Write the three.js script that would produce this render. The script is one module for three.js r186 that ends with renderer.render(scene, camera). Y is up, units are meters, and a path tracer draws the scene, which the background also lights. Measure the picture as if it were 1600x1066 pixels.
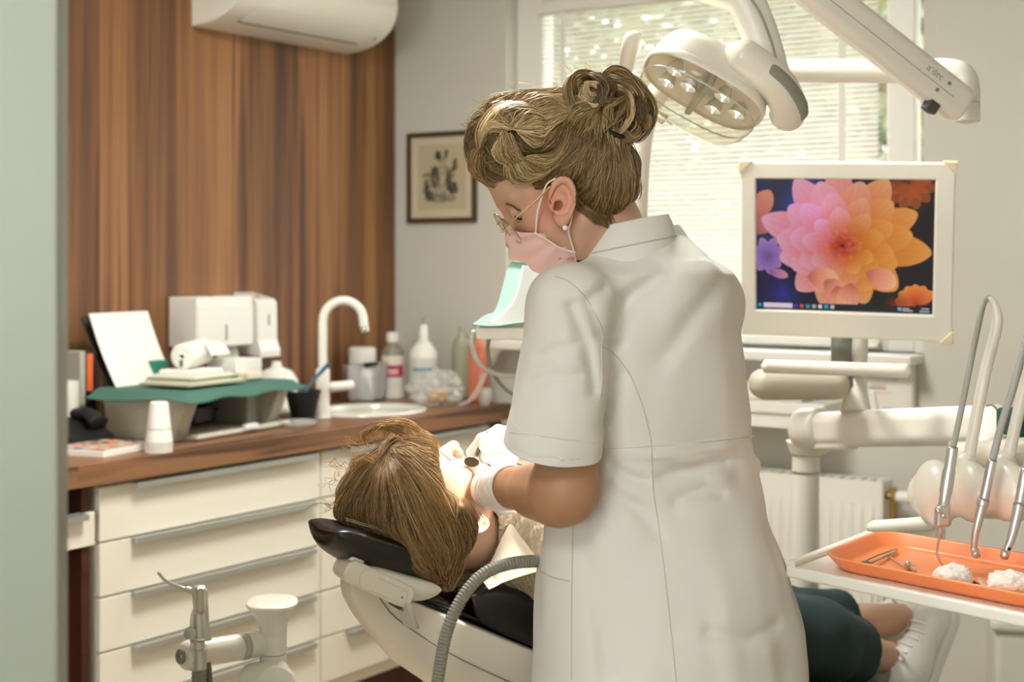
import * as THREE from 'three';
import { RoundedBoxGeometry } from 'three/addons/geometries/RoundedBoxGeometry.js';
import { mergeGeometries, mergeVertices, toCreasedNormals } from 'three/addons/utils/BufferGeometryUtils.js';
import { RectAreaLightUniformsLib } from 'three/addons/lights/RectAreaLightUniformsLib.js';
import { FontLoader } from 'three/addons/loaders/FontLoader.js';
import { TextGeometry } from 'three/addons/geometries/TextGeometry.js';

// ---------- camera, sky, lights, exposure ----------
const scene = new THREE.Scene();
const camera = new THREE.PerspectiveCamera(2 * Math.atan(533 / 2300) * 180 / Math.PI, 1600 / 1066, 0.05, 200);
camera.position.set(0, 1.41, 0);
camera.rotation.y = 34 * Math.PI / 180;
camera.setViewOffset(1600, 1066, 0, 128, 1600, 1066);      // lens shifted down, uprights stay upright
camera.focus = 2.22; camera.userData.fStop = 4.4;
scene.add(camera);
RectAreaLightUniformsLib.init();
const renderer = new THREE.WebGLRenderer({ antialias: true });
renderer.toneMapping = THREE.LinearToneMapping;
renderer.toneMappingExposure = 1.52;
renderer.shadowMap.enabled = true;
scene.background = new THREE.Color(0.93, 0.97, 1.0);
scene.backgroundIntensity = 5.2;
const CEILING_LAMP = { power: 19, color: new THREE.Color(1.0, 0.985, 0.95) };
const OPERATORY_LAMP = { power: 8.5, color: new THREE.Color(1.0, 0.93, 0.80) };

// ---------- helpers ----------
const V = (x, y, z) => new THREE.Vector3(x, y, z);
const PI = Math.PI, R = d => d * PI / 180;
let seedState = 12345;
const seed = n => { seedState = n >>> 0; };
const rnd = () => { seedState = (seedState + 0x6D2B79F5) >>> 0; let t = seedState; t = Math.imul(t ^ (t >>> 15), t | 1); t ^= t + Math.imul(t ^ (t >>> 7), t | 61); return ((t ^ (t >>> 14)) >>> 0) / 4294967296; };
const rr = (a, b) => a + (b - a) * rnd();
const lerp = (a, b, t) => a + (b - a) * t;
const clamp = (x, a, b) => Math.min(b, Math.max(a, x));
const sstep = (a, b, x) => { const t = clamp((x - a) / (b - a), 0, 1); return t * t * (3 - 2 * t); };
const hash = (x, y, z) => { let h = Math.imul(x, 374761393) ^ Math.imul(y, 668265263) ^ Math.imul(z, 2147483647 - 1274126177); h = Math.imul(h ^ (h >>> 13), 1274126177); return ((h ^ (h >>> 16)) >>> 0) / 4294967296; };
function noise(x, y, z = 0, per = 0) {
  const X = Math.floor(x), Y = Math.floor(y), Z = Math.floor(z), f = t => t * t * (3 - 2 * t);
  const u = f(x - X), v = f(y - Y), w = f(z - Z), p = per ? (n => ((n % per) + per) % per) : (n => n);
  const g = (i, j, k) => hash(p(X + i), p(Y + j), Z + k);
  return lerp(lerp(lerp(g(0, 0, 0), g(1, 0, 0), u), lerp(g(0, 1, 0), g(1, 1, 0), u), v), lerp(lerp(g(0, 0, 1), g(1, 0, 1), u), lerp(g(0, 1, 1), g(1, 1, 1), u), v), w);
}
function fbm(x, y, z = 0, o = 4) { let s = 0, a = 0.5; for (let i = 0; i < o; i++) { s += a * noise(x, y, z); x *= 2.03; y *= 2.03; z *= 2.03; a *= 0.5; } return s; }

function dataTex(w, h, fn, srgb = true, rep) {
  const d = new Uint8Array(w * h * 4);
  for (let j = 0; j < h; j++) for (let i = 0; i < w; i++) { const c = fn(i / w, j / h), k = (j * w + i) * 4; d[k] = clamp(c[0], 0, 255); d[k + 1] = clamp(c[1], 0, 255); d[k + 2] = clamp(c[2], 0, 255); d[k + 3] = 255; }
  const t = new THREE.DataTexture(d, w, h); t.wrapS = t.wrapT = THREE.RepeatWrapping; t.magFilter = THREE.LinearFilter; t.minFilter = THREE.LinearMipmapLinearFilter;
  if (srgb) t.colorSpace = THREE.SRGBColorSpace; if (rep) t.repeat.set(rep[0], rep[1]); t.needsUpdate = true; return t;
}
function canvasTex(w, h, draw) {
  const c = document.createElement('canvas'); c.width = w; c.height = h; draw(c.getContext('2d'), w, h);
  const t = new THREE.CanvasTexture(c); t.colorSpace = THREE.SRGBColorSpace; t.anisotropy = 4; return t;
}
const mat = (color, roughness = 0.5, o = {}) => new THREE.MeshStandardMaterial({ color, roughness, metalness: 0, ...o });
const phys = (color, roughness = 0.5, o = {}) => new THREE.MeshPhysicalMaterial({ color, roughness, metalness: 0, ...o });

const used = {};
function numbered(name) { const n = used[name] = (used[name] ?? -1) + 1; return n ? name + '_' + String(n).padStart(3, '0') : name; }
const shade = m => { m.castShadow = m.receiveShadow = true; return m; };
function thing(name, label, category, pos = V(0, 0, 0), turn = 0, group) {
  const o = new THREE.Group(); o.name = numbered(name); o.position.copy(pos); o.rotation.y = turn; o.userData = { label, category };
  if (group) o.userData.group = group; scene.add(o); o.updateMatrixWorld(true); return o;
}
// a part whose geometry is given in its parent's own axes
function part(name, geo, m, parent, label) {
  const o = shade(new THREE.Mesh(geo, m)); o.name = name; parent.add(o); if (label) o.userData.label = label; o.updateMatrixWorld(true); return o;
}
// a part whose geometry is given in world coordinates
const inv = new THREE.Matrix4();
function wpart(name, geo, m, parent, label) {
  parent.updateMatrixWorld(true); geo.applyMatrix4(inv.copy(parent.matrixWorld).invert()); return part(name, geo, m, parent, label);
}
// a thing of one mesh, geometry in world coordinates, its origin set at the middle of its base
function single(name, label, category, geo, m, group) {
  geo.computeBoundingBox(); const b = geo.boundingBox, c = V((b.min.x + b.max.x) / 2, b.min.y, (b.min.z + b.max.z) / 2);
  geo.translate(-c.x, -c.y, -c.z); const o = shade(new THREE.Mesh(geo, m)); o.name = numbered(name); o.position.copy(c); o.userData = { label, category }; if (group) o.userData.group = group; scene.add(o); return o;
}
function struct(name, geo, m, parent = scene) {
  const o = shade(new THREE.Mesh(geo, m)); o.name = name; if (parent === scene) o.userData = { kind: 'structure' }; parent.add(o); return o;
}
function sgroup(name) { const o = new THREE.Group(); o.name = name; o.userData = { kind: 'structure' }; scene.add(o); return o; }
function copyOf(o, pos, turn, label) { const c = o.clone(); c.name = numbered(o.name.replace(/_\d{3}$/, '')); scene.add(c); if (pos) c.position.copy(pos); if (turn !== undefined) c.rotation.y = turn; if (label) c.userData = { ...o.userData, label }; c.updateMatrixWorld(true); return c; }

// geometry makers
const clean = g => { const k = g.index ? g.toNonIndexed() : g; for (const n of Object.keys(k.attributes)) if (!['position', 'normal', 'uv'].includes(n)) k.deleteAttribute(n); if (!k.attributes.uv) k.setAttribute('uv', new THREE.BufferAttribute(new Float32Array(k.attributes.position.count * 2), 2)); return k; };
const merge = (...gs) => mergeGeometries(gs.flat().map(clean));
function box(x0, y0, z0, x1, y1, z1, r = 0) {
  const w = x1 - x0, h = y1 - y0, d = z1 - z0;
  const g = r > 0 ? new RoundedBoxGeometry(w, h, d, 3, Math.min(r, w / 2.01, h / 2.01, d / 2.01)) : new THREE.BoxGeometry(w, h, d);
  g.translate((x0 + x1) / 2, (y0 + y1) / 2, (z0 + z1) / 2); return g;
}
const cbox = (w, h, d, r = 0) => box(-w / 2, -h / 2, -d / 2, w / 2, h / 2, d / 2, r);
// uv in metres from the dominant axis of each face (box-shaped things); along = axis that becomes u
function boxUV(g, scaleU = 1, scaleV = 1, along = 'x') {
  const k = g.index ? g.toNonIndexed() : g; const p = k.attributes.position, n = k.attributes.normal, uv = new Float32Array(p.count * 2);
  for (let i = 0; i < p.count; i++) {
    const a = [p.getX(i), p.getY(i), p.getZ(i)], m = [Math.abs(n.getX(i)), Math.abs(n.getY(i)), Math.abs(n.getZ(i))];
    const ax = m[0] > m[1] && m[0] > m[2] ? 0 : m[1] > m[2] ? 1 : 2, li = 'xyz'.indexOf(along);
    let u = li, v = [0, 1, 2].find(q => q !== ax && q !== li); if (ax === li) { [u, v] = [0, 1, 2].filter(q => q !== ax); }
    uv[2 * i] = a[u] * scaleU; uv[2 * i + 1] = a[v] * scaleV + ax * 0.37;
  }
  k.setAttribute('uv', new THREE.BufferAttribute(uv, 2)); return k;
}
const curve = (pts, closed = false, t = 0.5) => new THREE.CatmullRomCurve3(pts, closed, 'catmullrom', t);
// swept tube: radius a number or function of 0..1 (may return [rx, ry]); flat or rounded caps
function tube(pts, rad, segs = 40, sides = 14, o = {}) {
  const c = !Array.isArray(pts) ? pts : pts.length === 2 ? new THREE.LineCurve3(pts[0], pts[1]) : curve(pts);
  const fr = []; let N = o.up ? o.up.clone() : null;
  const P = [], pos = [], uv = [], idx = []; let len = 0, prev = null;
  for (let i = 0; i <= segs; i++) {
    const t = i / segs, p = c.getPointAt(t), T = c.getTangentAt(t);
    if (!N) { N = Math.abs(T.y) < 0.9 ? V(0, 1, 0) : V(1, 0, 0); }
    N = N.clone().addScaledVector(T, -N.dot(T)).normalize(); const B = T.clone().cross(N);
    if (prev) len += prev.distanceTo(p); prev = p;
    const r = typeof rad === 'function' ? rad(t) : rad, rx = r.length ? r[0] : r, ry = r.length ? r[1] : r;
    for (let j = 0; j <= sides; j++) { const a = j / sides * 2 * PI, q = p.clone().addScaledVector(N, Math.cos(a) * ry).addScaledVector(B, Math.sin(a) * rx); pos.push(q.x, q.y, q.z); uv.push(j / sides, len); }
    P.push(p);
  }
  for (let i = 0; i < segs; i++) for (let j = 0; j < sides; j++) { const a = i * (sides + 1) + j, b = a + sides + 1; idx.push(a, b, a + 1, b, b + 1, a + 1); }
  if (o.caps !== false) for (const e of [0, segs]) { const ci = pos.length / 3; pos.push(P[e].x, P[e].y, P[e].z); uv.push(0, 0); for (let j = 0; j < sides; j++) { const a = e * (sides + 1) + j; e ? idx.push(a, ci, a + 1) : idx.push(a, a + 1, ci); } }
  let g = new THREE.BufferGeometry(); g.setAttribute('position', new THREE.Float32BufferAttribute(pos, 3)); g.setAttribute('uv', new THREE.Float32BufferAttribute(uv, 2)); g.setIndex(idx); g.computeVertexNormals();
  // weld the normals of the seam
  const n = g.attributes.normal; for (let i = 0; i <= segs; i++) { const a = i * (sides + 1), b = a + sides, v = V(n.getX(a) + n.getX(b), n.getY(a) + n.getY(b), n.getZ(a) + n.getZ(b)).normalize(); n.setXYZ(a, v.x, v.y, v.z); n.setXYZ(b, v.x, v.y, v.z); }
  return g;
}
const capR = (r, e = 0.04) => t => r * Math.sqrt(clamp(1 - Math.pow(clamp(1 - Math.min(t, 1 - t) / e, 0, 1), 2), 0.02, 1));   // rounded ends
function lathe(profile, seg = 40) { return new THREE.LatheGeometry(profile.map(p => new THREE.Vector2(p[0], p[1])), seg); }
function along(g, a, b) {  // a shape built along +y is laid from a towards b
  const d = b.clone().sub(a).normalize(); g.applyQuaternion(new THREE.Quaternion().setFromUnitVectors(V(0, 1, 0), d)); g.translate(a.x, a.y, a.z); return g;
}
function loft(rings, closedU = true, cap = [false, false]) {   // rings: arrays of Vector3 of one length
  const n = rings[0].length, w = closedU ? n + 1 : n, pos = [], uv = [], idx = [];
  rings.forEach((r, i) => { for (let j = 0; j < w; j++) { const p = r[j % n]; pos.push(p.x, p.y, p.z); uv.push(j / (w - 1), i / (rings.length - 1)); } });
  for (let i = 0; i < rings.length - 1; i++) for (let j = 0; j < w - 1; j++) { const a = i * w + j, b = a + w; idx.push(a, b, a + 1, b, b + 1, a + 1); }
  [0, rings.length - 1].forEach((e, k) => { if (!cap[k]) return; const c = V(0, 0, 0); rings[e].forEach(p => c.add(p)); c.divideScalar(n); const ci = pos.length / 3; pos.push(c.x, c.y, c.z); uv.push(0.5, 0.5); for (let j = 0; j < w - 1; j++) { const a = e * w + j; k ? idx.push(a, ci, a + 1) : idx.push(a, a + 1, ci); } });
  const g = new THREE.BufferGeometry(); g.setAttribute('position', new THREE.Float32BufferAttribute(pos, 3)); g.setAttribute('uv', new THREE.Float32BufferAttribute(uv, 2)); g.setIndex(idx); g.computeVertexNormals();
  if (closedU) { const m = g.attributes.normal; for (let i = 0; i < rings.length; i++) { const a = i * w, b = a + n, v = V(m.getX(a) + m.getX(b), m.getY(a) + m.getY(b), m.getZ(a) + m.getZ(b)).normalize(); m.setXYZ(a, v.x, v.y, v.z); m.setXYZ(b, v.x, v.y, v.z); } }
  return g;
}
// a sheet from a function (u, v) -> Vector3, with thickness along its normal
function sheet(fn, nu, nv, th) {
  const pts = []; for (let i = 0; i <= nv; i++) { const row = []; for (let j = 0; j <= nu; j++) row.push(fn(j / nu, i / nv)); pts.push(row); }
  const top = loft(pts, false); if (!th) return top;
  const n = top.attributes.normal, p = top.attributes.position, w = nu + 1, back = pts.map((r, i) => r.map((q, j) => { const k = i * w + j; return V(q.x - n.getX(k) * th, q.y - n.getY(k) * th, q.z - n.getZ(k) * th); }));
  const rim = a => { const g = []; for (let k = 0; k < a.length - 1; k++) g.push(a[k], a[k + 1]); return a; };
  const b = loft(back.map(r => [...r].reverse()), false);
  const per = (A) => [...A[0], ...A.slice(1).map(r => r[nu]), ...[...A[nv]].reverse().slice(1), ...A.slice(1, nv).reverse().map(r => r[0])];
  const side = loft([per(back), per(pts)], true);
  return merge(top, b, side);
}
function extrude(shapePts, depth, bevel = 0, o = {}) {
  const s = !Array.isArray(shapePts) ? shapePts : new THREE.Shape(shapePts.map(p => new THREE.Vector2(p[0], p[1])));
  return new THREE.ExtrudeGeometry(s, { depth: depth - 2 * bevel, bevelEnabled: bevel > 0, bevelThickness: bevel, bevelSize: bevel, bevelOffset: -bevel, bevelSegments: 3, curveSegments: 16, ...o }).translate(0, 0, bevel);
}
function roundRect(w, h, r) {
  const s = new THREE.Shape(), x = -w / 2, y = -h / 2; r = Math.min(r, w / 2, h / 2);
  s.moveTo(x + r, y); s.lineTo(x + w - r, y); s.absarc(x + w - r, y + r, r, -PI / 2, 0); s.lineTo(x + w, y + h - r); s.absarc(x + w - r, y + h - r, r, 0, PI / 2); s.lineTo(x + r, y + h); s.absarc(x + r, y + h - r, r, PI / 2, PI); s.lineTo(x, y + r); s.absarc(x + r, y + r, r, PI, PI * 1.5); return s;
}
// matrix whose x, y, z columns are given
const basis = (x, y, z, o = V(0, 0, 0)) => new THREE.Matrix4().makeBasis(x, y, z).setPosition(o);

// ---------- signed-distance modelling (surface nets) ----------
const smin = (a, b, k) => { const h = Math.max(k - Math.abs(a - b), 0) / k; return Math.min(a, b) - h * h * k * 0.25; };
const smax = (a, b, k) => -smin(-a, -b, k);
function capsule(a, b, ra, rb) {  // tapered limb
  const bx = b.x - a.x, by = b.y - a.y, bz = b.z - a.z, l2 = bx * bx + by * by + bz * bz || 1e-9;
  return (x, y, z) => { const px = x - a.x, py = y - a.y, pz = z - a.z, h = clamp((px * bx + py * by + pz * bz) / l2, 0, 1), dx = px - bx * h, dy = py - by * h, dz = pz - bz * h; return Math.sqrt(dx * dx + dy * dy + dz * dz) - lerp(ra, rb, h); };
}
function ellipsoid(c, r, ax) {  // ax: optional [X, Y, Z] unit axes
  return (x, y, z) => {
    let px = x - c.x, py = y - c.y, pz = z - c.z;
    if (ax) { const a = ax[0].x * px + ax[0].y * py + ax[0].z * pz, b = ax[1].x * px + ax[1].y * py + ax[1].z * pz, d = ax[2].x * px + ax[2].y * py + ax[2].z * pz; px = a; py = b; pz = d; }
    const k0 = Math.hypot(px / r[0], py / r[1], pz / r[2]), k1 = Math.hypot(px / r[0] / r[0], py / r[1] / r[1], pz / r[2] / r[2]); return k1 < 1e-9 ? -Math.min(...r) : k0 * (k0 - 1) / k1;
  };
}
const ball = (c, r) => (x, y, z) => Math.hypot(x - c.x, y - c.y, z - c.z) - r;
function blend(list, k) { return (x, y, z) => { let d = list[0](x, y, z); for (let i = 1; i < list.length; i++) { const e = list[i](x, y, z); d = smin(d, e, k); } return d; }; }
function nets(f, lo, hi, s, colour) {
  const nx = Math.ceil((hi.x - lo.x) / s) + 1, ny = Math.ceil((hi.y - lo.y) / s) + 1, nz = Math.ceil((hi.z - lo.z) / s) + 1;
  const F = new Float32Array(nx * ny * nz).fill(1e3), at = (i, j, k) => (k * ny + j) * nx + i, B = 6;
  for (let k = 0; k < nz; k += B) for (let j = 0; j < ny; j += B) for (let i = 0; i < nx; i += B) {
    const h = B * s / 2, d = f(lo.x + i * s + h, lo.y + j * s + h, lo.z + k * s + h), far = Math.abs(d) > h * 1.7321 * 1.6 + 0.004;
    for (let c = k; c < Math.min(k + B, nz); c++) for (let b = j; b < Math.min(j + B, ny); b++) for (let a = i; a < Math.min(i + B, nx); a++) F[at(a, b, c)] = far ? d : f(lo.x + a * s, lo.y + b * s, lo.z + c * s);
  }
  const id = new Int32Array(nx * ny * nz).fill(-1), pos = [], idx = [];
  for (let k = 0; k < nz - 1; k++) for (let j = 0; j < ny - 1; j++) for (let i = 0; i < nx - 1; i++) {
    let m = 0; const v = []; for (let q = 0; q < 8; q++) { const e = F[at(i + (q & 1), j + ((q >> 1) & 1), k + (q >> 2))]; v.push(e); if (e < 0) m++; }
    if (m === 0 || m === 8) continue;
    let x = 0, y = 0, z = 0, c = 0;
    for (let a = 0; a < 8; a++) for (const bit of [1, 2, 4]) { const b = a | bit; if (b === a || (v[a] < 0) === (v[b] < 0)) continue; const t = v[a] / (v[a] - v[b]); x += (a & 1) + (bit === 1 ? t : 0); y += ((a >> 1) & 1) + (bit === 2 ? t : 0); z += (a >> 2) + (bit === 4 ? t : 0); c++; }
    id[at(i, j, k)] = pos.length / 3; pos.push(lo.x + (i + x / c) * s, lo.y + (j + y / c) * s, lo.z + (k + z / c) * s);
  }
  for (let k = 1; k < nz - 1; k++) for (let j = 1; j < ny - 1; j++) for (let i = 1; i < nx - 1; i++) {
    const s0 = F[at(i, j, k)] < 0;
    const quad = (a, b, c, d, flip) => { if (a < 0 || b < 0 || c < 0 || d < 0) return; flip ? idx.push(a, c, b, a, d, c) : idx.push(a, b, c, a, c, d); };
    if (s0 !== F[at(i + 1, j, k)] < 0) quad(id[at(i, j - 1, k - 1)], id[at(i, j, k - 1)], id[at(i, j, k)], id[at(i, j - 1, k)], !s0);
    if (s0 !== F[at(i, j + 1, k)] < 0) quad(id[at(i - 1, j, k - 1)], id[at(i - 1, j, k)], id[at(i, j, k)], id[at(i, j, k - 1)], !s0);
    if (s0 !== F[at(i, j, k + 1)] < 0) quad(id[at(i - 1, j - 1, k)], id[at(i, j - 1, k)], id[at(i, j, k)], id[at(i - 1, j, k)], !s0);
  }
  const g = new THREE.BufferGeometry(), nor = new Float32Array(pos.length), e = s * 0.5; g.setAttribute('position', new THREE.Float32BufferAttribute(pos, 3)); g.setIndex(idx);
  for (let i = 0; i < pos.length; i += 3) { const x = pos[i], y = pos[i + 1], z = pos[i + 2]; let a = f(x + e, y, z) - f(x - e, y, z), b = f(x, y + e, z) - f(x, y - e, z), c = f(x, y, z + e) - f(x, y, z - e); const l = Math.hypot(a, b, c) || 1; nor[i] = a / l; nor[i + 1] = b / l; nor[i + 2] = c / l; }
  g.setAttribute('normal', new THREE.BufferAttribute(nor, 3));
  if (colour) { const col = new Float32Array(pos.length); for (let i = 0; i < pos.length; i += 3) { const c = colour(pos[i], pos[i + 1], pos[i + 2]); col[i] = c[0]; col[i + 1] = c[1]; col[i + 2] = c[2]; } g.setAttribute('color', new THREE.BufferAttribute(col, 3)); }
  return g;
}
// first surface met from p along d
function meet(f, p, d, far = 1) { let t = 0; for (let i = 0; i < 90 && t < far; i++) { const v = f(p.x + d.x * t, p.y + d.y * t, p.z + d.z * t); if (Math.abs(v) < 2e-4) break; t += v * 0.7; } return V(p.x + d.x * t, p.y + d.y * t, p.z + d.z * t); }
function gradient(f, p, e = 0.002) { return V(f(p.x + e, p.y, p.z) - f(p.x - e, p.y, p.z), f(p.x, p.y + e, p.z) - f(p.x, p.y - e, p.z), f(p.x, p.y, p.z + e) - f(p.x, p.y, p.z - e)).normalize(); }
const lin = h => { const c = new THREE.Color(h); return [c.r, c.g, c.b]; };

// ---------- materials ----------
function woodTex(w, h, sd, pal, o = {}) {   // grain runs along v
  const { stripes = 9, stretch = 14, fine = 90 } = o;
  return dataTex(w, h, (u, v) => {
    const U = u * stripes + sd, per = stripes;
    const warp = (fbm(u * 4 + sd, v * 2.2, sd, 3) - 0.45) * 0.5;
    let a = noise(U + warp, v * 1.3, sd), b = noise((U + warp) * 3.1, v * 2.2, sd + 4), c = noise((U + warp * 0.6) * 9, v * 3, sd + 8), d = noise(u * fine * 4, v * stretch, sd + 12);
    let t = a * 0.42 + b * 0.30 + c * 0.17 + d * 0.11; t = clamp((t - 0.20) / 0.6, 0, 1);
    const q = t * (pal.length - 1), i = Math.min(pal.length - 2, Math.floor(q)), k = q - i; const dark = sstep(0.70, 0.86, noise((U + warp) * 2.0, v * 1.6, sd + 21)) * 0.30 + sstep(0.66, 0.86, c) * 0.18 + sstep(0.8, 0.95, noise((U + warp) * 6.3, v * 2.4, sd + 33)) * 0.3;
    return [0, 1, 2].map(n => lerp(pal[i][n], pal[i + 1][n], k) * (1 - dark * (0.8 + 0.1 * n)));
  });
}
const wallTex = woodTex(1024, 1024, 3, [[88, 58, 36], [118, 80, 48], [146, 101, 60], [170, 124, 76]], { stripes: 15, fine: 120 });
const topTex = woodTex(512, 1024, 7, [[98, 67, 44], [122, 85, 56], [138, 97, 65], [148, 107, 73]], { stripes: 6, stretch: 20 });
const M = {
  paint: mat('#cbc8bc', 0.9), ceiling: mat('#e4e2d8', 0.95), wood: mat('#ffffff', 0.62, { map: wallTex }), counter: mat('#ffffff', 0.4, { map: topTex }),
  darkWood: mat('#8a5c38', 0.5, { map: topTex }), floor: null, cream: mat('#e6dfcd', 0.38), alu: mat('#bfc0ba', 0.34, { metalness: 0.75 }), white: mat('#e8e5da', 0.35), whiteMatte: mat('#e9e6dd', 0.8),
  shell: phys('#e9e4d5', 0.28, { clearcoat: 0.35, clearcoatRoughness: 0.2 }), enamel: phys('#ebe7da', 0.3, { clearcoat: 0.3, clearcoatRoughness: 0.25 }), grey: mat('#8d8d80', 0.6), darkGrey: mat('#4a4a45', 0.6), black: mat('#101110', 0.55), blackGloss: mat('#0d0d0d', 0.25),
  steel: mat('#d2d2cc', 0.34, { metalness: 0.85 }), chrome: mat('#e2e2dd', 0.14, { metalness: 0.95 }), frame: mat('#e6e3da', 0.4), porcelain: phys('#dedccf', 0.2, { clearcoat: 0.5 }), paper: mat('#ece8dc', 0.9), green: mat('#456d5e', 0.92), rubber: mat('#a5a498', 0.62),
  clear: phys('#ffffff', 0.05, { transmission: 1, thickness: 0, ior: 1.45 }), plastic: phys('#f4f4f0', 0.18, { transmission: 0.75, thickness: 0, ior: 1.45 }),
};
M.floor = mat('#b9ab95', 0.5, { map: dataTex(256, 256, (u, v) => { const t = fbm(u * 24, v * 24, 2, 4); const k = 205 + t * 70; return [k, k * 0.97, k * 0.92]; }) });

// ---------- the room ----------
const XW = -3.55, ZW = -4.44, XR = 2.1, ZR = 2.6, HC = 2.72;     // wall faces
struct('floor', boxUV(box(XW - 0.3, -0.15, ZW - 0.35, XR + 0.2, 0, ZR + 0.2)), M.floor);
struct('ceiling', box(XW - 0.3, HC, ZW - 0.35, XR + 0.2, HC + 0.15, ZR + 0.2), M.ceiling);
struct('wall_left', box(XW - 0.2, 0, ZW, XW, HC, ZR), M.paint);
struct('wall_right', box(XR, 0, ZW, XR + 0.2, HC, ZR), M.paint);
// window wall: opening from x -3.005 to -1.0, y 1.115 to 2.42
const WX0 = -3.02, WX1 = -1.475, WY0 = 1.118, WY1 = 2.40, WT = 0.32;
{
  const g = merge(box(XW - 0.2, 0, ZW - WT, WX0, HC, ZW), box(WX1, 0, ZW - WT, XR + 0.2, HC, ZW), box(WX0, 0, ZW - WT, WX1, WY0, ZW), box(WX0, WY1, ZW - WT, WX1, HC, ZW));
  struct('wall_back', g, M.paint);
}
// wall behind the camera, with a tall glazed opening
const RX0 = -2.6, RX1 = 1.2, RY0 = 0.9, RY1 = 2.4;
struct('wall_front', merge(box(XW - 0.2, 0, ZR, RX0, HC, ZR + 0.2), box(RX1, 0, ZR, XR + 0.2, HC, ZR + 0.2), box(RX0, 0, ZR, RX1, RY0, ZR + 0.2), box(RX0, RY1, ZR, RX1, HC, ZR + 0.2)), M.paint);
{
  const w = sgroup('window_2'), n = 3, s = (RX1 - RX0) / n;
  for (let i = 0; i < n; i++) {
    const a = RX0 + i * s, b = a + s, z = ZR + 0.1;
    part('window_frame', merge(box(a, RY0, z - 0.03, a + 0.06, RY1, z + 0.03, 0.008), box(b - 0.06, RY0, z - 0.03, b, RY1, z + 0.03, 0.008), box(a + 0.06, RY0, z - 0.03, b - 0.06, RY0 + 0.07, z + 0.03, 0.008), box(a + 0.06, RY1 - 0.07, z - 0.03, b - 0.06, RY1, z + 0.03, 0.008)), M.frame, w);
    part('pane', box(a + 0.06, RY0 + 0.07, z - 0.004, b - 0.06, RY1 - 0.07, z + 0.004), M.clear, w);
  }
}
// laminate panelling on the left wall behind the worktop
single('wood_wall_panel', 'wide brown laminate panel with upright streaky wood grain covering the left wall', 'wall panel', boxUV(box(XW, 0, ZW + 0.012, XW + 0.02, HC, -0.9), 1 / 1.5, 1 / 2.4, 'z'), M.wood);

// window frames and glass
{
  const w = sgroup('window_1'), z0 = ZW - 0.13, z1 = ZW - 0.065;
  const left = -2.985, mul0 = -1.615, mul1 = -1.525;
  part('window_frame', box(WX0, WY0, z0, left + 0.085, WY1, z1, 0.008), M.frame, w);
  part('window_frame', box(mul0, WY0, z0, mul1, WY1, z1, 0.008), M.frame, w);
  part('window_frame', box(left + 0.085, WY1 - 0.07, z0, mul0, WY1, z1, 0.008), M.frame, w);
  part('window_frame', box(left + 0.085, WY0, z0, mul0, WY0 + 0.06, z1, 0.008), M.frame, w);
  part('window_frame', merge(box(mul1, WY0, z0, WX1, WY0 + 0.06, z1), box(mul1, WY1 - 0.07, z0, WX1, WY1, z1)), M.frame, w);
  part('pane', box(left + 0.085, WY0 + 0.06, z0 + 0.028, mul0, WY1 - 0.07, z0 + 0.036), M.clear, w);
  part('pane', box(mul1, WY0 + 0.06, z0 + 0.028, WX1, WY1 - 0.07, z0 + 0.036), M.clear, w);
  part('window_sill', box(WX0, WY0 - 0.03, ZW - 0.065, WX1, WY0, ZW + 0.12, 0.006), M.frame, w);
}
// blind
const slatMat = phys('#f3f1ea', 0.6, { transmission: 0.55, thickness: 0 });
{
  const zB = ZW - 0.035, x0 = -2.88, x1 = -1.63;
  const b = thing('window_blind', 'white slatted blind with fine horizontal slats hanging in the bright window', 'blind', V((x0 + x1) / 2, WY0 + 0.012, zB));
  wpart('headrail', box(x0 - 0.02, WY1 - 0.105, zB - 0.02, x1 + 0.02, WY1 - 0.07, zB + 0.022, 0.004), M.frame, b);
  wpart('bottom_rail', box(x0, WY0 + 0.012, zB - 0.012, x1, WY0 + 0.026, zB + 0.012, 0.004), M.frame, b);
  const sl = sheet((u, v) => V(lerp(-0.5, 0.5, u) * (x1 - x0), 0.0018 * (1 - Math.pow(2 * v - 1, 2)), (v - 0.5) * 0.0235), 1, 4, 0.0006);
  sl.rotateX(R(40));
  for (let y = WY0 + 0.035; y < WY1 - 0.11; y += 0.0172) { const s = part('slat', sl, slatMat, b); s.position.set(0, y - (WY0 + 0.012), 0); }
  for (const x of [-2.79, -1.745]) wpart('ladder_tape', box(x - 0.012, WY0 + 0.02, zB + 0.0125, x + 0.012, WY1 - 0.1, zB + 0.0135), M.whiteMatte, b);
}
// ---------- ceiling lamps ----------
for (const [x, z, name, k] of [[-1.88, -2.45, 'square flat ceiling lamp nearer the window wall', 1.95], [-0.7, 0.3, 'square flat ceiling lamp above the camera side of the room', 0.9]]) {
  const t = thing('ceiling_lamp', name, 'ceiling lamp', V(x, HC, z)), s = 0.6;
  part('frame', merge(box(-s / 2 - 0.02, -0.05, -s / 2 - 0.02, s / 2 + 0.02, 0, -s / 2), box(-s / 2 - 0.02, -0.05, s / 2, s / 2 + 0.02, 0, s / 2 + 0.02), box(-s / 2 - 0.02, -0.05, -s / 2, -s / 2, 0, s / 2), box(s / 2, -0.05, -s / 2, s / 2 + 0.02, 0, s / 2)), M.white, t);
  part('diffuser', box(-s / 2, -0.042, -s / 2, s / 2, -0.01, s / 2), mat('#f4efe2', 0.6, { emissive: CEILING_LAMP.color, emissiveIntensity: 1.5 }), t);
  const l = new THREE.RectAreaLight(CEILING_LAMP.color, CEILING_LAMP.power * k, s, s); l.position.set(x, HC - 0.046, z); l.rotation.x = -PI / 2; scene.add(l);
}
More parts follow.
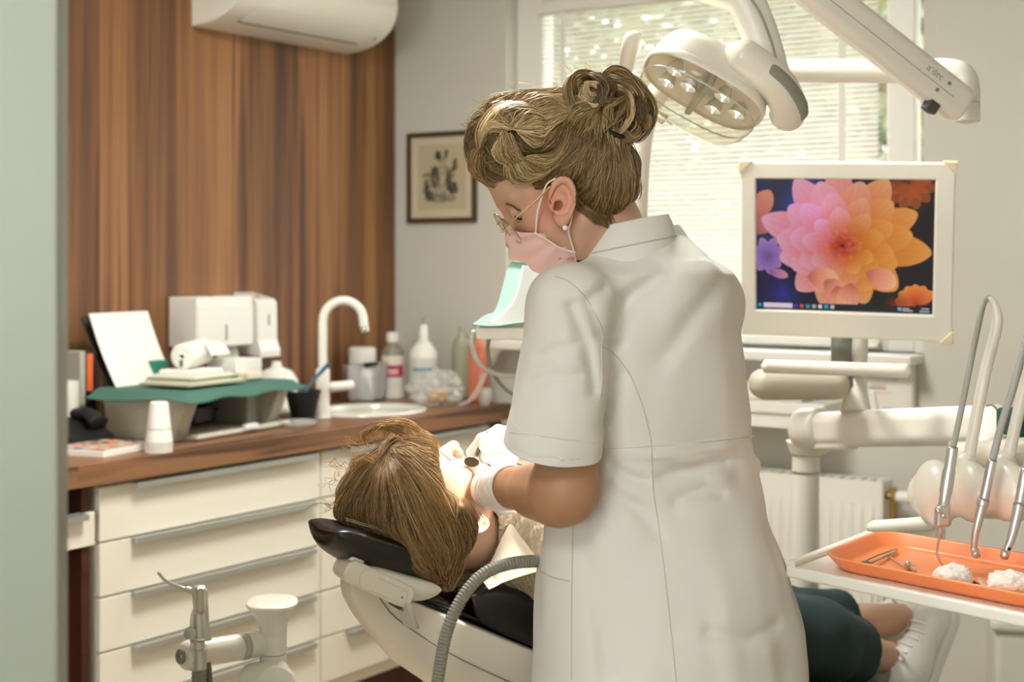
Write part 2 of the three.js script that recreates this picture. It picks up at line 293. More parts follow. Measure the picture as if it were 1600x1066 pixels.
// ---------- worktop and drawer units along the panelled wall ----------
{
  const t = thing('worktop', 'long brown wood-grain worktop above the cream drawers, with an oval sink cut-out', 'worktop', V(-3.2, 0.848, -2.9));
  const s = new THREE.Shape([[-3.526, -4.30], [-2.905, -4.30], [-2.905, -1.3], [-3.526, -1.3]].map(p => new THREE.Vector2(p[0], -p[1])));
  const hole = new THREE.Path(); hole.absellipse(-3.15, 3.815, 0.163, 0.188, 0, 2 * PI); s.holes.push(hole);
  const g = new THREE.ExtrudeGeometry(s, { depth: 0.052, bevelEnabled: true, bevelThickness: 0.002, bevelSize: 0.002, bevelSegments: 2, curveSegments: 24 }); g.rotateX(-PI / 2); g.translate(0, 0.848, 0);
  wpart('top_board', boxUV(g, 1 / 1.2, 1 / 0.6, 'z').applyMatrix4(new THREE.Matrix4()), M.counter, t);
  { const a = t.children[0].geometry.attributes.uv; for (let i = 0; i < a.count; i++) { const u = a.getX(i); a.setXY(i, a.getY(i), u); } }
  wpart('end_post', boxUV(box(-3.5, 0, -4.285, -2.935, 0.847, -4.215), 1 / 0.6, 1 / 1.2, 'x'), M.darkWood, t);
  wpart('support_panel', boxUV(box(-3.5, 0, -2.47, -2.945, 0.847, -2.445), 1 / 0.6, 1 / 1.2, 'x'), M.darkWood, t, 'brown upright panel beside the knee space');
  wpart('back_panel', boxUV(box(-3.5, 0, -2.445, -3.48, 0.847, -1.3), 1 / 0.6, 1 / 1.2, 'z'), M.darkWood, t);
}
const handleGeo = L => { const s = [[0, 0], [0.026, 0], [0.026, -0.015], [0.0235, -0.015], [0.0235, -0.0022], [0, -0.0022]]; return extrude(s, L, 0); };  // x out, y up, along +z
function drawerUnit(z0, z1, label, ha, hb) {
  const t = thing('drawer_cabinet', label, 'cabinet', V(-3.2, 0, (z0 + z1) / 2), 0, 'cream drawer cabinets under the worktop');
  wpart('carcass', box(-3.5, 0.1, z1 + 0.002, -2.952, 0.845, z0 - 0.002), M.cream, t);
  wpart('plinth', boxUV(box(-3.5, 0, z1 + 0.002, -2.99, 0.1, z0 - 0.002), 1, 1, 'z'), M.darkWood, t);
  const tops = [0.835, 0.693, 0.5535, 0.414, 0.2745], bot = 0.137;
  tops.forEach((y, i) => {
    const yb = (tops[i + 1] ?? bot) + 0.004;
    const d = wpart('drawer', box(-2.951, yb, z1 + 0.002, -2.932, y - 0.001, z0 - 0.002, 0.002), M.cream, t);
    wpart('handle', handleGeo(ha - hb).translate(-2.934, y + 0.001, hb), M.alu, d);
  });
  return t;
}
drawerUnit(-2.49, -3.324, 'cream five-drawer cabinet nearer the desk knee space, with long aluminium handles', -2.592, -3.285);
drawerUnit(-3.329, -4.21, 'cream five-drawer cabinet at the far end of the worktop, behind the reclined woman', -3.435, -4.13);
{
  const t = thing('desk_cabinet', 'shallow cream desk cabinet with one drawer left of the drawer cabinets', 'cabinet', V(-3.2, 0.69, -2.1));
  wpart('front', box(-2.955, 0.692, -2.478, -2.934, 0.776, -1.5, 0.002), M.cream, t);
  wpart('tray', merge(box(-3.44, 0.70, -2.43, -2.956, 0.715, -1.52), box(-3.44, 0.715, -2.43, -2.956, 0.77, -2.42), box(-3.44, 0.715, -1.53, -2.956, 0.77, -1.52)), M.darkWood, t);
  wpart('handle', handleGeo(0.95).translate(-2.936, 0.777, -2.44), M.alu, t);
  wpart('runner', merge(box(-3.44, 0.70, -2.444, -2.98, 0.73, -2.4305)), M.alu, t);
  single('paper_sheets', 'folded white papers lying in the open shallow desk drawer', 'papers', merge(box(-3.1, 0.7155, -2.40, -2.97, 0.785, -2.28, 0.004)).rotateZ(0), M.paper);
}
// ---------- air conditioner ----------
{
  const z0 = -3.372, z1 = -4.15, t = thing('air_conditioner', 'white split air conditioner high on the wood-panelled wall', 'air conditioner', V(-3.53, 2.165, (z0 + z1) / 2));
  const prof = new THREE.Shape(); prof.moveTo(0, 0); prof.bezierCurveTo(0.10, 0, 0.235, 0.03, 0.240, 0.15); prof.lineTo(0.236, 0.25); prof.bezierCurveTo(0.235, 0.29, 0.2, 0.295, 0.15, 0.295); prof.lineTo(0, 0.295);
  const g = extrude(prof, z0 - z1, 0.006, { curveSegments: 30 }).translate(0, 0, (z1 - z0) / 2);
  part('body', g, M.enamel, t);
  const c = new THREE.CubicBezierCurve(new THREE.Vector2(0, 0), new THREE.Vector2(0.10, 0), new THREE.Vector2(0.235, 0.03), new THREE.Vector2(0.240, 0.15));
  const strip = (a, b, h, zz0, zz1) => sheet((u, v) => { const q = lerp(a, b, v), p = c.getPoint(q), tn = c.getTangent(q); return V(p.x + tn.y * h, p.y - tn.x * h, lerp(zz1, zz0, u) - (z0 + z1) / 2); }, 1, 10, 0.003);
  part('flap', strip(0.42, 0.68, 0.0065, z0 - 0.09, z1 + 0.09), M.white, t);
  part('air_slot', strip(0.372, 0.412, 0.0025, z0 - 0.09, z1 + 0.09), M.darkGrey, t);
  part('indicator', new THREE.SphereGeometry(0.006, 12, 8).translate(c.getPoint(0.55).x + 0.002, c.getPoint(0.55).y - 0.002, z1 + 0.05 - (z0 + z1) / 2), M.grey, t);
}
// ---------- wall dispensers ----------
{
  const t = thing('towel_dispenser', 'wide white paper-towel dispenser box on the wood panel', 'dispenser', V(-3.47, 1.125, -3.395));
  wpart('housing', box(-3.53, 1.128, -3.525, -3.402, 1.29, -3.275, 0.006), M.white, t);
  wpart('cover', box(-3.402, 1.131, -3.522, -3.398, 1.262, -3.278, 0.002), M.white, t);
  wpart('level_window', box(-3.399, 1.15, -3.403, -3.3965, 1.20, -3.398), M.darkGrey, t);
  wpart('lock', lathe([[0, 0], [0.008, 0], [0.008, 0.003], [0, 0.003]], 16).translate(-3.47, 1.289, -3.40), M.grey, t);
  wpart('paper_towel', sheet((u, v) => V(-3.45 + 0.012 * v, 1.13 - 0.055 * v, lerp(-3.50, -3.40, u)), 2, 4, 0.001), M.paper, t);
  const s = thing('soap_dispenser', 'narrow upright white soap dispenser right of the towel dispenser', 'dispenser', V(-3.47, 1.085, -3.615));
  const pr = [[0, 0.012], [0.125, 0], [0.126, 0.02], [0.112, 0.055], [0.11, 0.178], [0.1, 0.192], [0, 0.213]];
  wpart('housing', extrude(pr, 0.095, 0.004).translate(-3.53, 1.085, -3.66), M.white, s);
  wpart('level_window', box(-3.4205, 1.19, -3.622, -3.4185, 1.225, -3.615), M.darkGrey, s);
  wpart('lock', lathe([[0, 0], [0.008, 0], [0.008, 0.003], [0, 0.003]], 16).translate(-3.46, 1.285, -3.61), M.grey, s);
}
// ---------- printer and what lies on it ----------
{
  const t = thing('printer', 'grey-beige desktop printer with an open front and a green cloth over its top', 'printer', V(-3.055, 0.9, -2.865), R(7));
  const body = mat('#c2bca4', 0.5);
  const cheek = [[-0.25, 0], [-0.012, 0], [0.045, 0.135], [-0.27, 0.135]];
  for (const z of [-0.052, -0.48]) part('side_panel', extrude(cheek, 0.052, 0.003).translate(0, 0, z), body, t);
  part('top_cover', box(-0.27, 0.118, -0.43, 0.04, 0.136, -0.05), body, t);
  part('back_housing', box(-0.25, 0.012, -0.43, -0.19, 0.118, -0.05), M.black, t);
  part('inner_wall', box(-0.188, 0.013, -0.4275, -0.03, 0.117, -0.36, 0.004), mat('#a9aaa0', 0.5), t);
  part('print_carriage', merge(box(-0.19, 0.025, -0.30, -0.10, 0.075, -0.20, 0.006), box(-0.15, 0.05, -0.40, -0.14, 0.06, -0.052)), M.blackGloss, t);
  part('paper_tray', merge(box(-0.24, 0.001, -0.428, 0.03, 0.012, -0.052, 0.003), box(0.02, 0.006, -0.47, 0.05, 0.02, -0.03, 0.005)), mat('#cfc9b6', 0.45), t);
  part('tray_stop', box(0.04, 0.012, -0.30, 0.058, 0.03, -0.24, 0.005), M.white, t);
  part('sheet_support', (() => { const g = box(-0.006, 0, -0.23, 0.004, 0.24, 0.0, 0.004); g.rotateZ(R(28)); return g.translate(-0.265, 0.13, -0.03); })(), M.black, t);
}
const PRN = new THREE.Matrix4().makeRotationY(R(7)).setPosition(-3.055, 0.9, -2.865);
const onPrinter = g => g.applyMatrix4(PRN);
single('paper_sheet', 'white sheet of paper standing in the feed behind the printer', 'paper', onPrinter((() => { const g = sheet((u, v) => V(0.006 - 0.006 * Math.sin(v * PI), v * 0.235, lerp(-0.235, 0.015, u)), 2, 8, 0.002); g.rotateZ(R(26)); return g.translate(-0.235, 0.139, -0.03); })()), M.paper);
single('green_cloth', 'dark green surgical cloth draped over the top of the printer', 'cloth', onPrinter(sheet((u, v) => {
  const x = lerp(-0.27, 0.10, v), z = lerp(0.075, -0.505, u), e = Math.max(sstep(0.045, 0.09, x), sstep(0.01, 0.07, z), sstep(-0.475, -0.505, z));
  return V(x, 0.143 - 0.022 * e - 0.004 * e * Math.sin(u * 17 + v * 6) + 0.003 * fbm(u * 5, v * 4, 4), z);
}, 44, 30, 0.003)), M.green);
{ // on the cloth
  const t = thing('paper_stack', 'untidy stack of papers and printed leaflets on the green cloth', 'papers', V(-3.05, 1.053, -2.98));
  const cols = ['#8c9268', '#d9d5c6', '#b9b394', '#6f7a52', '#e4e0d3', '#ded9ca'];
  for (let i = 0; i < 6; i++) { const g = box(-0.10, 0, -0.12 + i * 0.006, 0.085 - i * 0.006, 0.0046, 0.13 - i * 0.010); g.rotateY(0.06 * (i % 3) - 0.05); wpart('leaflet', onPrinter(g.translate(-0.05, 0.153 + i * 0.0047, -0.15)), mat(cols[i], 0.85), t); }
  single('pen_cap', 'tiny dark cap lying on the papers before the leaning sheet', 'cap', onPrinter(tube([V(-0.12, 0.196, -0.165), V(-0.12, 0.216, -0.165)], 0.005, 4, 10)), mat('#3f4a58', 0.5));
}
{
  const t = thing('towel_roll', 'white roll of soft paper lying on its side on the printer', 'roll', V(0, 0, 0));
  const pr = []; for (const [r, y] of [[0.006, 0], [0.012, -0.004], [0.02, 0.002], [0.028, -0.003], [0.034, 0.001], [0.039, 0.004], [0.039, 0.13], [0.02, 0.134], [0, 0.13]]) pr.push([r, y]);
  const g = lathe(pr, 32); const a = V(-0.155, 0.222, -0.21), b = V(-0.185, 0.232, -0.36); along(g, a, b); part('roll', onPrinter(g), M.paper, t);
  part('loose_end', onPrinter(sheet((u, v) => { const w = R(lerp(-20, 95, v)), r = 0.041 + 0.018 * v * v; return V(-0.17 + r * Math.sin(w) * 1.0, 0.226 + r * Math.cos(w) * 0.85, lerp(-0.29, -0.38, u)); }, 6, 16, 0.0015)), M.paper, t);
}
single('glove_box', 'plain white carton on the printer beside the paper roll', 'box', onPrinter(box(-0.19, 0.150, -0.50, -0.08, 0.205, -0.37, 0.003)), M.white);
single('small_carton', 'small cream carton on the cloth below the paper roll', 'box', onPrinter(merge(box(-0.07, 0.149, -0.42, -0.02, 0.168, -0.35, 0.003))), mat('#e2d9bd', 0.7));
single('tissue_packet', 'flat white packet under the paper roll on the printer', 'packet', onPrinter(box(-0.23, 0.150, -0.34, -0.10, 0.184, -0.19, 0.01)), M.whiteMatte);
single('green_packet', 'small teal green packet peeping out left of the paper roll', 'packet', onPrinter(box(-0.27, 0.150, -0.245, -0.235, 0.208, -0.19, 0.006)), mat('#1f7a63', 0.7));
// ring binders behind the printer
{
  const t = thing('ring_binder', 'black ring binder with an orange spine label behind the printer', 'binder', V(-3.39, 0.9, -2.845));
  wpart('cover', box(-3.45, 0.9, -2.832, -3.345, 1.145, -2.79, 0.004), M.black, t);
  wpart('spine_label', box(-3.344, 1.035, -2.815, -3.342, 1.14, -2.794), mat('#e0662f', 0.6), t, 'orange spine label');
  single('magazine_file', 'pale grey file standing left of the black binder', 'binder', box(-3.41, 0.9, -2.784, -3.335, 1.15, -2.764, 0.004), mat('#a9a697', 0.6));
}
{
  const t = thing('desk_phone', 'black desk telephone left of the printer under a white mug', 'telephone', V(-3.22, 0.9, -2.66));
  wpart('base', extrude([[0, 0], [0.12, 0], [0.12, 0.03], [0.02, 0.075], [0, 0.075]], 0.15, 0.006).translate(-3.285, 0.9, -2.74), M.black, t);
  wpart('handset', tube([V(-3.265, 0.985, -2.70), V(-3.225, 0.985, -2.70), V(-3.18, 0.965, -2.70)], t2 => [0.022 + 0.01 * Math.abs(2 * t2 - 1), 0.016], 14, 12), M.black, t);
}
{
  const t = thing('mug', 'tall white mug at the left end of the desk beside the black telephone', 'mug', V(-3.335, 0.9, -2.71));
  wpart('cup', lathe([[0, 0], [0.036, 0], [0.039, 0.006], [0.04, 0.17], [0.036, 0.17], [0.034, 0.02], [0, 0.016]], 32).translate(-3.335, 0.9, -2.71), M.porcelain, t);
  wpart('handle', tube([V(-3.31, 1.04, -2.678), V(-3.292, 1.03, -2.655), V(-3.292, 0.98, -2.655), V(-3.31, 0.96, -2.678)], 0.006, 16, 8), M.porcelain, t);
}
{
  const t = thing('magazine', 'colourful magazine lying flat near the front edge of the desk', 'magazine', V(-3.07, 0.9, -2.62));
  const T = new THREE.Matrix4().makeRotationY(R(12)).setPosition(-3.09, 0.9, -2.62);
  wpart('pages', box(-0.075, 0, -0.105, 0.1, 0.018, 0.105, 0.003).applyMatrix4(T), M.paper, t);
  const cov = canvasTex(128, 128, (x, w, h) => { x.fillStyle = '#cbbfae'; x.fillRect(0, 0, w, h); seed(5); for (let i = 0; i < 90; i++) { x.fillStyle = ['#b8433a', '#d98a2e', '#31363b', '#c9607a', '#e3c7a0', '#4c5560'][Math.floor(rnd() * 6)]; x.fillRect(rnd() * w, rnd() * h, 6 + rnd() * 20, 4 + rnd() * 12); } });
  const g = new THREE.PlaneGeometry(0.172, 0.206).rotateX(-PI / 2).translate(0.0125, 0.0186, 0); wpart('front_cover', g.applyMatrix4(T), mat('#ffffff', 0.5, { map: cov }), t);
}
{
  const t = thing('cup_stack', 'stack of upturned white disposable cups at the front edge of the desk', 'cups', V(-2.945, 0.9, -2.70));
  const cup = (r0, r1, h) => lathe([[r1 - 0.003, 0], [r1, 0], [r1, 0.004], [r1 - 0.001, 0.007], [r0, h - 0.004], [r0 - 0.003, h], [0, h]], 36);
  for (let i = 0; i < 5; i++) wpart('cup', cup(0.026, 0.0365, 0.082).translate(-2.945, 0.9 + i * 0.0065, -2.70), M.white, t);
  wpart('cup', cup(0.0245, 0.032, 0.072).translate(-2.945, 0.962, -2.70).scale(1, 1, 1), M.white, t);
}
// ---------- by the tap ----------
{
  const t = thing('mixing_bowl', 'small black rubber mixing bowl on the worktop left of the tap', 'bowl', V(-3.115, 0.9, -3.45));
  wpart('bowl', lathe([[0, 0], [0.033, 0], [0.036, 0.01], [0.053, 0.085], [0.057, 0.1], [0.053, 0.1], [0.03, 0.02], [0, 0.015]], 36).translate(-3.115, 0.9, -3.45), M.black, t);
  single('blue_spatula', 'blue spatula leaning in the black mixing bowl', 'spatula', tube([V(-3.125, 0.93, -3.44), V(-3.10, 1.01, -3.46), V(-3.05, 1.085, -3.50)], tt => [0.005 + 0.005 * sstep(0.5, 0.9, tt), 0.003], 20, 10), mat('#3f86a8', 0.5));
  single('white_spatula', 'white spatula leaning in the black mixing bowl', 'spatula', tube([V(-3.115, 0.935, -3.44), V(-3.135, 1.0, -3.43), V(-3.158, 1.05, -3.415)], tt => [0.014 - 0.003 * tt, 0.005], 16, 10), M.white);
}
{
  const t = thing('lidded_tub', 'white tub with a domed lid between the printer and the black bowl', 'tub', V(-3.32, 0.9, -3.55));
  wpart('tub', lathe([[0, 0], [0.085, 0], [0.088, 0.03], [0.082, 0.032], [0.066, 0.10], [0.064, 0.104]], 36).translate(-3.32, 0.9, -3.55), M.white, t);
  wpart('lid', lathe([[0.07, 0.103], [0.07, 0.114], [0.05, 0.145], [0.018, 0.158], [0.014, 0.176], [0, 0.178]], 36).translate(-3.32, 0.9, -3.55), M.white, t);
}
single('clear_dish', 'shallow clear dish on the worktop in front of the lidded tub', 'dish', lathe([[0, 0], [0.055, 0], [0.062, 0.02], [0.058, 0.02], [0.05, 0.004], [0, 0.004]], 32).translate(-3.03, 0.9005, -3.335), M.plastic);
{
  const t = thing('sink', 'white oval washbasin set into the brown worktop', 'sink', V(-3.15, 0.80, -3.815));
  const g = lathe([[0.001, -0.04], [0.10, -0.036], [0.17, 0.02], [0.196, 0.094], [0.2, 0.1055], [0.208, 0.111], [0.222, 0.110], [0.228, 0.104], [0.226, 0.1012], [0.205, 0.1012], [0.19, 0.09]], 56); g.scale(0.80, 1, 0.92); part('basin', g.translate(0, 0, 0), M.porcelain, t);
  part('drain', lathe([[0, 0.004], [0.02, 0.004], [0.022, 0]], 20).translate(0, -0.037, 0), M.chrome, t);
}
{
  const x = -3.135, z = -3.565, t = thing('tap', 'white gooseneck tap with a side lever at the washbasin', 'tap', V(x, 0.9, z));
  part('body', lathe([[0, 0], [0.027, 0], [0.027, 0.006], [0.0225, 0.01], [0.0225, 0.155], [0.019, 0.16], [0, 0.16]], 28), M.enamel, t);
  part('spout', tube([V(0, 0.15, 0), V(0, 0.25, 0), V(0.003, 0.335, -0.004), V(0.028, 0.372, -0.03), V(0.06, 0.374, -0.06), V(0.086, 0.345, -0.085), V(0.095, 0.29, -0.093)], 0.0145, 60, 18), M.enamel, t);
  part('aerator', tube([V(0.0948, 0.292, -0.0928), V(0.0965, 0.275, -0.0945)], 0.0138, 4, 16), M.chrome, t);
  part('lever', tube([V(0.015, 0.10, -0.012), V(0.06, 0.105, -0.05), V(0.078, 0.108, -0.066)], capR(0.016, 0.15), 20, 14), M.enamel, t);
}
{ // bottles and packs behind the basin
  const t = thing('wipes_tub', 'round white tub with a pale blue label behind the tap', 'tub', V(-3.45, 0.9, -4.14));
  const lab = canvasTex(256, 128, (x, w, h) => { x.fillStyle = '#dfdccf'; x.fillRect(0, 0, w, h); x.fillStyle = '#3d7391'; x.fillRect(30, 40, 26, 40); x.fillRect(158, 44, 22, 34); x.fillStyle = '#9cc5c9'; x.fillRect(100, 38, 18, 14); x.fillRect(226, 38, 14, 12); });
  wpart('tub', new THREE.CylinderGeometry(0.05, 0.05, 0.13, 36, 1, true, R(-163)).translate(-3.45, 0.965, -4.14), mat('#ffffff', 0.45, { map: lab }), t);
  wpart('lid', lathe([[0, 0.19], [0.044, 0.19], [0.051, 0.182], [0.051, 0.13], [0.048, 0.13]], 36).translate(-3.45, 0.9, -4.14), M.white, t);
  const u = thing('antiseptic_bottle', 'bottle with a bright pink label and a pale cap beside the corner', 'bottle', V(-3.38, 0.9, -4.23));
  const lab2 = canvasTex(256, 256, (x, w, h) => { x.fillStyle = '#e3dccb'; x.fillRect(0, 0, w, h); for (const ox of [0, 128]) { x.fillStyle = '#b92f5c'; x.fillRect(ox + 22, 70, 84, 90); x.fillStyle = '#e3b7b4'; x.fillRect(ox + 30, 100, 54, 36); x.fillStyle = '#d9dcd6'; x.fillRect(ox + 24, 170, 80, 60); } });
  wpart('bottle', lathe([[0, 0], [0.04, 0], [0.042, 0.005], [0.042, 0.035]], 32).translate(-3.38, 0.9, -4.23), M.white, u);
  wpart('label', new THREE.CylinderGeometry(0.0425, 0.0425, 0.125, 36, 1, true, R(-51)).translate(-3.38, 0.995, -4.23), mat('#ffffff', 0.5, { map: lab2 }), u);
  wpart('shoulder', lathe([[0.042, 0.156], [0.040, 0.175], [0.02, 0.20], [0.018, 0.212]], 32).translate(-3.38, 0.9, -4.23), mat('#8b8671', 0.4), u);
  wpart('cap', lathe([[0.022, 0.205], [0.024, 0.21], [0.024, 0.235], [0.02, 0.242], [0, 0.243]], 28).translate(-3.38, 0.9, -4.23), M.white, u);
  const s = thing('spray_bottle', 'white pump bottle with a blue-lined label in the corner behind the basin', 'bottle', V(-3.27, 0.9, -4.27));
  const lab3 = canvasTex(256, 256, (x, w, h) => { x.fillStyle = '#d5d5cc'; x.fillRect(0, 0, w, h); for (const ox of [0, 128]) { x.fillStyle = '#4d92ad'; x.fillRect(ox + 14, 60, 66, 20); x.fillStyle = '#a9c9cf'; x.fillRect(ox + 50, 170, 18, 22); x.fillRect(ox + 104, 60, 14, 110); x.fillStyle = '#b8c2cc'; x.fillRect(ox + 96, 20, 8, 200); } });
  wpart('bottle', new THREE.CylinderGeometry(0.052, 0.052, 0.15, 36, 1, true, R(-30)).translate(-3.27, 0.976, -4.27), mat('#ffffff', 0.4, { map: lab3 }), s);
  wpart('shoulder', lathe([[0.052, 0.15], [0.049, 0.175], [0.03, 0.2], [0.018, 0.215], [0.015, 0.27], [0, 0.27]], 32).translate(-3.27, 0.9, -4.27), M.white, s);
  wpart('pump_head', merge(lathe([[0.006, 0.27], [0.006, 0.285], [0.012, 0.287], [0.012, 0.30], [0, 0.302]], 16).translate(-3.27, 0.9, -4.27), tube([V(-3.27, 1.195, -4.27), V(-3.245, 1.20, -4.255), V(-3.232, 1.188, -4.248)], 0.0045, 10, 8)), mat('#b9b5a4', 0.5), s);
  const crumple = (c, r, sd, m) => { const g = new THREE.IcosahedronGeometry(1, 9), p = g.attributes.position; for (let i = 0; i < p.count; i++) { const x = p.getX(i), y = p.getY(i), z = p.getZ(i), k = 0.72 + 0.55 * Math.abs(noise(x * 2.2 + sd, y * 2.2, z * 2.2 + sd) - 0.5) + 0.35 * Math.abs(noise(x * 5 + sd, y * 5, z * 5) - 0.5); p.setXYZ(i, c.x + x * k * r[0], Math.max(c.y - r[1] * 0.72, c.y + y * k * r[1]), c.z + z * k * r[2]); } g.computeVertexNormals(); return g; };
  const p = thing('silver_pouch', 'crumpled grey plastic pouch with a black clip behind the tap lever', 'pouch', V(-3.37, 0.9, -4.06));
  wpart('pouch', loft([...Array(9)].map((_, i) => { const v = i / 8; return [...Array(28)].map((_, j) => { const a = j / 28 * 2 * PI, k = 1 + 0.12 * Math.sin(a * 5 + v * 3) + 0.06 * Math.sin(a * 9); return V(-3.37 + Math.cos(a) * k * lerp(0.05, 0.022, v), 0.902 + v * 0.135, -4.06 + Math.sin(a) * k * lerp(0.075, 0.115, v)); }); }), true, [true, false]), mat('#b5b6b0', 0.3, { metalness: 0.25, side: THREE.DoubleSide }), p);
  wpart('clip', box(-3.345, 1.03, -4.08, -3.325, 1.044, -4.02, 0.004), M.black, p);
  single('plastic_bag', 'crumpled clear plastic bag on the worktop right of the basin', 'bag', crumple(V(-3.09, 0.957, -4.10), [0.12, 0.075, 0.10], 3), M.plastic);
  single('orange_wrapper', 'small orange wrapper inside the clear plastic bag', 'wrapper', box(-3.09, 0.916, -4.13, -3.05, 0.955, -4.05, 0.012), mat('#e0a96c', 0.6));
  const o = thing('red_bottle', 'flat orange-red bottle at the far right end of the worktop', 'bottle', V(-3.02, 0.9, -4.265));
  wpart('bottle', box(-3.055, 0.9, -4.29, -2.985, 1.11, -4.24, 0.014), mat('#cc7658', 0.5), o);
  wpart('neck', lathe([[0.02, 0], [0.014, 0.03], [0.012, 0.06], [0, 0.061]], 20).translate(-3.02, 1.105, -4.265), mat('#cc7658', 0.5), o);
  single('white_strap', 'curled white plastic strap in front of the red bottle', 'strap', tube([V(-2.99, 0.906, -4.10), V(-2.965, 0.925, -4.14), V(-2.955, 0.97, -4.18), V(-2.96, 1.01, -4.215), V(-2.965, 1.0, -4.225)], tt => [0.016, 0.004], 30, 10), M.plastic);
  const gbt = thing('green_bottle', 'grey-green bottle standing left of the red bottle by the wall', 'bottle', V(-3.17, 0.9, -4.37));
  wpart('bottle', lathe([[0, 0], [0.034, 0], [0.036, 0.01], [0.036, 0.19], [0.03, 0.215], [0.014, 0.235], [0.013, 0.26], [0, 0.262]], 28).translate(-3.17, 0.9, -4.37), mat('#9c9d80', 0.4), gbt);
  single('white_cup', 'small white plastic cup in front of the red bottle', 'cup', lathe([[0, 0], [0.02, 0], [0.026, 0.06], [0.023, 0.06], [0.018, 0.004], [0, 0.004]], 24).translate(-2.945, 0.9, -4.20), M.plastic);
}
// ---------- framed print on the back wall ----------
{
  const t = thing('framed_print', 'small dark-framed black and white engraving hanging on the back wall', 'picture', V(-3.31, 1.545, ZW + 0.001));
  const x0 = -3.468, x1 = -3.147, y0 = 1.548, y1 = 1.888, b = 0.017, z0 = ZW + 0.001, z1 = ZW + 0.02, fm = mat('#4a3318', 0.45);
  for (const g of [box(x0, y0, z0, x0 + b, y1, z1, 0.003), box(x1 - b, y0, z0, x1, y1, z1, 0.003), box(x0 + b, y0, z0, x1 - b, y0 + b, z1, 0.003), box(x0 + b, y1 - b, z0, x1 - b, y1, z1, 0.003)]) wpart('frame_bar', g, fm, t);
  const art = canvasTex(512, 512, (x, w, h) => {
    x.fillStyle = '#cfc6ad'; x.fillRect(0, 0, w, h); x.fillStyle = '#bdb292'; x.fillRect(56, 50, w - 112, h - 100);
    seed(11); const blot = (cx, cy, rx, ry, n, a) => { for (let i = 0; i < n; i++) { const q = rnd() * 6.283, r = Math.sqrt(rnd()); x.fillStyle = `rgba(34,36,28,${a * rnd()})`; x.beginPath(); x.ellipse(cx + Math.cos(q) * r * rx, cy + Math.sin(q) * r * ry, 3 + rnd() * 9, 2 + rnd() * 6, rnd() * 3, 0, 6.3); x.fill(); } };
    blot(228, 118, 26, 28, 120, 0.7); blot(292, 110, 16, 22, 60, 0.6); blot(262, 150, 34, 22, 40, 0.25); blot(255, 210, 50, 36, 70, 0.25); blot(366, 180, 18, 40, 90, 0.6); blot(330, 230, 34, 30, 80, 0.5);
    blot(200, 255, 40, 70, 200, 0.75); blot(140, 240, 50, 10, 40, 0.5); blot(130, 330, 22, 62, 140, 0.7); blot(310, 280, 24, 52, 120, 0.7); blot(352, 330, 38, 40, 200, 0.85); blot(250, 340, 60, 44, 90, 0.3); blot(245, 390, 130, 26, 220, 0.35); blot(160, 370, 34, 30, 80, 0.6);
  });
  wpart('print', new THREE.PlaneGeometry(x1 - x0 - 2 * b, y1 - y0 - 2 * b).translate((x0 + x1) / 2, (y0 + y1) / 2, ZW + 0.008), mat('#ffffff', 0.7, { map: art }), t);
  wpart('glass', box(x0 + b, y0 + b, ZW + 0.011, x1 - b, y1 - b, ZW + 0.013), M.clear, t);
}
// ---------- near door edge at the far left of the view ----------
{
  const d = sgroup('door_1'), g = box(-0.035, 0, -0.9, 0, 2.05, 0, 0.004);
  const T = new THREE.Matrix4().makeRotationY(R(128)).setPosition(-1.053, 0.004, -0.86);
  part('leaf', g.applyMatrix4(T), mat('#888e80', 0.35), d);
}
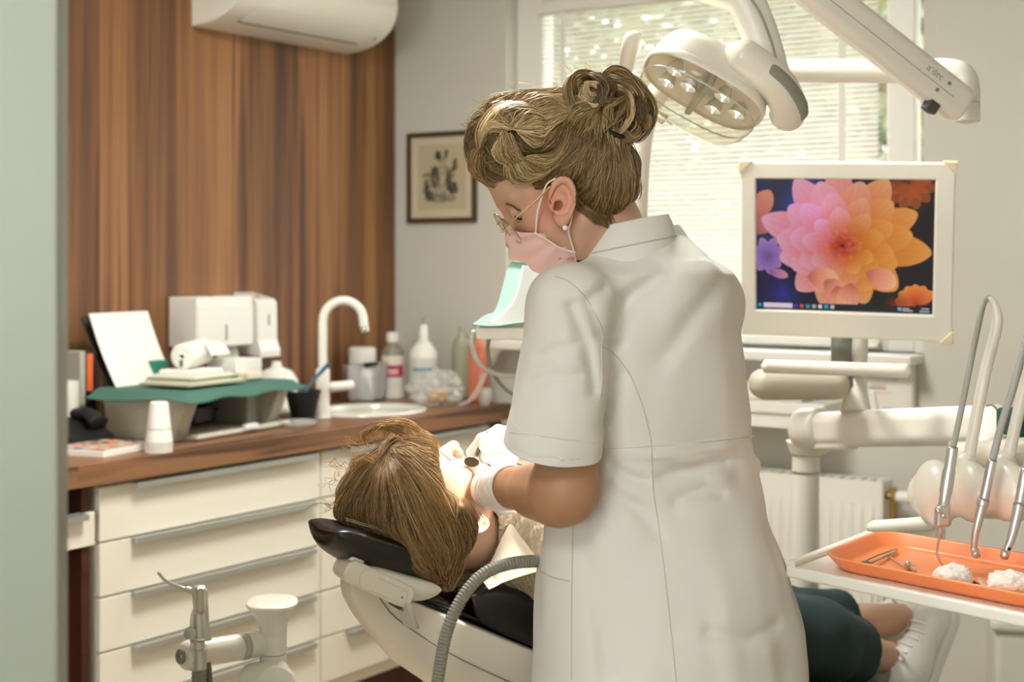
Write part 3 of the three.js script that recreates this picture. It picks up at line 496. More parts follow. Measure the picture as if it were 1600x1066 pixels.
// ---------- beyond the window ----------
{
  struct('outside_ground', box(-30, -0.6, -40, 20, -0.5, ZW - 0.6), mat('#9a9a80', 0.95));
  const leafG = sheet((u, v) => V((u - 0.5) * 0.055 * Math.sin(PI * clamp(v, 0.04, 0.97)), 0.012 * Math.sin(v * PI), (v - 0.5) * 0.10), 2, 3);
  const tree = (x, z, h, r, n, c, label, sd) => {
    seed(sd); const t = thing('tree', label, 'tree', V(x, -0.5, z), 0, 'trees outside the window');
    const bark = mat('#6b5c46', 0.9); const bits = [tube([V(0, 0, 0), V(0.06, h * 0.5, 0.03), V(-0.05, h, 0)], q => lerp(0.11, 0.03, q), 12, 8)];
    const tips = []; for (let i = 0; i < 22; i++) { const a = rnd() * 6.283, y = h * rr(0.22, 0.95), l = r * rr(0.5, 1), e = V(Math.cos(a) * l, y + l * rr(0.1, 0.6), Math.sin(a) * l); bits.push(tube([V(0, y - 0.2, 0), V(e.x * 0.5, y + 0.1, e.z * 0.5), e], q => lerp(0.03, 0.008, q), 8, 5)); tips.push(e, V(e.x * 0.6, lerp(y, e.y, 0.6), e.z * 0.6)); }
    part('trunk', merge(bits), bark, t);
    const m = phys(c, 0.7, { transmission: 0.35, thickness: 0 }); const im = new THREE.InstancedMesh(leafG, m, n); im.name = 'foliage'; im.userData = { kind: 'stuff' }; const q = new THREE.Object3D(), col = new THREE.Color();
    for (let i = 0; i < n; i++) { const p = tips[Math.floor(rnd() * tips.length)], g = () => (rnd() + rnd() + rnd() - 1.5) * 0.62; q.position.set(p.x + g(), p.y + g(), p.z + g()); q.rotation.set(rnd() * 6, rnd() * 6, rnd() * 6); q.scale.setScalar(rr(0.9, 2.1)); q.updateMatrix(); im.setMatrixAt(i, q.matrix); im.setColorAt(i, col.setRGB(rr(0.6, 1.2), rr(0.75, 1.1), rr(0.5, 0.9))); }
    im.castShadow = im.receiveShadow = true; t.add(im);
  };
  tree(-4.9, -9.4, 3.4, 1.5, 4600, '#6f7256', 'olive green leafy tree outside the left part of the window', 21);
  tree(-3.5, -10.6, 4.0, 1.5, 4200, '#777b63', 'pale leafy tree outside the middle of the window', 22);
  tree(-2.4, -9.0, 2.9, 1.3, 3800, '#75745a', 'lower leafy tree outside the right part of the window', 23);
  tree(-5.9, -12.5, 4.6, 1.8, 3800, '#6d7258', 'farther leafy tree between the left and middle ones outside', 24);
}
// ---------- monitor on its column ----------
{
  const t = thing('monitor', 'white flat monitor showing an orange and pink flower in front of the window', 'monitor', V(-1.1919,1.4378,-3.0559), R(17)); t.rotation.order = 'YXZ'; t.rotation.x = R(11); t.rotation.z = R(-1.4); t.updateMatrixWorld(true);
  const W = 0.378, H = 0.294, L = -W / 2 - 0.034, Rr = W / 2 + 0.041, T = H / 2 + 0.037, B = -H / 2 - 0.058;
  const s = new THREE.Shape([[L, B], [Rr, B], [Rr, T], [L, T]].map(p => new THREE.Vector2(p[0], p[1]))), h = new THREE.Path([[-W / 2, -H / 2], [-W / 2, H / 2], [W / 2, H / 2], [W / 2, -H / 2]].map(p => new THREE.Vector2(p[0], p[1]))); s.holes.push(h);
  part('bezel', new THREE.ExtrudeGeometry(s, { depth: 0.012, bevelEnabled: true, bevelSize: 0.004, bevelOffset: -0.004, bevelThickness: 0.004, bevelSegments: 3 }).translate(0, 0, -0.012), M.enamel, t);
  part('housing', box(L + 0.004, B + 0.004, -0.055, Rr - 0.004, T - 0.004, -0.013, 0.012), M.enamel, t);
  const tex = canvasTex(1024, 796, (x, w, h) => {
    let g = x.createLinearGradient(0, 0, w, h); g.addColorStop(0, '#12224f'); g.addColorStop(0.45, '#101526'); g.addColorStop(1, '#0c1016'); x.fillStyle = g; x.fillRect(0, 0, w, h);
    const glow = (cx, cy, r, c) => { const q = x.createRadialGradient(cx, cy, 0, cx, cy, r); q.addColorStop(0, c); q.addColorStop(1, 'rgba(0,0,0,0)'); x.fillStyle = q; x.fillRect(cx - r, cy - r, 2 * r, 2 * r); };
    glow(230, 150, 200, 'rgba(28,74,190,0.95)'); glow(300, 60, 220, 'rgba(22,70,190,0.8)'); glow(160, 700, 300, 'rgba(40,44,150,0.95)'); glow(330, 560, 200, 'rgba(30,60,140,0.8)'); glow(60, 380, 180, 'rgba(30,50,140,0.6)');
    const mix = (a, b, t) => a.map((v, i) => Math.round(lerp(v, b[i], t))); const css = (c, a = 1) => `rgba(${c[0]},${c[1]},${c[2]},${a})`;
    const petal = (bx, by, ang, len, wid, c0, c1, al = 1) => {
      x.save(); x.translate(bx, by); x.rotate(ang); const q = x.createLinearGradient(0, 0, len, 0); q.addColorStop(0, css(mix(c0, [90, 20, 20], 0.35), al)); q.addColorStop(0.35, css(c0, al)); q.addColorStop(1, css(c1, al)); x.fillStyle = q;
      x.beginPath(); x.moveTo(0, 0); x.bezierCurveTo(len * 0.25, -wid * 0.75, len * 0.8, -wid * 0.75, len, -wid * 0.08); x.quadraticCurveTo(len * 1.02, wid * 0.05, len, wid * 0.12); x.bezierCurveTo(len * 0.8, wid * 0.75, len * 0.25, wid * 0.7, 0, 0); x.fill();
      x.strokeStyle = css(mix(c0, [120, 40, 20], 0.5), 0.28 * al); x.lineWidth = 2; for (const k of [-0.3, 0, 0.28]) { x.beginPath(); x.moveTo(len * 0.08, 0); x.quadraticCurveTo(len * 0.5, wid * k * 1.3, len * 0.92, wid * k * 0.6); x.stroke(); } x.restore();
    };
    seed(77);
    // blurred flowers behind
    x.filter = 'none'; for (let i = 0; i < 7; i++) petal(880, 30, -0.4 + i * 0.55, 150, 70, [190, 84, 30], [214, 110, 40], 0.75); glow(900, 60, 200, 'rgba(196,90,30,0.5)');
    petal(-20, 260, -1.1, 210, 110, [196, 110, 100], [222, 140, 110]); petal(-30, 330, -0.6, 150, 90, [176, 96, 96], [206, 130, 110]);
    for (let i = 0; i < 9; i++) petal(70, 470, i * 0.72, 95 + 25 * rnd(), 56, [126, 100, 176], [186, 130, 190], 0.95); petal(70, 560, 0.25, 120, 50, [170, 110, 170], [216, 140, 150]);
    for (let i = 0; i < 8; i++) petal(930, 740, 2.4 + i * 0.45, 120, 70, [214, 96, 40], [240, 150, 70]); glow(800, 740, 90, 'rgba(170,40,10,0.8)');
    // the large flower
    const cx = 505, cy = 400, tone = a => { const rx = Math.cos(a), ry = Math.sin(a); const l = clamp(0.5 - rx * 0.55 - ry * 0.15, 0, 1); return [mix([205, 108, 28], [216, 108, 100], l), mix([232, 158, 72], [226, 160, 190], l)]; };
    for (const [n, len, wid, off] of [[11, 465, 176, 0.1], [11, 385, 172, 0.36], [10, 300, 150, 0.15], [9, 215, 112, 0.45]])
      for (let i = 0; i < n; i++) { const a = off + i / n * 2 * PI + rr(-0.07, 0.07), [c0, c1] = tone(a), sq = Math.sin(a) > 0.2 ? 0.8 : 0.98; petal(cx + Math.cos(a) * 26, cy + Math.sin(a) * 24, a, len * sq * rr(0.9, 1.06), wid * rr(0.9, 1.1), c0, c1); }
    for (const [bx, by, a] of [[300, 590, 0.1], [400, 610, 0.7], [470, 640, 1.3], [640, 560, 0.35], [560, 620, 1.8]]) petal(bx, by, a, 185, 118, [232, 140, 112], [248, 190, 150], 0.95);
    for (let i = 0; i < 34; i++) { const a = rnd() * 6.283, r = 20 + 70 * rnd(); petal(cx + Math.cos(a) * r * 0.3, cy + Math.sin(a) * r * 0.25, a, r, 30, [206, 70, 50], [240, 130, 80]); }
    glow(cx, cy, 90, 'rgba(190,30,30,0.35)'); x.globalCompositeOperation = 'lighter'; glow(380, 170, 330, 'rgba(60,44,120,0.45)'); x.globalCompositeOperation = 'source-over';
    // task bar
    x.fillStyle = '#10151f'; x.fillRect(0, h - 44, w, 44); x.fillStyle = '#e8d8e4'; x.fillRect(42, h - 40, 172, 30); const ic = ['#1f9ad0', 0, '#3949a8', '#d3545c', '#23a0a0', '#b8b8c2', '#e8e8ea', '#2fb0c4', '#c9ccd2']; ic.forEach((c, i) => { if (c) { x.fillStyle = c; x.fillRect(i === 0 ? 8 : 150 + i * 36, h - 36, 22, 22); } });
    x.fillStyle = '#7fb6e8'; x.fillRect(826, h - 36, 20, 20); x.fillStyle = '#c8ccd4'; for (const [a, b, c] of [[852, 32, 40], [852, 20, 60], [960, 34, 44], [950, 18, 56]]) x.fillRect(a, h - b, c, 7);
  });
  part('screen', new THREE.PlaneGeometry(W, H).translate(0, 0, -0.008), new THREE.MeshStandardMaterial({ color: '#050505', roughness: 0.25, emissive: '#ffffff', emissiveMap: tex, emissiveIntensity: 0.5 }), t, 'lit screen with a large orange and pink flower');
  const cor = mat('#e6d9b0', 0.7);
  for (const [x, y, a] of [[L, T, 0], [Rr, T, -90], [Rr, B, 180]]) { const g = extrude([[0, 0], [0.030, 0], [0, -0.030]], 0.022, 0.002); g.rotateZ(R(a)); part('corner_guard', g.translate(x + (x < 0 ? -0.003 : 0.003), y + (y > 0 ? 0.003 : -0.003), -0.014), cor, t, 'cream corner guard'); }
  const logo = canvasTex(256, 48, (x, w, h) => { x.fillStyle = '#e4e0d3'; x.fillRect(0, 0, w, h); x.strokeStyle = '#8d8f86'; x.lineWidth = 7; x.beginPath(); x.arc(26, 24, 15, 0, 6.3); x.stroke(); x.beginPath(); x.moveTo(18, 20); x.lineTo(34, 30); x.stroke(); x.fillStyle = '#a6a79c'; x.font = '34px sans-serif'; x.fillText('hantouch', 58, 36); });
  part('maker_mark', new THREE.PlaneGeometry(0.064, 0.012).translate(0.0, -H / 2 - 0.026, 0.0006), mat('#ffffff', 0.5, { map: logo }), t);
  for (let i = 0; i < 5; i++) part('button', new THREE.CylinderGeometry(0.003, 0.003, 0.002, 12).rotateX(PI / 2).translate(W / 2 + 0.018, -0.05 - i * 0.018, 0.001), mat('#b8b4a6', 0.5), t);
  part('cable_clip', box(W / 2 - 0.02, -H / 2 - 0.012, 0, W / 2, -H / 2 - 0.006, 0.002), M.grey, t);
}
{
  const t = thing('monitor_column', 'pale grey column with a rounded housing and a long handle bar under the monitor', 'stand', V(-1.1855,1.0796,-3.0844));
  wpart('column', tube([V(-1.1727,1.081,-3.093), V(-1.1861,1.1478,-3.1322), V(-1.2031,1.2013,-3.1811), V(-1.2158,1.25,-3.2147), V(-1.2188,1.4173,-3.2187)], [0.0185, 0.024], 30, 24), M.enamel, t);
  wpart('column_foot', tube([V(-1.1773,1.074,-3.0899), V(-1.1798,1.1151,-3.1003), V(-1.1824,1.1557,-3.1226)], q => lerp(0.034, 0.017, q), 14, 24), M.enamel, t);
  wpart('dark_sleeve', tube([V(-1.2029,1.137,-3.0727), V(-1.2477,1.2285,-3.1872), V(-1.2514,1.3736,-3.1967)], [0.0235, 0.02], 20, 20), mat('#85877b', 0.6), t, 'dark grey sleeve beside the column');
  wpart('rounded_housing', (() => { const g = box(-0.21, -0.03, -0.05, 0, 0.034, 0.05, 0.03); g.applyMatrix4(new THREE.Matrix4().makeRotationY(R(34)).setPosition(V(-1.1776,1.1376,-3.0415))); return g; })(), mat('#c3beaa', 0.5), t);
  wpart('handle_bar', tube([V(-1.2821,1.1878,-2.8263), V(-1.138,1.1855,-2.8752), V(-0.9961,1.1833,-2.9226)], capR(0.0145, 0.03), 40, 18), M.enamel, t);
  wpart('bar_bracket', tube([V(-1.1118,1.1828,-2.8928), V(-1.1835,1.1635,-3.1099)], 0.012, 4, 12), M.enamel, t);
}
// ---------- under the window ----------
{
  const t = thing('wall_shelf', 'white shelf on the back wall below the window, behind the woman in the coat', 'shelf', V(-2.2, 0.89, -4.3));
  wpart('board', box(-2.45, 0.93, ZW + 0.001, -1.72, 0.965, -4.25, 0.004), M.white, t);
  wpart('fascia', box(-2.45, 0.885, -4.28, -1.72, 0.93, -4.262), M.white, t);
  for (const x of [-2.4, -1.8]) wpart('bracket', box(x, 0.80, ZW + 0.001, x + 0.03, 0.93, -4.30), M.white, t);
  single('white_case', 'flat white rounded case lying on the wall shelf below the monitor', 'case', box(-2.3, 0.9655, -4.42, -1.80, 1.015, -4.27, 0.012), M.white);
}
{
  const t = thing('radiator', 'white panel radiator with upright flutes below the window', 'radiator', V(-2.1, 0.15, -4.36));
  const x0 = -2.75, x1 = -1.565, y0 = 0.16, y1 = 0.735, z0 = -4.40, z1 = -4.315;
  wpart('panel', box(x0, y0, z1 - 0.012, x1, y1 - 0.02, z1, 0.004), M.white, t);
  const f = sheet((u, v) => { const a = lerp(-1, 1, u); return V(a * 0.0125, lerp(-0.235, 0.235, v), 0.008 * (1 - a * a) * sstep(0, 0.03, Math.min(v, 1 - v))); }, 6, 8, 0.001);
  for (let x = x0 + 0.045; x < x1 - 0.03; x += 0.0335) { const g = f.clone().translate(x, (y0 + y1) / 2 - 0.02, z1 + 0.0005); wpart('flute', g, M.white, t); }
  const slots = []; for (let x = x0 + 0.02; x < x1 - 0.02; x += 0.0335) slots.push(box(x, y1 - 0.006, z0 + 0.01, x + 0.02, y1, z1 - 0.012));
  wpart('top_grille', merge(box(x0, y1 - 0.022, z1 - 0.01, x1, y1, z1), box(x0, y1 - 0.022, z0, x1, y1, z0 + 0.01), slots), M.white, t);
  wpart('side_cap', box(x1, y0, z0, x1 + 0.006, y1, z1, 0.002), M.white, t); wpart('side_cap', box(x0 - 0.006, y0, z0, x0, y1, z1, 0.002), M.white, t);
  for (const x of [-2.5, -1.8]) wpart('wall_bracket', box(x, 0.3, ZW + 0.001, x + 0.04, 0.6, z0), M.white, t);
  wpart('valve', merge(tube([V(x1 + 0.006, 0.69, -4.35), V(x1 + 0.028, 0.69, -4.35)], 0.012, 3, 12), tube([V(x1 + 0.026, 0.715, -4.35), V(x1 + 0.026, 0.62, -4.35)], 0.011, 3, 12)), mat('#a98d4a', 0.35, { metalness: 0.8 }), t, 'brass valve');
  wpart('thermostat', tube([V(x1 + 0.037, 0.69, -4.35), V(x1 + 0.10, 0.69, -4.35)], q => 0.02 - 0.003 * Math.abs(2 * q - 1), 8, 20), M.white, t);
  wpart('pipe', tube([V(x1 + 0.026, 0.62, -4.35), V(x1 + 0.026, 0.002, -4.35)], 0.009, 3, 12), M.white, t);
}
{
  const t = thing('wall_dispenser', 'white box with a clear front and faded print on the wall below the window corner', 'dispenser', V(-1.57, 0.91, ZW + 0.001));
  wpart('housing', box(-1.665, 0.91, ZW + 0.001, -1.495, 1.092, ZW + 0.045, 0.006), M.white, t);
  const lab = canvasTex(192, 208, (x, w, h) => { x.fillStyle = '#e3dfd4'; x.fillRect(0, 0, w, h); x.fillStyle = '#d4d3cf'; x.fillRect(36, 26, 110, 34); x.fillStyle = '#dba98c'; x.fillRect(40, 74, 60, 5); x.fillStyle = '#8f9090'; x.fillRect(30, 84, 70, 9); x.fillStyle = '#d9b8a0'; x.fillRect(60, 104, 60, 5); x.fillStyle = '#bcc4cc'; x.fillRect(84, 160, 44, 8); });
  wpart('label', new THREE.PlaneGeometry(0.15, 0.165).translate(-1.58, 1.0, ZW + 0.0465), mat('#ffffff', 0.6, { map: lab }), t);
  wpart('lever', extrude([[0, 0], [0.05, 0], [0.035, 0.085], [0.01, 0.085]], 0.012, 0.003).translate(-1.645, 0.915, ZW + 0.047), M.whiteMatte, t);
}
// ---------- pole of the operating lamp, its arms and head ----------
{
  const t = thing('lamp_pole', 'tall white bent tube carrying the overhead lamp arm across the window', 'pole', V(0, 0, 0)); const foot = V(-1.5435,0.0473,-2.7585); t.position.set(foot.x, 0, foot.z); t.updateMatrixWorld(true);
  wpart('tube', tube([V(foot.x, 0.02, foot.z), V(foot.x, 0.6, foot.z), V(-1.5435,1.2799,-2.7585), V(-1.5412,1.5127,-2.76), V(-1.5261,1.6762,-2.7582), V(-1.486,1.7654,-2.7611), V(-1.415,1.7995,-2.7848), V(-1.2699,1.8011,-2.8344), V(-1.0828,1.7935,-2.8883), V(-0.9478,1.7858,-2.919)], 0.0245, 140, 20), M.enamel, t);
  wpart('elbow', tube([V(-0.9707,1.7864,-2.9096), V(-0.9182,1.7833,-2.9149), V(-0.8919,1.7718,-2.9206), V(-0.8856,1.7401,-2.9248), V(-0.8856,1.721,-2.9248)], 0.0265, 30, 22), M.enamel, t);
  wpart('swivel', merge(tube([V(-0.8856,1.7337,-2.9248), V(-0.8856,1.6779,-2.9248)], capR(0.0265, 0.12), 24, 22), tube([V(-0.8856,1.7198,-2.9248), V(-0.8856,1.7172,-2.9248)], 0.0272, 2, 22)), M.enamel, t);
  wpart('base_plate', lathe([[0, 0.03], [0.12, 0.03], [0.16, 0.012], [0.16, 0], [0, 0]], 32).translate(foot.x, 0, foot.z), M.enamel, t);
}
{
  const t = thing('operating_lamp', 'white overhead dental lamp with clear lens, two handles and a long jointed arm', 'lamp', V(-1.1727,1.653,-2.3451));
  const a = V(-0.89,1.7196,-2.8494), b = V(-1.2007,2.0593,-2.3504), ax = b.clone().sub(a), len = ax.length(); ax.normalize();
  const out = V(-0.559, 0, -0.829).negate(), side = out.clone().addScaledVector(ax, -out.dot(ax)).normalize(), up = ax.clone().cross(side).normalize();
  // spring arm: rounded box section with a seam
  const sec = roundRect(0.064, 0.072, 0.02), g = new THREE.ExtrudeGeometry(sec, { depth: len + 0.04, bevelEnabled: true, bevelThickness: 0.012, bevelSize: 0.012, bevelOffset: -0.012, bevelSegments: 4, curveSegments: 10 }).translate(0, 0, -0.012);
  wpart('spring_arm', g.applyMatrix4(basis(side, up, ax, a)), M.enamel, t);
  wpart('arm_seam', box(0.0318, -0.004, 0.02, 0.0326, -0.0028, len - 0.02).applyMatrix4(basis(side, up, ax, a)), M.grey, t);
  for (const [z, y] of [[0.045, 0.012], [0.06, -0.012]]) wpart('screw', new THREE.CylinderGeometry(0.004, 0.004, 0.003, 14).rotateZ(PI / 2).translate(0.0325, y, z).applyMatrix4(basis(side, up, ax, a)), M.grey, t);
  wpart('stop_button', box(-0.012, -0.012, 0.03, 0.012, 0.012, 0.055, 0.003).translate(0.015, (up.y > 0 ? -1 : 1) * 0.04, 0).applyMatrix4(basis(side, up, ax, a)), M.darkGrey, t);
  const font = await new FontLoader().loadAsync('fonts/droid/droid_serif_regular.typeface.json');
  const word = (s, h) => { const q = new TextGeometry(s, { font, size: h, depth: 0.0006, curveSegments: 4 }); q.computeBoundingBox(); return q; };
  { const q = merge(word('a', 0.012), word('o', 0.005).translate(0.0100, 0.0076, 0), word('dec', 0.012).translate(0.0148, 0, 0)); const T = basis(ax.clone().negate(), up.y > 0 ? up : up.clone().negate(), side, a.clone().addScaledVector(ax, 0.105).addScaledVector(side, 0.0322).addScaledVector(up, (up.y > 0 ? 1 : -1) * 0.006)); wpart('lettering', q.applyMatrix4(T), M.grey, t); }
  wpart('arm_joint', tube([V(-1.1959,2.0422,-2.3536), V(-1.1868,1.913,-2.3357)], 0.036, 4, 22), M.enamel, t);
  // curved drop arm down to the head
  const drop = curve([V(-1.1868,1.9074,-2.3357), V(-1.1518,1.8918,-2.3532), V(-1.1141,1.8728,-2.3726), V(-1.0896,1.8202,-2.3831), V(-1.0707,1.7577,-2.3898), V(-1.0538,1.6955,-2.3952)]);
  wpart('drop_arm', tube(drop, q => [lerp(0.036, 0.030, q), lerp(0.026, 0.022, q)], 50, 22, { up: V(-0.559, 0, -0.829) }), M.enamel, t);
  const inset = [V(-1.088,1.8666,-2.348), V(-1.0702,1.8368,-2.354), V(-1.0555,1.7925,-2.3639), V(-1.0406,1.7386,-2.3679), V(-1.0305,1.7032,-2.3747)]; wpart('trim_line', tube(inset, 0.0022, 40, 8), mat('#9a9a8a', 0.5), t);
  wpart('screw', new THREE.SphereGeometry(0.0045, 12, 10).translate(...V(-1.0582,1.754,-2.3645).toArray()), M.grey, t);
  // head
  const C = V(-1.1727,1.7118,-2.3451), aim = V(-1.3986,1.0102,-1.9757), n = aim.clone().sub(C).normalize(), A = n.clone().cross(out).normalize(); if (A.y > 0) A.negate(); const B = n.clone().cross(A).normalize();
  const T = basis(A, B, n, C);   // local x along the width of the lamp, z along the light
  const egg = (rx, ry, q = 2.6, k = 56) => [...Array(k)].map((_, i) => { const w = i / k * 2 * PI, c = Math.cos(w), s = Math.sin(w); return [Math.sign(c) * Math.pow(Math.abs(c), 2 / q) * rx, Math.sign(s) * Math.pow(Math.abs(s), 2 / q) * ry]; });
  const ringAt = (rx, ry, z, q) => egg(rx, ry, q).map(p => V(p[0], p[1], z));
  wpart('rear_shell', loft([ringAt(0.02, 0.015, -0.066), ringAt(0.075, 0.06, -0.064), ringAt(0.098, 0.085, -0.054), ringAt(0.108, 0.095, -0.036), ringAt(0.112, 0.099, -0.012), ringAt(0.112, 0.099, -0.004)], true, [true, false]).applyMatrix4(T), M.shell, t);
  wpart('bezel', loft([ringAt(0.112, 0.099, -0.006), ringAt(0.1155, 0.1025, -0.003), ringAt(0.116, 0.103, 0.006), ringAt(0.1135, 0.1005, 0.010), ringAt(0.1105, 0.0975, 0.009), ringAt(0.1105, 0.0975, -0.004)]).applyMatrix4(T), M.shell, t);
  const lens = loft([ringAt(0.1105, 0.0975, 0.008), ringAt(0.109, 0.096, 0.028), ringAt(0.102, 0.089, 0.048), ringAt(0.088, 0.076, 0.062), ringAt(0.05, 0.042, 0.068), ringAt(0.01, 0.008, 0.069)], true, [false, true]);
  wpart('lens', lens.applyMatrix4(T), phys('#f6f3ea', 0.06, { transmission: 1, thickness: 0, ior: 1.4, side: THREE.DoubleSide }), t, 'clear domed lens');
  wpart('lens_edge', loft([ringAt(0.1085, 0.0955, 0.029), ringAt(0.1095, 0.0965, 0.0305), ringAt(0.1082, 0.0952, 0.032)]).applyMatrix4(T), mat('#c9c8bd', 0.3), t);
  wpart('reflector', loft([ringAt(0.110, 0.097, 0.004), ringAt(0.095, 0.083, -0.006), ringAt(0.02, 0.018, -0.018)], true, [false, true]).applyMatrix4(T), mat('#efece2', 0.4), t);
  wpart('lens_divider', box(-0.006, -0.088, -0.004, 0.006, 0.088, 0.026, 0.003).applyMatrix4(T), mat('#a9aa9e', 0.35), t);
  const glow = mat('#fff7e4', 0.4, { emissive: OPERATORY_LAMP.color, emissiveIntensity: 4 });
  for (const [x, y] of [[-0.062, -0.032], [-0.062, 0.032], [-0.026, 0.0], [0.034, -0.036], [0.034, 0.036], [0.072, 0.0]]) {
    const d = wpart('led_cup', lathe([[0.006, -0.002], [0.012, 0.008], [0.016, 0.02], [0.0165, 0.02], [0.0125, 0.006], [0.007, -0.004]], 20).rotateX(PI / 2).translate(x, y, -0.006).applyMatrix4(T), mat('#e9e9e4', 0.2, { metalness: 0.6 }), t);
    wpart('led', new THREE.SphereGeometry(0.0055, 12, 8).translate(x, y, 0.006).applyMatrix4(T), glow, t);
  }
  // handles
  const hl = (pts, r) => tube(pts.map(p => p.applyMatrix4(T)), r, 44, 18);
  wpart('handle', hl([V(-0.152, 0.03, -0.020), V(-0.150, 0.022, 0.0), V(-0.144, -0.005, 0.018), V(-0.128, -0.05, 0.036), V(-0.092, -0.10, 0.046), V(-0.03, -0.126, 0.040)], q => lerp(0.018, 0.011, sstep(0.0, 0.5, q)) * Math.sqrt(clamp(q / 0.06, 0.05, 1))), M.shell, t, 'left handle with a rounded knob end');
  wpart('handle', merge(hl([V(-0.005, 0.092, -0.05), V(0.05, 0.095, -0.044), V(0.10, 0.085, -0.038), V(0.138, 0.05, -0.030), V(0.150, 0.012, -0.026), V(0.150, -0.012, -0.024)], q => 0.032 * Math.sqrt(clamp(Math.min(q, 1 - q) / 0.12, 0.04, 1)))), M.shell, t, 'broad right handle with a grey grip');
  wpart('grip', hl([V(0.068, 0.120, -0.042), V(0.112, 0.108, -0.038), V(0.152, 0.078, -0.032), V(0.174, 0.035, -0.026)], q => [0.011 * Math.sqrt(clamp(Math.min(q, 1 - q) / 0.12, 0.04, 1)), 0.012]), mat('#8b8d7e', 0.7), t, 'grey grip');
  const l = new THREE.SpotLight(OPERATORY_LAMP.color, OPERATORY_LAMP.power, 0, R(12), 0.75, 2); l.position.copy(C.clone().addScaledVector(n, 0.08)); l.target.position.copy(aim); l.shadow.radius = 4; scene.add(l, l.target);
}
// ---------- delivery unit: post, arm, instrument head, tray ----------
{
  const foot = V(-1.3309,-0.0522,-3.1793), t = thing('delivery_unit', 'cream dental delivery unit with jointed arm, bulbous instrument holder and tray arm', 'dental unit', V(0, 0, 0)); t.position.set(foot.x, 0, foot.z); t.updateMatrixWorld(true);
  const k = V(-1.3309,1.0176,-3.1793);
  wpart('post', merge(tube([V(foot.x, 0.02, foot.z), V(foot.x, V(-1.3309,0.9177,-3.1793).y, foot.z)], 0.0305, 3, 26), tube([V(foot.x, V(-1.3309,0.9192,-3.1793).y, foot.z), V(foot.x, k.y - 0.02, foot.z)], q => lerp(0.0315, 0.034, sstep(0.6, 1, q)), 12, 26)), M.enamel, t);
  wpart('base_plate', lathe([[0, 0.04], [0.16, 0.04], [0.22, 0.014], [0.22, 0], [0, 0]], 32).translate(foot.x, 0, foot.z), M.enamel, t);
  const e0 = V(-1.2995,1.0223,-3.1523), e1 = V(-0.8314,1.0834,-2.9372), dir = e1.clone().sub(e0).normalize();
  wpart('elbow', merge(tube([V(-1.3446,1.0179,-3.1822), V(-1.2639,1.0258,-3.1401)], capR(0.050, 0.2), 20, 28), tube([V(-1.3309,0.9588,-3.1793), V(-1.3296,0.9912,-3.1802)], q => lerp(0.034, 0.046, q), 6, 26)), M.enamel, t);
  const sec = roundRect(0.060, 0.080, 0.026), L = e0.distanceTo(e1), g = new THREE.ExtrudeGeometry(sec, { depth: L, bevelEnabled: true, bevelThickness: 0.02, bevelSize: 0.02, bevelOffset: -0.02, bevelSegments: 6, curveSegments: 12 });
  const sd = V(0, 1, 0).cross(dir).normalize(); wpart('arm', g.applyMatrix4(basis(sd, dir.clone().cross(sd), dir, e0)), M.enamel, t);
  const low = new THREE.ExtrudeGeometry(roundRect(0.05, 0.024, 0.01), { depth: 0.09, bevelEnabled: true, bevelThickness: 0.008, bevelSize: 0.008, bevelOffset: -0.008, bevelSegments: 4 }); wpart('arm_cover', merge(low.clone().translate(0, -0.034, 0.02), low.clone().translate(0, -0.034, L - 0.10)).applyMatrix4(basis(sd, dir.clone().cross(sd), dir, e0)), M.enamel, t);
  wpart('arm_mark', new THREE.CylinderGeometry(0.008, 0.008, 0.003, 18).rotateZ(PI / 2).translate(0.0, 0, L * 0.74).translate(sd.dot(V(0.559, 0, 0.829)) > 0 ? 0.028 : -0.028, 0, 0).applyMatrix4(basis(sd, dir.clone().cross(sd), dir, e0)), M.grey, t);
  // head body and its lobes
  const lobes = [[V(-0.7758,1.0239,-2.3958), 0.046], [V(-0.7098,1.0375,-2.3679), 0.040], [V(-0.6461,1.049,-2.3385), 0.040], [V(-0.5824,1.0604,-2.3091), 0.040], [V(-0.5197,1.0716,-2.279), 0.040]];
  const spine = capsule(V(-0.8007,1.0159,-2.4393), V(-0.5292,1.0529,-2.3208), 0.036, 0.042), roof = capsule(V(-0.7672,1.0763,-2.4981), V(-0.5483,1.109,-2.4045), 0.022, 0.03);
  const fs = [spine, roof, ...lobes.map(l => ellipsoid(l[0], [l[1] * 0.70, l[1] * 1.22, l[1] * 1.42], [V(0.829, 0, -0.559), V(0, 1, 0), V(0.559, 0, 0.829)]))], F = blend(fs, 0.013);
  const lo = V(1e9, 1e9, 1e9), hi = V(-1e9, -1e9, -1e9); for (const p of [...lobes.map(l => l[0]), V(-0.8007,1.0159,-2.4393), V(-0.596,1.0893,-2.6136)]) { lo.min(p); hi.max(p); } lo.addScalar(-0.09); hi.addScalar(0.09);
  wpart('instrument_holder', nets(F, lo, hi, 0.005), M.shell, t);
  wpart('head_support', tube([V(-0.8314,1.0834,-2.9372), V(-0.7626,1.0804,-2.6942), V(-0.7146,1.0757,-2.5094)], 0.034, 16, 20), M.enamel, t);
  wpart('tray_post', tube([V(-0.7824,0.9982,-2.4396), V(-0.7824,0.9148,-2.4396)], 0.0085, 3, 16), M.enamel, t);
  wpart('handle', tube([V(-0.9381,0.9316,-2.5275), V(-0.8813,0.944,-2.5055), V(-0.8122,0.9611,-2.4677), V(-0.7744,0.9747,-2.4449)], q => 0.0125 * Math.sqrt(clamp(q / 0.05, 0.3, 1)), 30, 16), M.enamel, t);
  wpart('handle_ring', new THREE.TorusGeometry(0.0105, 0.0016, 10, 28).scale(1.1, 0.55, 1).applyMatrix4(basis(V(0.829, 0.1, -0.559).normalize(), V(0, 1, 0), V(0.559, 0, 0.829), V(-0.7826,0.967,-2.4334))), M.chrome, t);
  // whip arms
  const whip = (px) => px; 
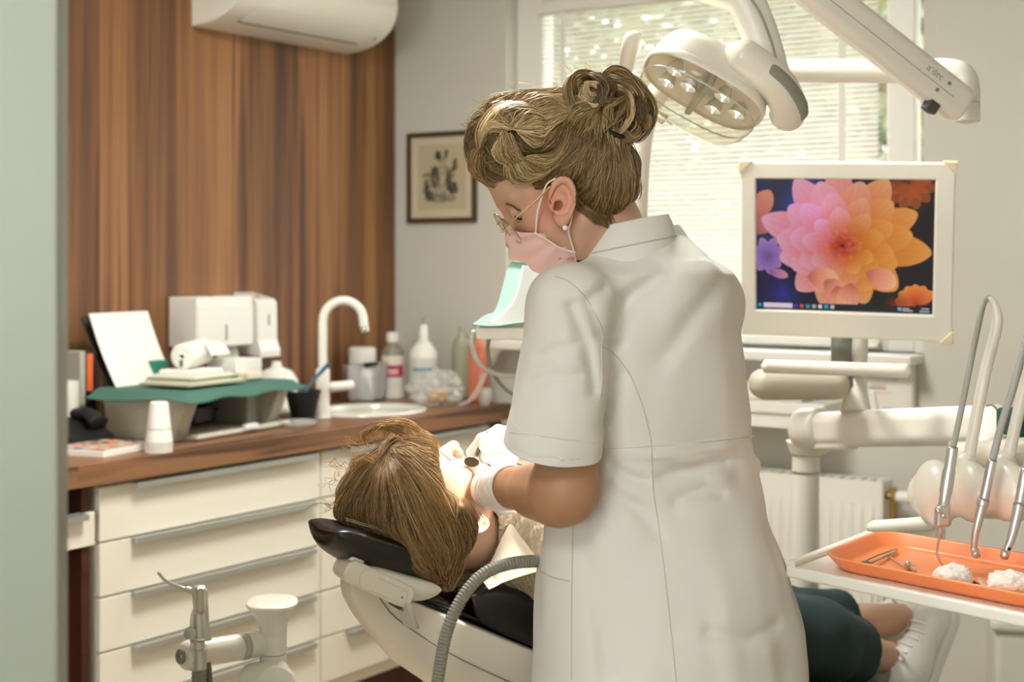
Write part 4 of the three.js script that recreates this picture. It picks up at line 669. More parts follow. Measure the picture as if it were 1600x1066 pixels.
  const w1 = [V(-0.7253,1.0792,-2.4057), V(-0.7157,1.1439,-2.4121), V(-0.7019,1.2274,-2.4215), V(-0.6889,1.29,-2.4302), V(-0.6863,1.3161,-2.432), V(-0.6907,1.338,-2.4291), V(-0.6976,1.3495,-2.4244)];
  wpart('whip_arm', tube(w1, q => q > 0.86 ? lerp(0.0092, 0.0045, (q - 0.86) / 0.14) : lerp(0.0098, 0.0092, q), 60, 16), M.shell, t);
  const w2 = [V(-0.6529,1.0889,-2.3701), V(-0.6394,1.1618,-2.3792), V(-0.621,1.253,-2.3916), V(-0.6042,1.3138,-2.403), V(-0.6025,1.3442,-2.4041), V(-0.61,1.3644,-2.399), V(-0.6176,1.3695,-2.3939)];
  wpart('whip_arm', tube(w2, q => q > 0.86 ? lerp(0.0092, 0.0045, (q - 0.86) / 0.14) : 0.0095, 60, 16), M.shell, t);
  for (const p of [V(-0.7287,1.0771,-2.4034), V(-0.6562,1.0868,-2.3679)]) wpart('whip_socket', (() => { const g2 = new THREE.SphereGeometry(0.0185, 24, 18); g2.scale(1, 0.95, 1); return g2.translate(p.x, p.y, p.z); })(), M.shell, t);
  wpart('loop_wire', tube([V(-0.7604,1.1511,-2.6233), V(-0.7491,1.1511,-2.6309), V(-0.7407,1.1353,-2.6365), V(-0.7398,1.1127,-2.6372)], 0.0018, 20, 8), M.grey, t);
}
{ // instruments hanging in the holder
  const ph = mat('#8f8f84', 0.5), lathed = (pr, a, b) => { const my = Math.max(...pr.map(p => p[1])), k = pr[0][1] < 0 ? 1 : a.distanceTo(b) / my; return along(lathe(pr.map(p => [p[0], p[1] * k]), 28), a, b); };
  const s = thing('air_water_syringe', 'steel three-way syringe with bent nozzle on a grey hose, left of the handpieces', 'syringe', V(-0.7084,0.9436,-2.2181));
  wpart('hose', tube([V(-0.6976,1.3495,-2.4244), V(-0.7033,1.33,-2.4085), V(-0.6744,1.2587,-2.2531), V(-0.6843,1.1816,-2.2344), V(-0.6916,1.1246,-2.2173)], 0.0046, 60, 12), M.rubber, s);
  wpart('body', lathed([[0, 0], [0.0075, 0], [0.0085, 0.004], [0.0085, 0.03], [0.0098, 0.034], [0.0098, 0.062], [0.0082, 0.068], [0.0085, 0.088], [0, 0.09]], V(-0.6916,1.1266,-2.2173), V(-0.7013,1.0296,-2.1987)), M.steel, s);
  wpart('head', box(-0.0112, -0.017, -0.009, 0.0112, 0.017, 0.009, 0.006).applyMatrix4(basis(V(0.81, 0.16, -0.559).normalize(), V(0.06, 1, 0).normalize(), V(0.559, 0, 0.829), V(-0.7015,1.0242,-2.1962))), M.steel, s);
  for (const p of [V(-0.7024,1.033,-2.1811), V(-0.6961,1.0263,-2.1854)]) wpart('button', new THREE.SphereGeometry(0.0042, 14, 10).translate(p.x, p.y, p.z), M.chrome, s);
  wpart('nozzle', tube([V(-0.7037,1.0123,-2.1971), V(-0.7053,0.993,-2.1961), V(-0.7101,0.9689,-2.1989), V(-0.7085,0.9592,-2.1999), V(-0.7037,0.9447,-2.2092)], q => q < 0.25 ? lerp(0.0058, 0.0035, q * 4) : lerp(0.0024, 0.0015, q), 50, 12), M.steel, s);
  const h = thing('dental_handpiece', 'steel handpiece with a small round head, nearer the syringe', 'handpiece', V(-0.6688,0.961,-2.2508));
  wpart('hose', tube([V(-0.6176,1.3695,-2.3939), V(-0.6233,1.294,-2.378), V(-0.6191,1.229,-2.2964), V(-0.6355,1.1611,-2.2793), V(-0.647,1.1013,-2.2655)], 0.0058, 50, 12), mat('#a9aaa4', 0.5), h);
  wpart('coupling', lathed([[0, 0], [0.0068, 0], [0.0078, 0.004], [0.0074, 0.05], [0.0082, 0.054], [0, 0.055]], V(-0.6462,1.1052,-2.266), V(-0.6561,1.0417,-2.2534)), M.steel, h);
  wpart('grip', tube([V(-0.6561,1.0437,-2.2534), V(-0.661,1.0154,-2.244), V(-0.6658,0.9882,-2.2407), V(-0.6667,0.9708,-2.2402)], q => q < 0.14 ? 0.0088 : lerp(0.0078, 0.0050, q), 40, 20), M.steel, h);
  wpart('head', lathed([[0, -0.006], [0.0062, -0.006], [0.0068, -0.003], [0.0068, 0.004], [0.0055, 0.007], [0, 0.0075]], V(-0.6641,0.9656,-2.2383), V(-0.6558,0.9545,-2.2294)), M.steel, h);
  const h3 = thing('dental_handpiece', 'steel handpiece with dark port and slanted body at the right edge of the view', 'handpiece', V(-0.614,0.9712,-2.2154));
  wpart('hose', tube([V(-0.5846,1.296,-2.3558), V(-0.5746,1.2226,-2.2781), V(-0.5839,1.147,-2.2598), V(-0.5921,1.0941,-2.2483)], 0.0058, 40, 12), mat('#a9aaa4', 0.5), h3);
  wpart('coupling', lathed([[0, 0], [0.0065, 0], [0.008, 0.01], [0.0078, 0.04], [0.0085, 0.044], [0, 0.045]], V(-0.5921,1.0979,-2.2483), V(-0.5986,1.0434,-2.2378)), M.steel, h3);
  wpart('ring', lathed([[0.0088, -0.0014], [0.0092, 0], [0.0088, 0.0014]], V(-0.5986,1.0444,-2.2378), V(-0.5994,1.0387,-2.2373)), mat('#6b8fae', 0.3, { metalness: 0.6 }), h3);
  wpart('grip', tube([V(-0.5986,1.0453,-2.2378), V(-0.602,1.0205,-2.2295), V(-0.6069,0.993,-2.2202), V(-0.6126,0.9741,-2.2103)], q => lerp(0.0088, 0.0052, q), 40, 20), M.steel, h3);
  wpart('head', lathed([[0, -0.006], [0.006, -0.006], [0.0066, -0.003], [0.0066, 0.004], [0, 0.0065]], V(-0.612,0.9735,-2.2083), V(-0.6115,0.9639,-2.193)), M.steel, h3);
  wpart('port', new THREE.SphereGeometry(0.0025, 10, 8).translate(...V(-0.6049,0.9832,-2.2059).toArray()), M.black, h3);
}
single('green_pack', 'dark green folded surgical pack on top of the delivery unit at the right edge', 'pack', (() => { const g = box(-0.02, -0.022, -0.06, 0.12, 0.022, 0.06, 0.008); return g.applyMatrix4(new THREE.Matrix4().makeRotationY(R(34)).setPosition(V(-0.6761,1.134,-2.5233))); })(), mat('#1f4a3a', 0.85));
// tray table and orange tray, laid out in the plane of the table
{
  const A = V(-0.913,0.94,-2.1063), D = V(-0.9026,0.94,-2.4165), ux = V(-0.5275,0.94,-1.9936).sub(A).setY(0).normalize(), uy0 = D.clone().sub(A).setY(0), W = uy0.length(), uy = uy0.normalize();
  const at = (x, y, h) => A.clone().addScaledVector(ux, x).addScaledVector(uy, y).setY(h);
  const t = thing('tray_table', 'white bracket table with raised rim under the orange instrument tray', 'tray table', at(0.3, W / 2, 0.922));
  const slab = (pts, y0, y1, r) => { const s = new THREE.Shape(pts.map(p => { const q = at(p[0], p[1], 0); return new THREE.Vector2(q.x, -q.z); })); return new THREE.ExtrudeGeometry(s, { depth: y1 - y0 - 2 * r, bevelEnabled: true, bevelThickness: r, bevelSize: r, bevelOffset: -r, bevelSegments: 3 }).rotateX(-PI / 2).translate(0, y0 + r, 0); };
  wpart('plate', slab([[0, 0], [0.62, 0], [0.62, W], [0, W]], 0.922, 0.94, 0.004), M.white, t);
  wpart('rim', slab([[0, 0], [0.016, 0], [0.016, W], [0, W]], 0.939, 0.9475, 0.003), M.white, t); wpart('rim', slab([[0.016, W - 0.016], [0.62, W - 0.016], [0.62, W], [0.016, W]], 0.939, 0.9475, 0.003), M.white, t);
  wpart('under_arm', tube([at(0.42, W * 0.6, 0.922), at(0.42, W * 0.6, 0.86), at(0.42, W + 0.25, 0.85)], 0.018, 20, 14), M.enamel, t);
  // orange tray
  const o = thing('orange_tray', 'orange plastic instrument tray with rounded corners on the white table', 'tray', at(0.28, W / 2, 0.9405)), om = phys('#ff9458', 0.42, { clearcoat: 0.15 });
  const c0 = [0.060 + 0.185, 0.139], ring = (hw, hd, r, y) => { const s = roundRect(hw * 2, hd * 2, r).getSpacedPoints(80); s.pop(); return s.map(p => at(c0[0] + p.x, c0[1] + p.y, y)); };
  const hw = 0.187, hd = 0.124;
  wpart('tray_shell', loft([ring(hw + 0.004, hd + 0.004, 0.05, 0.9605), ring(hw + 0.006, hd + 0.006, 0.052, 0.963), ring(hw + 0.003, hd + 0.003, 0.05, 0.9645), ring(hw - 0.003, hd - 0.003, 0.046, 0.963), ring(hw - 0.012, hd - 0.012, 0.04, 0.947), ring(hw - 0.018, hd - 0.018, 0.036, 0.9428), ring(0.02, 0.01, 0.005, 0.9425)], true, [false, true]).applyMatrix4(new THREE.Matrix4()), om, o);
  wpart('tray_underside', loft([ring(hw + 0.004, hd + 0.004, 0.05, 0.9605), ring(hw - 0.009, hd - 0.009, 0.043, 0.9455), ring(hw - 0.016, hd - 0.016, 0.038, 0.9408), ring(0.02, 0.01, 0.005, 0.9406)], true, [false, true]), om, o);
  const on = (px, h = 0.9435) => px;
  const m = thing('mouth_mirror', 'steel mouth mirror lying at the left end of the orange tray', 'mirror', V(-0.8043,0.944,-2.1453));
  wpart('mirror_disc', (() => { const p = V(-0.7935,0.954,-2.1114); return lathe([[0, 0], [0.0112, 0], [0.0118, 0.001], [0.0112, 0.002], [0, 0.002]], 28).rotateX(0.35).rotateZ(0.25).translate(p.x, p.y - 0.001, p.z); })(), mat('#8f9890', 0.08, { metalness: 1 }), m);
  wpart('handle', tube([V(-0.794,0.953,-2.1392), V(-0.7984,0.949,-2.2178), V(-0.7974,0.949,-2.2669)], q => lerp(0.0016, 0.0027, q), 20, 10), M.steel, m);
  const w = thing('tweezers', 'dark steel tweezers lying beside the mouth mirror on the orange tray', 'tweezers', V(-0.8103,0.9445,-2.2307));
  wpart('arm', tube([V(-0.815,0.946,-2.1603), V(-0.8084,0.949,-2.217), V(-0.8026,0.949,-2.2819)], q => [0.0012 + 0.0014 * q, 0.0007], 20, 8), mat('#77776c', 0.3, { metalness: 1 }), w); wpart('arm', tube([V(-0.8009,0.946,-2.1416), V(-0.7966,0.949,-2.2013), V(-0.8,0.949,-2.2774)], q => [0.0012 + 0.0014 * q, 0.0007], 20, 8), mat('#77776c', 0.3, { metalness: 1 }), w);
  const p = thing('metal_probe', 'small steel clamp instrument with thin prongs in the middle of the orange tray', 'instrument', V(-0.7551,0.9445,-2.1981));
  wpart('prong', tube([V(-0.7961,0.946,-2.2313), V(-0.7504,0.946,-2.1701)], 0.0014, 6, 8), M.steel, p); wpart('prong', tube([V(-0.7193,0.968,-2.0964), V(-0.6632,0.999,-1.9331)], q => lerp(0.0012, 0.0005, q), 6, 8), M.steel, p);
  wpart('clamp_body', merge(tube([V(-0.7394,0.948,-2.1495), V(-0.7113,0.972,-2.0731)], q => 0.003 + 0.0018 * Math.abs(Math.sin(q * 9)), 24, 12), tube([V(-0.7421,0.955,-2.1458), V(-0.7263,0.955,-2.1509)], 0.0016, 4, 8), tube([V(-0.7433,0.947,-2.158), V(-0.7256,0.946,-2.1431)], q => 0.003 + 0.001 * Math.sin(q * 14), 16, 10)), M.steel, p);
  const cotton = (c, r, sd) => { const g = new THREE.IcosahedronGeometry(1, 24), q = g.attributes.position; for (let i = 0; i < q.count; i++) { const x = q.getX(i), y = q.getY(i), z = q.getZ(i), k = 0.62 + 0.55 * fbm(x * 1.7 + sd, y * 1.7, z * 1.7, 3) + 0.16 * (fbm(x * 6 + sd, y * 6, z * 6, 3) - 0.4); q.setXYZ(i, c.x + x * k * r[0], Math.max(0.9436, c.y + y * k * r[1]), c.z + z * k * r[2]); } g.deleteAttribute('normal'); const h2 = mergeVertices(g, 1e-6); h2.computeVertexNormals(); return h2; };
  const wool = phys('#f3efe6', 1, { sheen: 0.5, transmission: 0.12, thickness: 0 });
  single('cotton_wad', 'white cotton wad in the orange tray below the bent syringe nozzle', 'cotton', cotton(V(-0.656,0.955,-2.0974), [0.033, 0.021, 0.026], 3), wool);
  single('cotton_wad', 'white cotton wad in the orange tray at the right edge of the view', 'cotton', cotton(V(-0.5754,0.955,-2.1016), [0.036, 0.022, 0.03], 9), wool);
  single('glass_ampoule', 'tiny clear glass ampoule between the two cotton wads', 'ampoule', tube([V(-0.6319,0.946,-2.1483), V(-0.6024,0.947,-2.0782)], q => q < 0.3 ? 0.0028 : 0.005, 16, 14), M.plastic);
  single('bur', 'small dark steel bur beside the left cotton wad', 'bur', tube([V(-0.6437,0.946,-2.1352), V(-0.6255,0.946,-2.1171)], q => 0.0018 + 0.001 * Math.sin(q * 12), 14, 8), mat('#4a3a30', 0.4, { metalness: 0.6 }));
}
// translucent box on the floor at the right
{
  const T = new THREE.Matrix4().makeRotationY(R(20)).setPosition(V(-1,0.3841,-4.0297).setY(0)), t = thing('storage_box', 'pale translucent plastic box standing behind the tray at the lower right', 'box', V(-1,0.3841,-4.0297).setY(0));
  wpart('tub', box(-0.15, 0.0, -0.15, 0.15, 0.45, 0.15, 0.02).applyMatrix4(T), mat('#c9c8ba', 0.4), t); wpart('lid', box(-0.16, 0.45, -0.16, 0.16, 0.485, 0.16, 0.014).applyMatrix4(T), mat('#cfcec2', 0.4), t); wpart('lid_handle', box(-0.09, 0.485, -0.06, 0.09, 0.51, 0.06, 0.012).applyMatrix4(T), mat('#cfcec2', 0.4), t);
}
// ---------- hair helpers ----------
// strands: paths laid between neighbouring guide lines, each a thin tapering tube; one merged mesh with a colour of its own per strand
function strands(guides, n, o) {   // guides: arrays of points (same order root to tip); o.place(p, lift) puts a point on the hair
  const { r = 0.0011, segs = 18, sides = 3, colours, jitter = 0.5, lift = [0.0, 0.006], wave = 0.002, trim = 0.25 } = o, pos = [], col = [], idx = [];
  const cs = guides.map(g => curve(g));
  for (let s = 0; s < n; s++) {
    const gi = cs.length > 1 ? Math.min(cs.length - 2, Math.floor(rnd() * (cs.length - 1))) : 0, w = rnd(), a = cs[gi], b = cs[Math.min(gi + 1, cs.length - 1)];
    const t0 = rnd() * trim * 0.6, t1 = 1 - rnd() * trim, lf = rr(lift[0], lift[1]), ph = rnd() * 6.28, fr = rr(1, 3.2), am = wave * rr(0.2, 1.2), off = V(rr(-1, 1), rr(-1, 1), rr(-1, 1)).multiplyScalar(0.004 * jitter), R0 = r * rr(0.5, 1.5);
    const c0 = colours[Math.floor(rnd() * colours.length)], c1 = colours[Math.floor(rnd() * colours.length)], k0 = rr(0.75, 1.15);
    const pts = []; for (let i = 0; i <= segs; i++) { const t = lerp(t0, t1, i / segs), ww = clamp(w + 0.12 * Math.sin(t * 4 + ph), 0, 1), p = a.getPoint(t).lerp(b.getPoint(t), ww).add(off); p.x += am * Math.sin(t * fr * 6.28 + ph); p.y += am * Math.cos(t * fr * 5.1 + ph * 1.7); pts.push(o.place ? o.place(p, lf * (0.35 + 0.65 * Math.sin(Math.PI * clamp(t, 0, 1)))) : p); }
    let N = V(0, 0.3, 1).normalize(); const base = pos.length / 3;
    for (let i = 0; i <= segs; i++) {
      const T = pts[Math.min(i + 1, segs)].clone().sub(pts[Math.max(i - 1, 0)]).normalize(); N = N.clone().addScaledVector(T, -N.dot(T)).normalize(); const B = T.clone().cross(N), q = i / segs, rad = R0 * Math.sqrt(clamp(Math.min(q * 6, (1 - q) * 2.2, 1), 0.03, 1));
      for (let j = 0; j < sides; j++) { const an = j / sides * 2 * PI, v = pts[i].clone().addScaledVector(N, Math.cos(an) * rad).addScaledVector(B, Math.sin(an) * rad); pos.push(v.x, v.y, v.z); const m = q * 0.8 + 0.1; for (let c = 0; c < 3; c++) col.push(lerp(c0[c], c1[c], m) * k0); }
    }
    for (let i = 0; i < segs; i++) for (let j = 0; j < sides; j++) { const A = base + i * sides + j, Bn = base + i * sides + (j + 1) % sides, C = A + sides, D = Bn + sides; idx.push(A, C, Bn, C, D, Bn); }
  }
  const g = new THREE.BufferGeometry(); g.setAttribute('position', new THREE.Float32BufferAttribute(pos, 3)); g.setAttribute('color', new THREE.Float32BufferAttribute(col, 3)); g.setIndex(idx); g.computeVertexNormals(); return g;
}
// strands over the whole of a hair mass, following the run of the guide lines nearest to each
function fillHair(guides, field, keep, lo, hi, n, colours, o = {}) {
  const P = [], T = []; for (const g of guides) { const c = curve(g); for (let i = 0; i < 14; i++) { P.push(c.getPoint(i / 13)); T.push(c.getTangent(i / 13)); } }
  const flow = (x, y) => { let a = 0, b = 0, w = 0; for (let i = 0; i < P.length; i++) { const d = (P[i].x - x) ** 2 + (P[i].y - y) ** 2, k = 1 / (d * d + 1e-9); a += T[i].x * k; b += T[i].y * k; w += k; } const l = Math.hypot(a, b) || 1; return [a / l, b / l]; };
  const gs = []; let tries = 0;
  while (gs.length < n && tries++ < n * 6) {
    const x = rr(lo.x, hi.x), y = rr(lo.y, hi.y); if (keep(x, y) > -0.003) continue;
    const front = rnd() < 0.8, s = V(x, y, front ? hi.z + 0.05 : lo.z - 0.05), m = meet(field, s, V(0, 0, front ? -1 : 1), hi.z - lo.z + 0.1); if (Math.abs(field(m.x, m.y, m.z)) > 0.003) continue;
    const pts = [m]; let p = m.clone(); const L = rr(5, 11); for (let i = 0; i < L; i++) { const [a, b] = flow(p.x, p.y); p = seat(field, p.clone().add(V(a * 0.0075, b * 0.0075, 0)), 0); pts.push(p); if (keep(p.x, p.y) > 0.006) break; }
    if (pts.length > 3) gs.push(pts);
  }
  const out = []; for (const g of gs) out.push(strands([g, g], 2, { colours: typeof colours === 'function' ? colours(g[0]) : colours, place: (p, h) => seat(field, p, h), segs: 12, lift: [0.0005, 0.007], trim: 0.1, jitter: 0.8, wave: 0.0015, ...o })); return mergeGeometries(out);
}
const mergeHair = gs => mergeGeometries(gs.map(g => { const k = g.index ? g : g; k.deleteAttribute('uv'); return k; }));
// seat a point on the surface of field f, lifted by h
function seat(f, p, h) { const q = p.clone(); for (let i = 0; i < 7; i++) { const d = f(q.x, q.y, q.z); if (Math.abs(d) < 4e-4) break; q.addScaledVector(gradient(f, q, 0.003), -d * 0.85); } return q.addScaledVector(gradient(f, q, 0.004), h); }
function polygon2(pts) {  // signed distance to a polygon in x, y
  return (x, y) => { let d = 1e9, ins = false; for (let i = 0, j = pts.length - 1; i < pts.length; j = i++) { const ax = pts[j].x, ay = pts[j].y, bx = pts[i].x, by = pts[i].y, ex = bx - ax, ey = by - ay, h = clamp(((x - ax) * ex + (y - ay) * ey) / (ex * ex + ey * ey), 0, 1); d = Math.min(d, Math.hypot(x - ax - ex * h, y - ay - ey * h)); if ((ay > y) !== (by > y) && x < (bx - ax) * (y - ay) / (by - ay) + ax) ins = !ins; } return ins ? -d : d; };
}
const skinMat = phys('#ffffff', 0.48, { vertexColors: true, sheen: 0.15 }), hairMat = phys('#ffffff', 0.42, { vertexColors: true }), coatMat = phys('#dfddd6', 0.85, { sheen: 0.25, sheenRoughness: 0.6 });
const gloveMat = phys('#efe4dc', 0.42, { clearcoat: 0.1 });
// a head in its own axes: F forward, U up, S sideways (metres), origin between the ears
function headField(o = {}) {
  const { jawDrop = 0 } = o, sm = 0.018;
  const el = (cF, cU, rF, rU, rS) => (F, U, S) => { const a = (F - cF), b = (U - cU), k0 = Math.hypot(a / rF, b / rU, S / rS), k1 = Math.hypot(a / rF / rF, b / rU / rU, S / rS / rS); return k1 < 1e-9 ? -rS : k0 * (k0 - 1) / k1; };
  const cp = (a, b, r0, r1) => { const c = capsule(V(...a), V(...b), r0, r1); return (F, U, S) => c(F, U, Math.abs(S)); };
  const cran = el(-0.012, 0.03, 0.098, 0.09, 0.077), fore = el(0.043, 0.03, 0.05, 0.062, 0.062), mid = el(0.042, -0.045 - jawDrop * 0.3, 0.05, 0.075, 0.056);
  const jaw = cp([0.0, -0.07, 0.052], [0.066, -0.108 - jawDrop, 0.014], 0.018, 0.017), chin = cp([0.077, -0.108 - jawDrop, 0], [0.077, -0.108 - jawDrop, 0.006], 0.016, 0.015), cheek = cp([0.058, -0.034, 0.043], [0.05, -0.055, 0.045], 0.021, 0.018);
  const nose = cp([0.087, 0.004, 0], [0.110, -0.040, 0], 0.007, 0.0105), ala = cp([0.101, -0.044, 0.010], [0.098, -0.044, 0.012], 0.0078, 0.007), brow = cp([0.087, 0.017, 0.008], [0.07, 0.016, 0.047], 0.010, 0.009);
  const lipU = cp([0.0945, -0.066, 0], [0.085, -0.070, 0.02], 0.0062, 0.003), lipL = cp([0.0925, -0.079 - jawDrop, 0], [0.084, -0.077 - jawDrop, 0.018], 0.0066, 0.003), socket = cp([0.098, -0.004, 0.030], [0.09, -0.004, 0.040], 0.013, 0.011), lid = cp([0.0785, -0.004, 0.031], [0.0785, -0.004, 0.032], 0.0125, 0.0125);
  return (F, U, S) => {
    let d = smin(cran(F, U, S), fore(F, U, S), 0.03); d = smin(d, mid(F, U, S), 0.03); d = smin(d, jaw(F, U, S), 0.03); d = smin(d, chin(F, U, S), sm); d = smin(d, cheek(F, U, S), 0.02); d = smin(d, brow(F, U, S), 0.012);
    d = smax(d, -socket(F, U, S), 0.014); d = smin(d, lid(F, U, S), 0.004); d = smin(d, nose(F, U, S), 0.010); d = smin(d, ala(F, U, S), 0.004); d = smin(d, lipU(F, U, S), 0.004); d = smin(d, lipL(F, U, S), 0.004); return d;
  };
}
// an ear lying in the plane of e1 (towards the face), e2 (up), e3 (outwards)
function earField(c, e1, e2, e3, k = 1) {
  return (x, y, z) => {
    const dx = x - c.x, dy = y - c.y, dz = z - c.z, a = (dx * e1.x + dy * e1.y + dz * e1.z) / k, b = (dx * e2.x + dy * e2.y + dz * e2.z) / k, h = (dx * e3.x + dy * e3.y + dz * e3.z) / k;
    const sx = 0.0185 - 0.004 * clamp(-b / 0.033, 0, 1), ang = Math.atan2(b / 0.032, a / sx), e = Math.hypot(a / sx, b / 0.032);
    const tilt = h - 0.004 - 0.25 * clamp(-a, -0.02, 0.02), plate = Math.max((e - 1) * 0.018, Math.abs(tilt) - 0.0022);
    const rimOn = sstep(-2.3, -1.7, ang > 2.6 ? ang - 6.283 : ang) > 0 || true; const rr2 = Math.hypot((e - 0.9) * 0.021, tilt - 0.0045) - (b < -0.02 ? 0.0048 : 0.0042) * lerp(1, 0.3, sstep(0.002, 0.010, a) * sstep(0.014, 0.002, b));
    const anti = Math.hypot((Math.hypot((a - 0.001) / 0.0125, (b + 0.001) / 0.019) - 0.86) * 0.014, tilt - 0.002) - lerp(0.0030, 0.0004, sstep(0.0, 0.007, a)), lobe = Math.hypot(a - 0.001, b + 0.027, tilt) - 0.0075, tragus = Math.hypot(a - 0.0125, b + 0.006, tilt - 0.001) - 0.0042;
    let d = smin(plate, rr2, 0.003); d = smin(d, anti, 0.003); d = smin(d, lobe, 0.005); d = smin(d, tragus, 0.003); d = smax(d, -(Math.hypot(a - 0.0045, b + 0.006, (tilt - 0.002) * 0.5) - 0.0062), 0.003); return d * k * 0.9;
  };
}
// ---------- the dentist ----------
{
  const D = thing('person', 'standing woman in a white coat with pinned-up blonde hair, glasses and pink mask', 'person', V(-0.559 * 2.3 + 0.829 * 0.2, 0, -0.829 * 2.3 - 0.559 * 0.2), R(34));
  // --- head
  const C = V(-0.1296,1.5284,0.05), th = R(33), f = V(-Math.cos(th), -Math.sin(th), 0), u = V(-Math.sin(th), Math.cos(th), 0), hd = headField();
  const HP = (x, y, z) => [(x - C.x) * f.x + (y - C.y) * f.y, (x - C.x) * u.x + (y - C.y) * u.y, z - C.z];
  const head = (x, y, z) => { const p = HP(x, y, z); return hd(p[0], p[1], p[2]); };
  const HW = (F, U, S) => V(C.x + f.x * F + u.x * U, C.y + f.y * F + u.y * U, C.z + S);
  const earC = V(-0.1282,1.496,0.127), ear = earField(earC, V(-0.985, -0.02, 0.17).normalize(), V(-0.17, 0.985, 0).normalize(), V(0.16, 0.03, 0.985).normalize(), 1.06);
  const neckA = capsule(HW(-0.03, -0.05, 0), V(-0.0302,1.4031,0.03), 0.056, 0.060);
  // --- torso rows: centre, half width seen, turned by 36 degrees
  const rows = [[V(-0.0125,1.4465,0.03), 0.050], [V(-0.0006,1.4149,0.03), 0.082], [V(0.0073,1.3853,0.03), 0.132], [V(0.0191,1.3162,0.03), 0.143], [V(0.029,1.2373,0.03), 0.1455], [V(0.029,1.1781,0.03), 0.150], [V(0.024,1.1287,0.03), 0.152], [V(0.024,1.0794,0.03), 0.161], [V(0.028,1.0103,0.03), 0.179], [V(0.0369,0.9215,0.03), 0.194], [V(0.0428,0.8228,0.03), 0.206], [V(0.0448,0.7576,0.03), 0.212], [V(0.0467,0.6254,0.03), 0.220]].map(r => ({ c: r[0], w: r[1] }));
  const ct = Math.cos(R(36)), st = Math.sin(R(36));
  const torso = (x, y, z) => {
    let i = 0; while (i < rows.length - 2 && rows[i + 1].c.y > y) i++; const A = rows[i], B = rows[i + 1], t = clamp((A.c.y - y) / (A.c.y - B.c.y), 0, 1), s = t * t * (3 - 2 * t) * 0.5 + t * 0.5;
    const cx = lerp(A.c.x, B.c.x, s), cz = lerp(A.c.z, B.c.z, s), w = lerp(A.w, B.w, s), low = sstep(1.15, 0.85, y), k = lerp(0.66, 0.80, low), a = w / Math.sqrt(ct * ct + k * k * st * st), b = a * k;
    const dx = x - cx, dz = z - cz, p = dx * ct - dz * st, q = dx * st + dz * ct, k0 = Math.hypot(p / a, q / b), k1 = Math.hypot(p / a / a, q / b / b); let d = k1 < 1e-9 ? -b : k0 * (k0 - 1) / k1;
    return Math.max(d * 0.9, y - rows[0].c.y);
  };
  const shL = V(-0.1133,1.3401,0.155), shR = V(0.1084,1.3407,-0.08), elL = V(-0.1233,1.0804,0.2), wrL = V(-0.203,1.0569,0.025), elR = V(0.0011,1.0839,-0.2), wrR = V(-0.1592,1.091,-0.17);
  const yoke = capsule(V(-0.0471,1.3759,0.06), shL, 0.044, 0.058), yoke2 = capsule(V(0.01,1.407,0), shR, 0.055, 0.058), nape = capsule(V(-0.0026,1.41,0.03), V(0.0201,1.3611,0.05), 0.060, 0.085);
  const sleeveL = capsule(shL, V(-0.1453,1.1367,0.205), 0.061, 0.0695), sleeveR = capsule(shR, V(0.0382,1.1339,-0.19), 0.062, 0.066);
  const folds = (x, y, z) => {
    const n1 = noise(x * 9 + y * 7, y * 4 - x * 5, z * 7) - 0.5, n2 = noise(x * 26 + 7, y * 11 + 3, z * 20) - 0.5, waist = Math.exp(-Math.pow((y - 1.085) / 0.05, 2)), n3 = noise(x * 12 - y * 6, y * 46 + x * 9, z * 14) - 0.5, low = sstep(1.05, 0.8, y), n4 = noise(x * 24 + y * 2.5, y * 2.2, z * 24) - 0.5;
    return 0.014 * n1 * (1 - 0.5 * low) + 0.005 * n2 + 0.018 * n3 * waist + 0.015 * n4 * low;
  };
  const back = [[V(0.0233,1.3914,0.16), V(-0.0295,1.3501,0.18), V(-0.05,1.2942,0.17), 0.014, 0.014], [V(0.1157,1.3765,0.1), V(0.0605,1.3216,0.16), V(0.0223,1.2665,0.17), 0.008, 0.018], [V(-0.0703,1.3665,0.17), V(-0.094,1.3501,0.18), V(-0.0756,1.304,0.18), 0.007, 0.010], [V(-0.1155,1.3437,0.21), V(-0.0947,1.2885,0.23), V(-0.0854,1.2264,0.24), 0.009, 0.010], [V(-0.1572,1.2718,0.25), V(-0.1379,1.2832,0.26), V(-0.1113,1.2903,0.26), 0.006, 0.010], [V(-0.1688,1.2344,0.25), V(-0.1453,1.2467,0.27), V(-0.1073,1.2467,0.27), 0.006, 0.010], [V(-0.0539,1.1087,0.2), V(-0.0311,1.0932,0.2), V(-0.0064,1.0886,0.2), 0.005, 0.008], [V(0.0191,1.0932,0.2), V(0.0557,1.0996,0.2), V(0.1196,1.106,0.2), 0.005, 0.009], [V(-0.063,1.0813,0.2), V(-0.0174,1.0493,0.2), V(0.01,1.0128,0.2), 0.006, 0.012], [V(0.0374,1.0585,0.2), V(0.083,1.0722,0.2), V(0.1104,1.063,0.2), 0.005, 0.009], [V(-0.1041,1.0128,0.2), V(-0.0813,0.9489,0.2), V(-0.063,0.8211,0.2), 0.007, 0.016], [V(-0.0402,1.2411,0.2), V(-0.0585,1.2091,0.2), V(-0.0676,1.1772,0.2), 0.006, 0.011], [V(0.083,0.8759,0.2), V(0.1378,0.8576,0.2), V(0.1926,0.8667,0.2), 0.005, 0.012]];
  const crease = (x, y, z) => { let s = 0; for (const [a, b, c, d, w] of back) { let m = Math.min(seg2(x, y, a, b), seg2(x, y, b, c)); s += d * Math.exp(-m * m / (w * w)); } return z > 0 ? s : 0; };
  function seg2(x, y, a, b) { const ex = b.x - a.x, ey = b.y - a.y, h = clamp(((x - a.x) * ex + (y - a.y) * ey) / (ex * ex + ey * ey), 0, 1); return Math.hypot(x - a.x - ex * h, y - a.y - ey * h); }
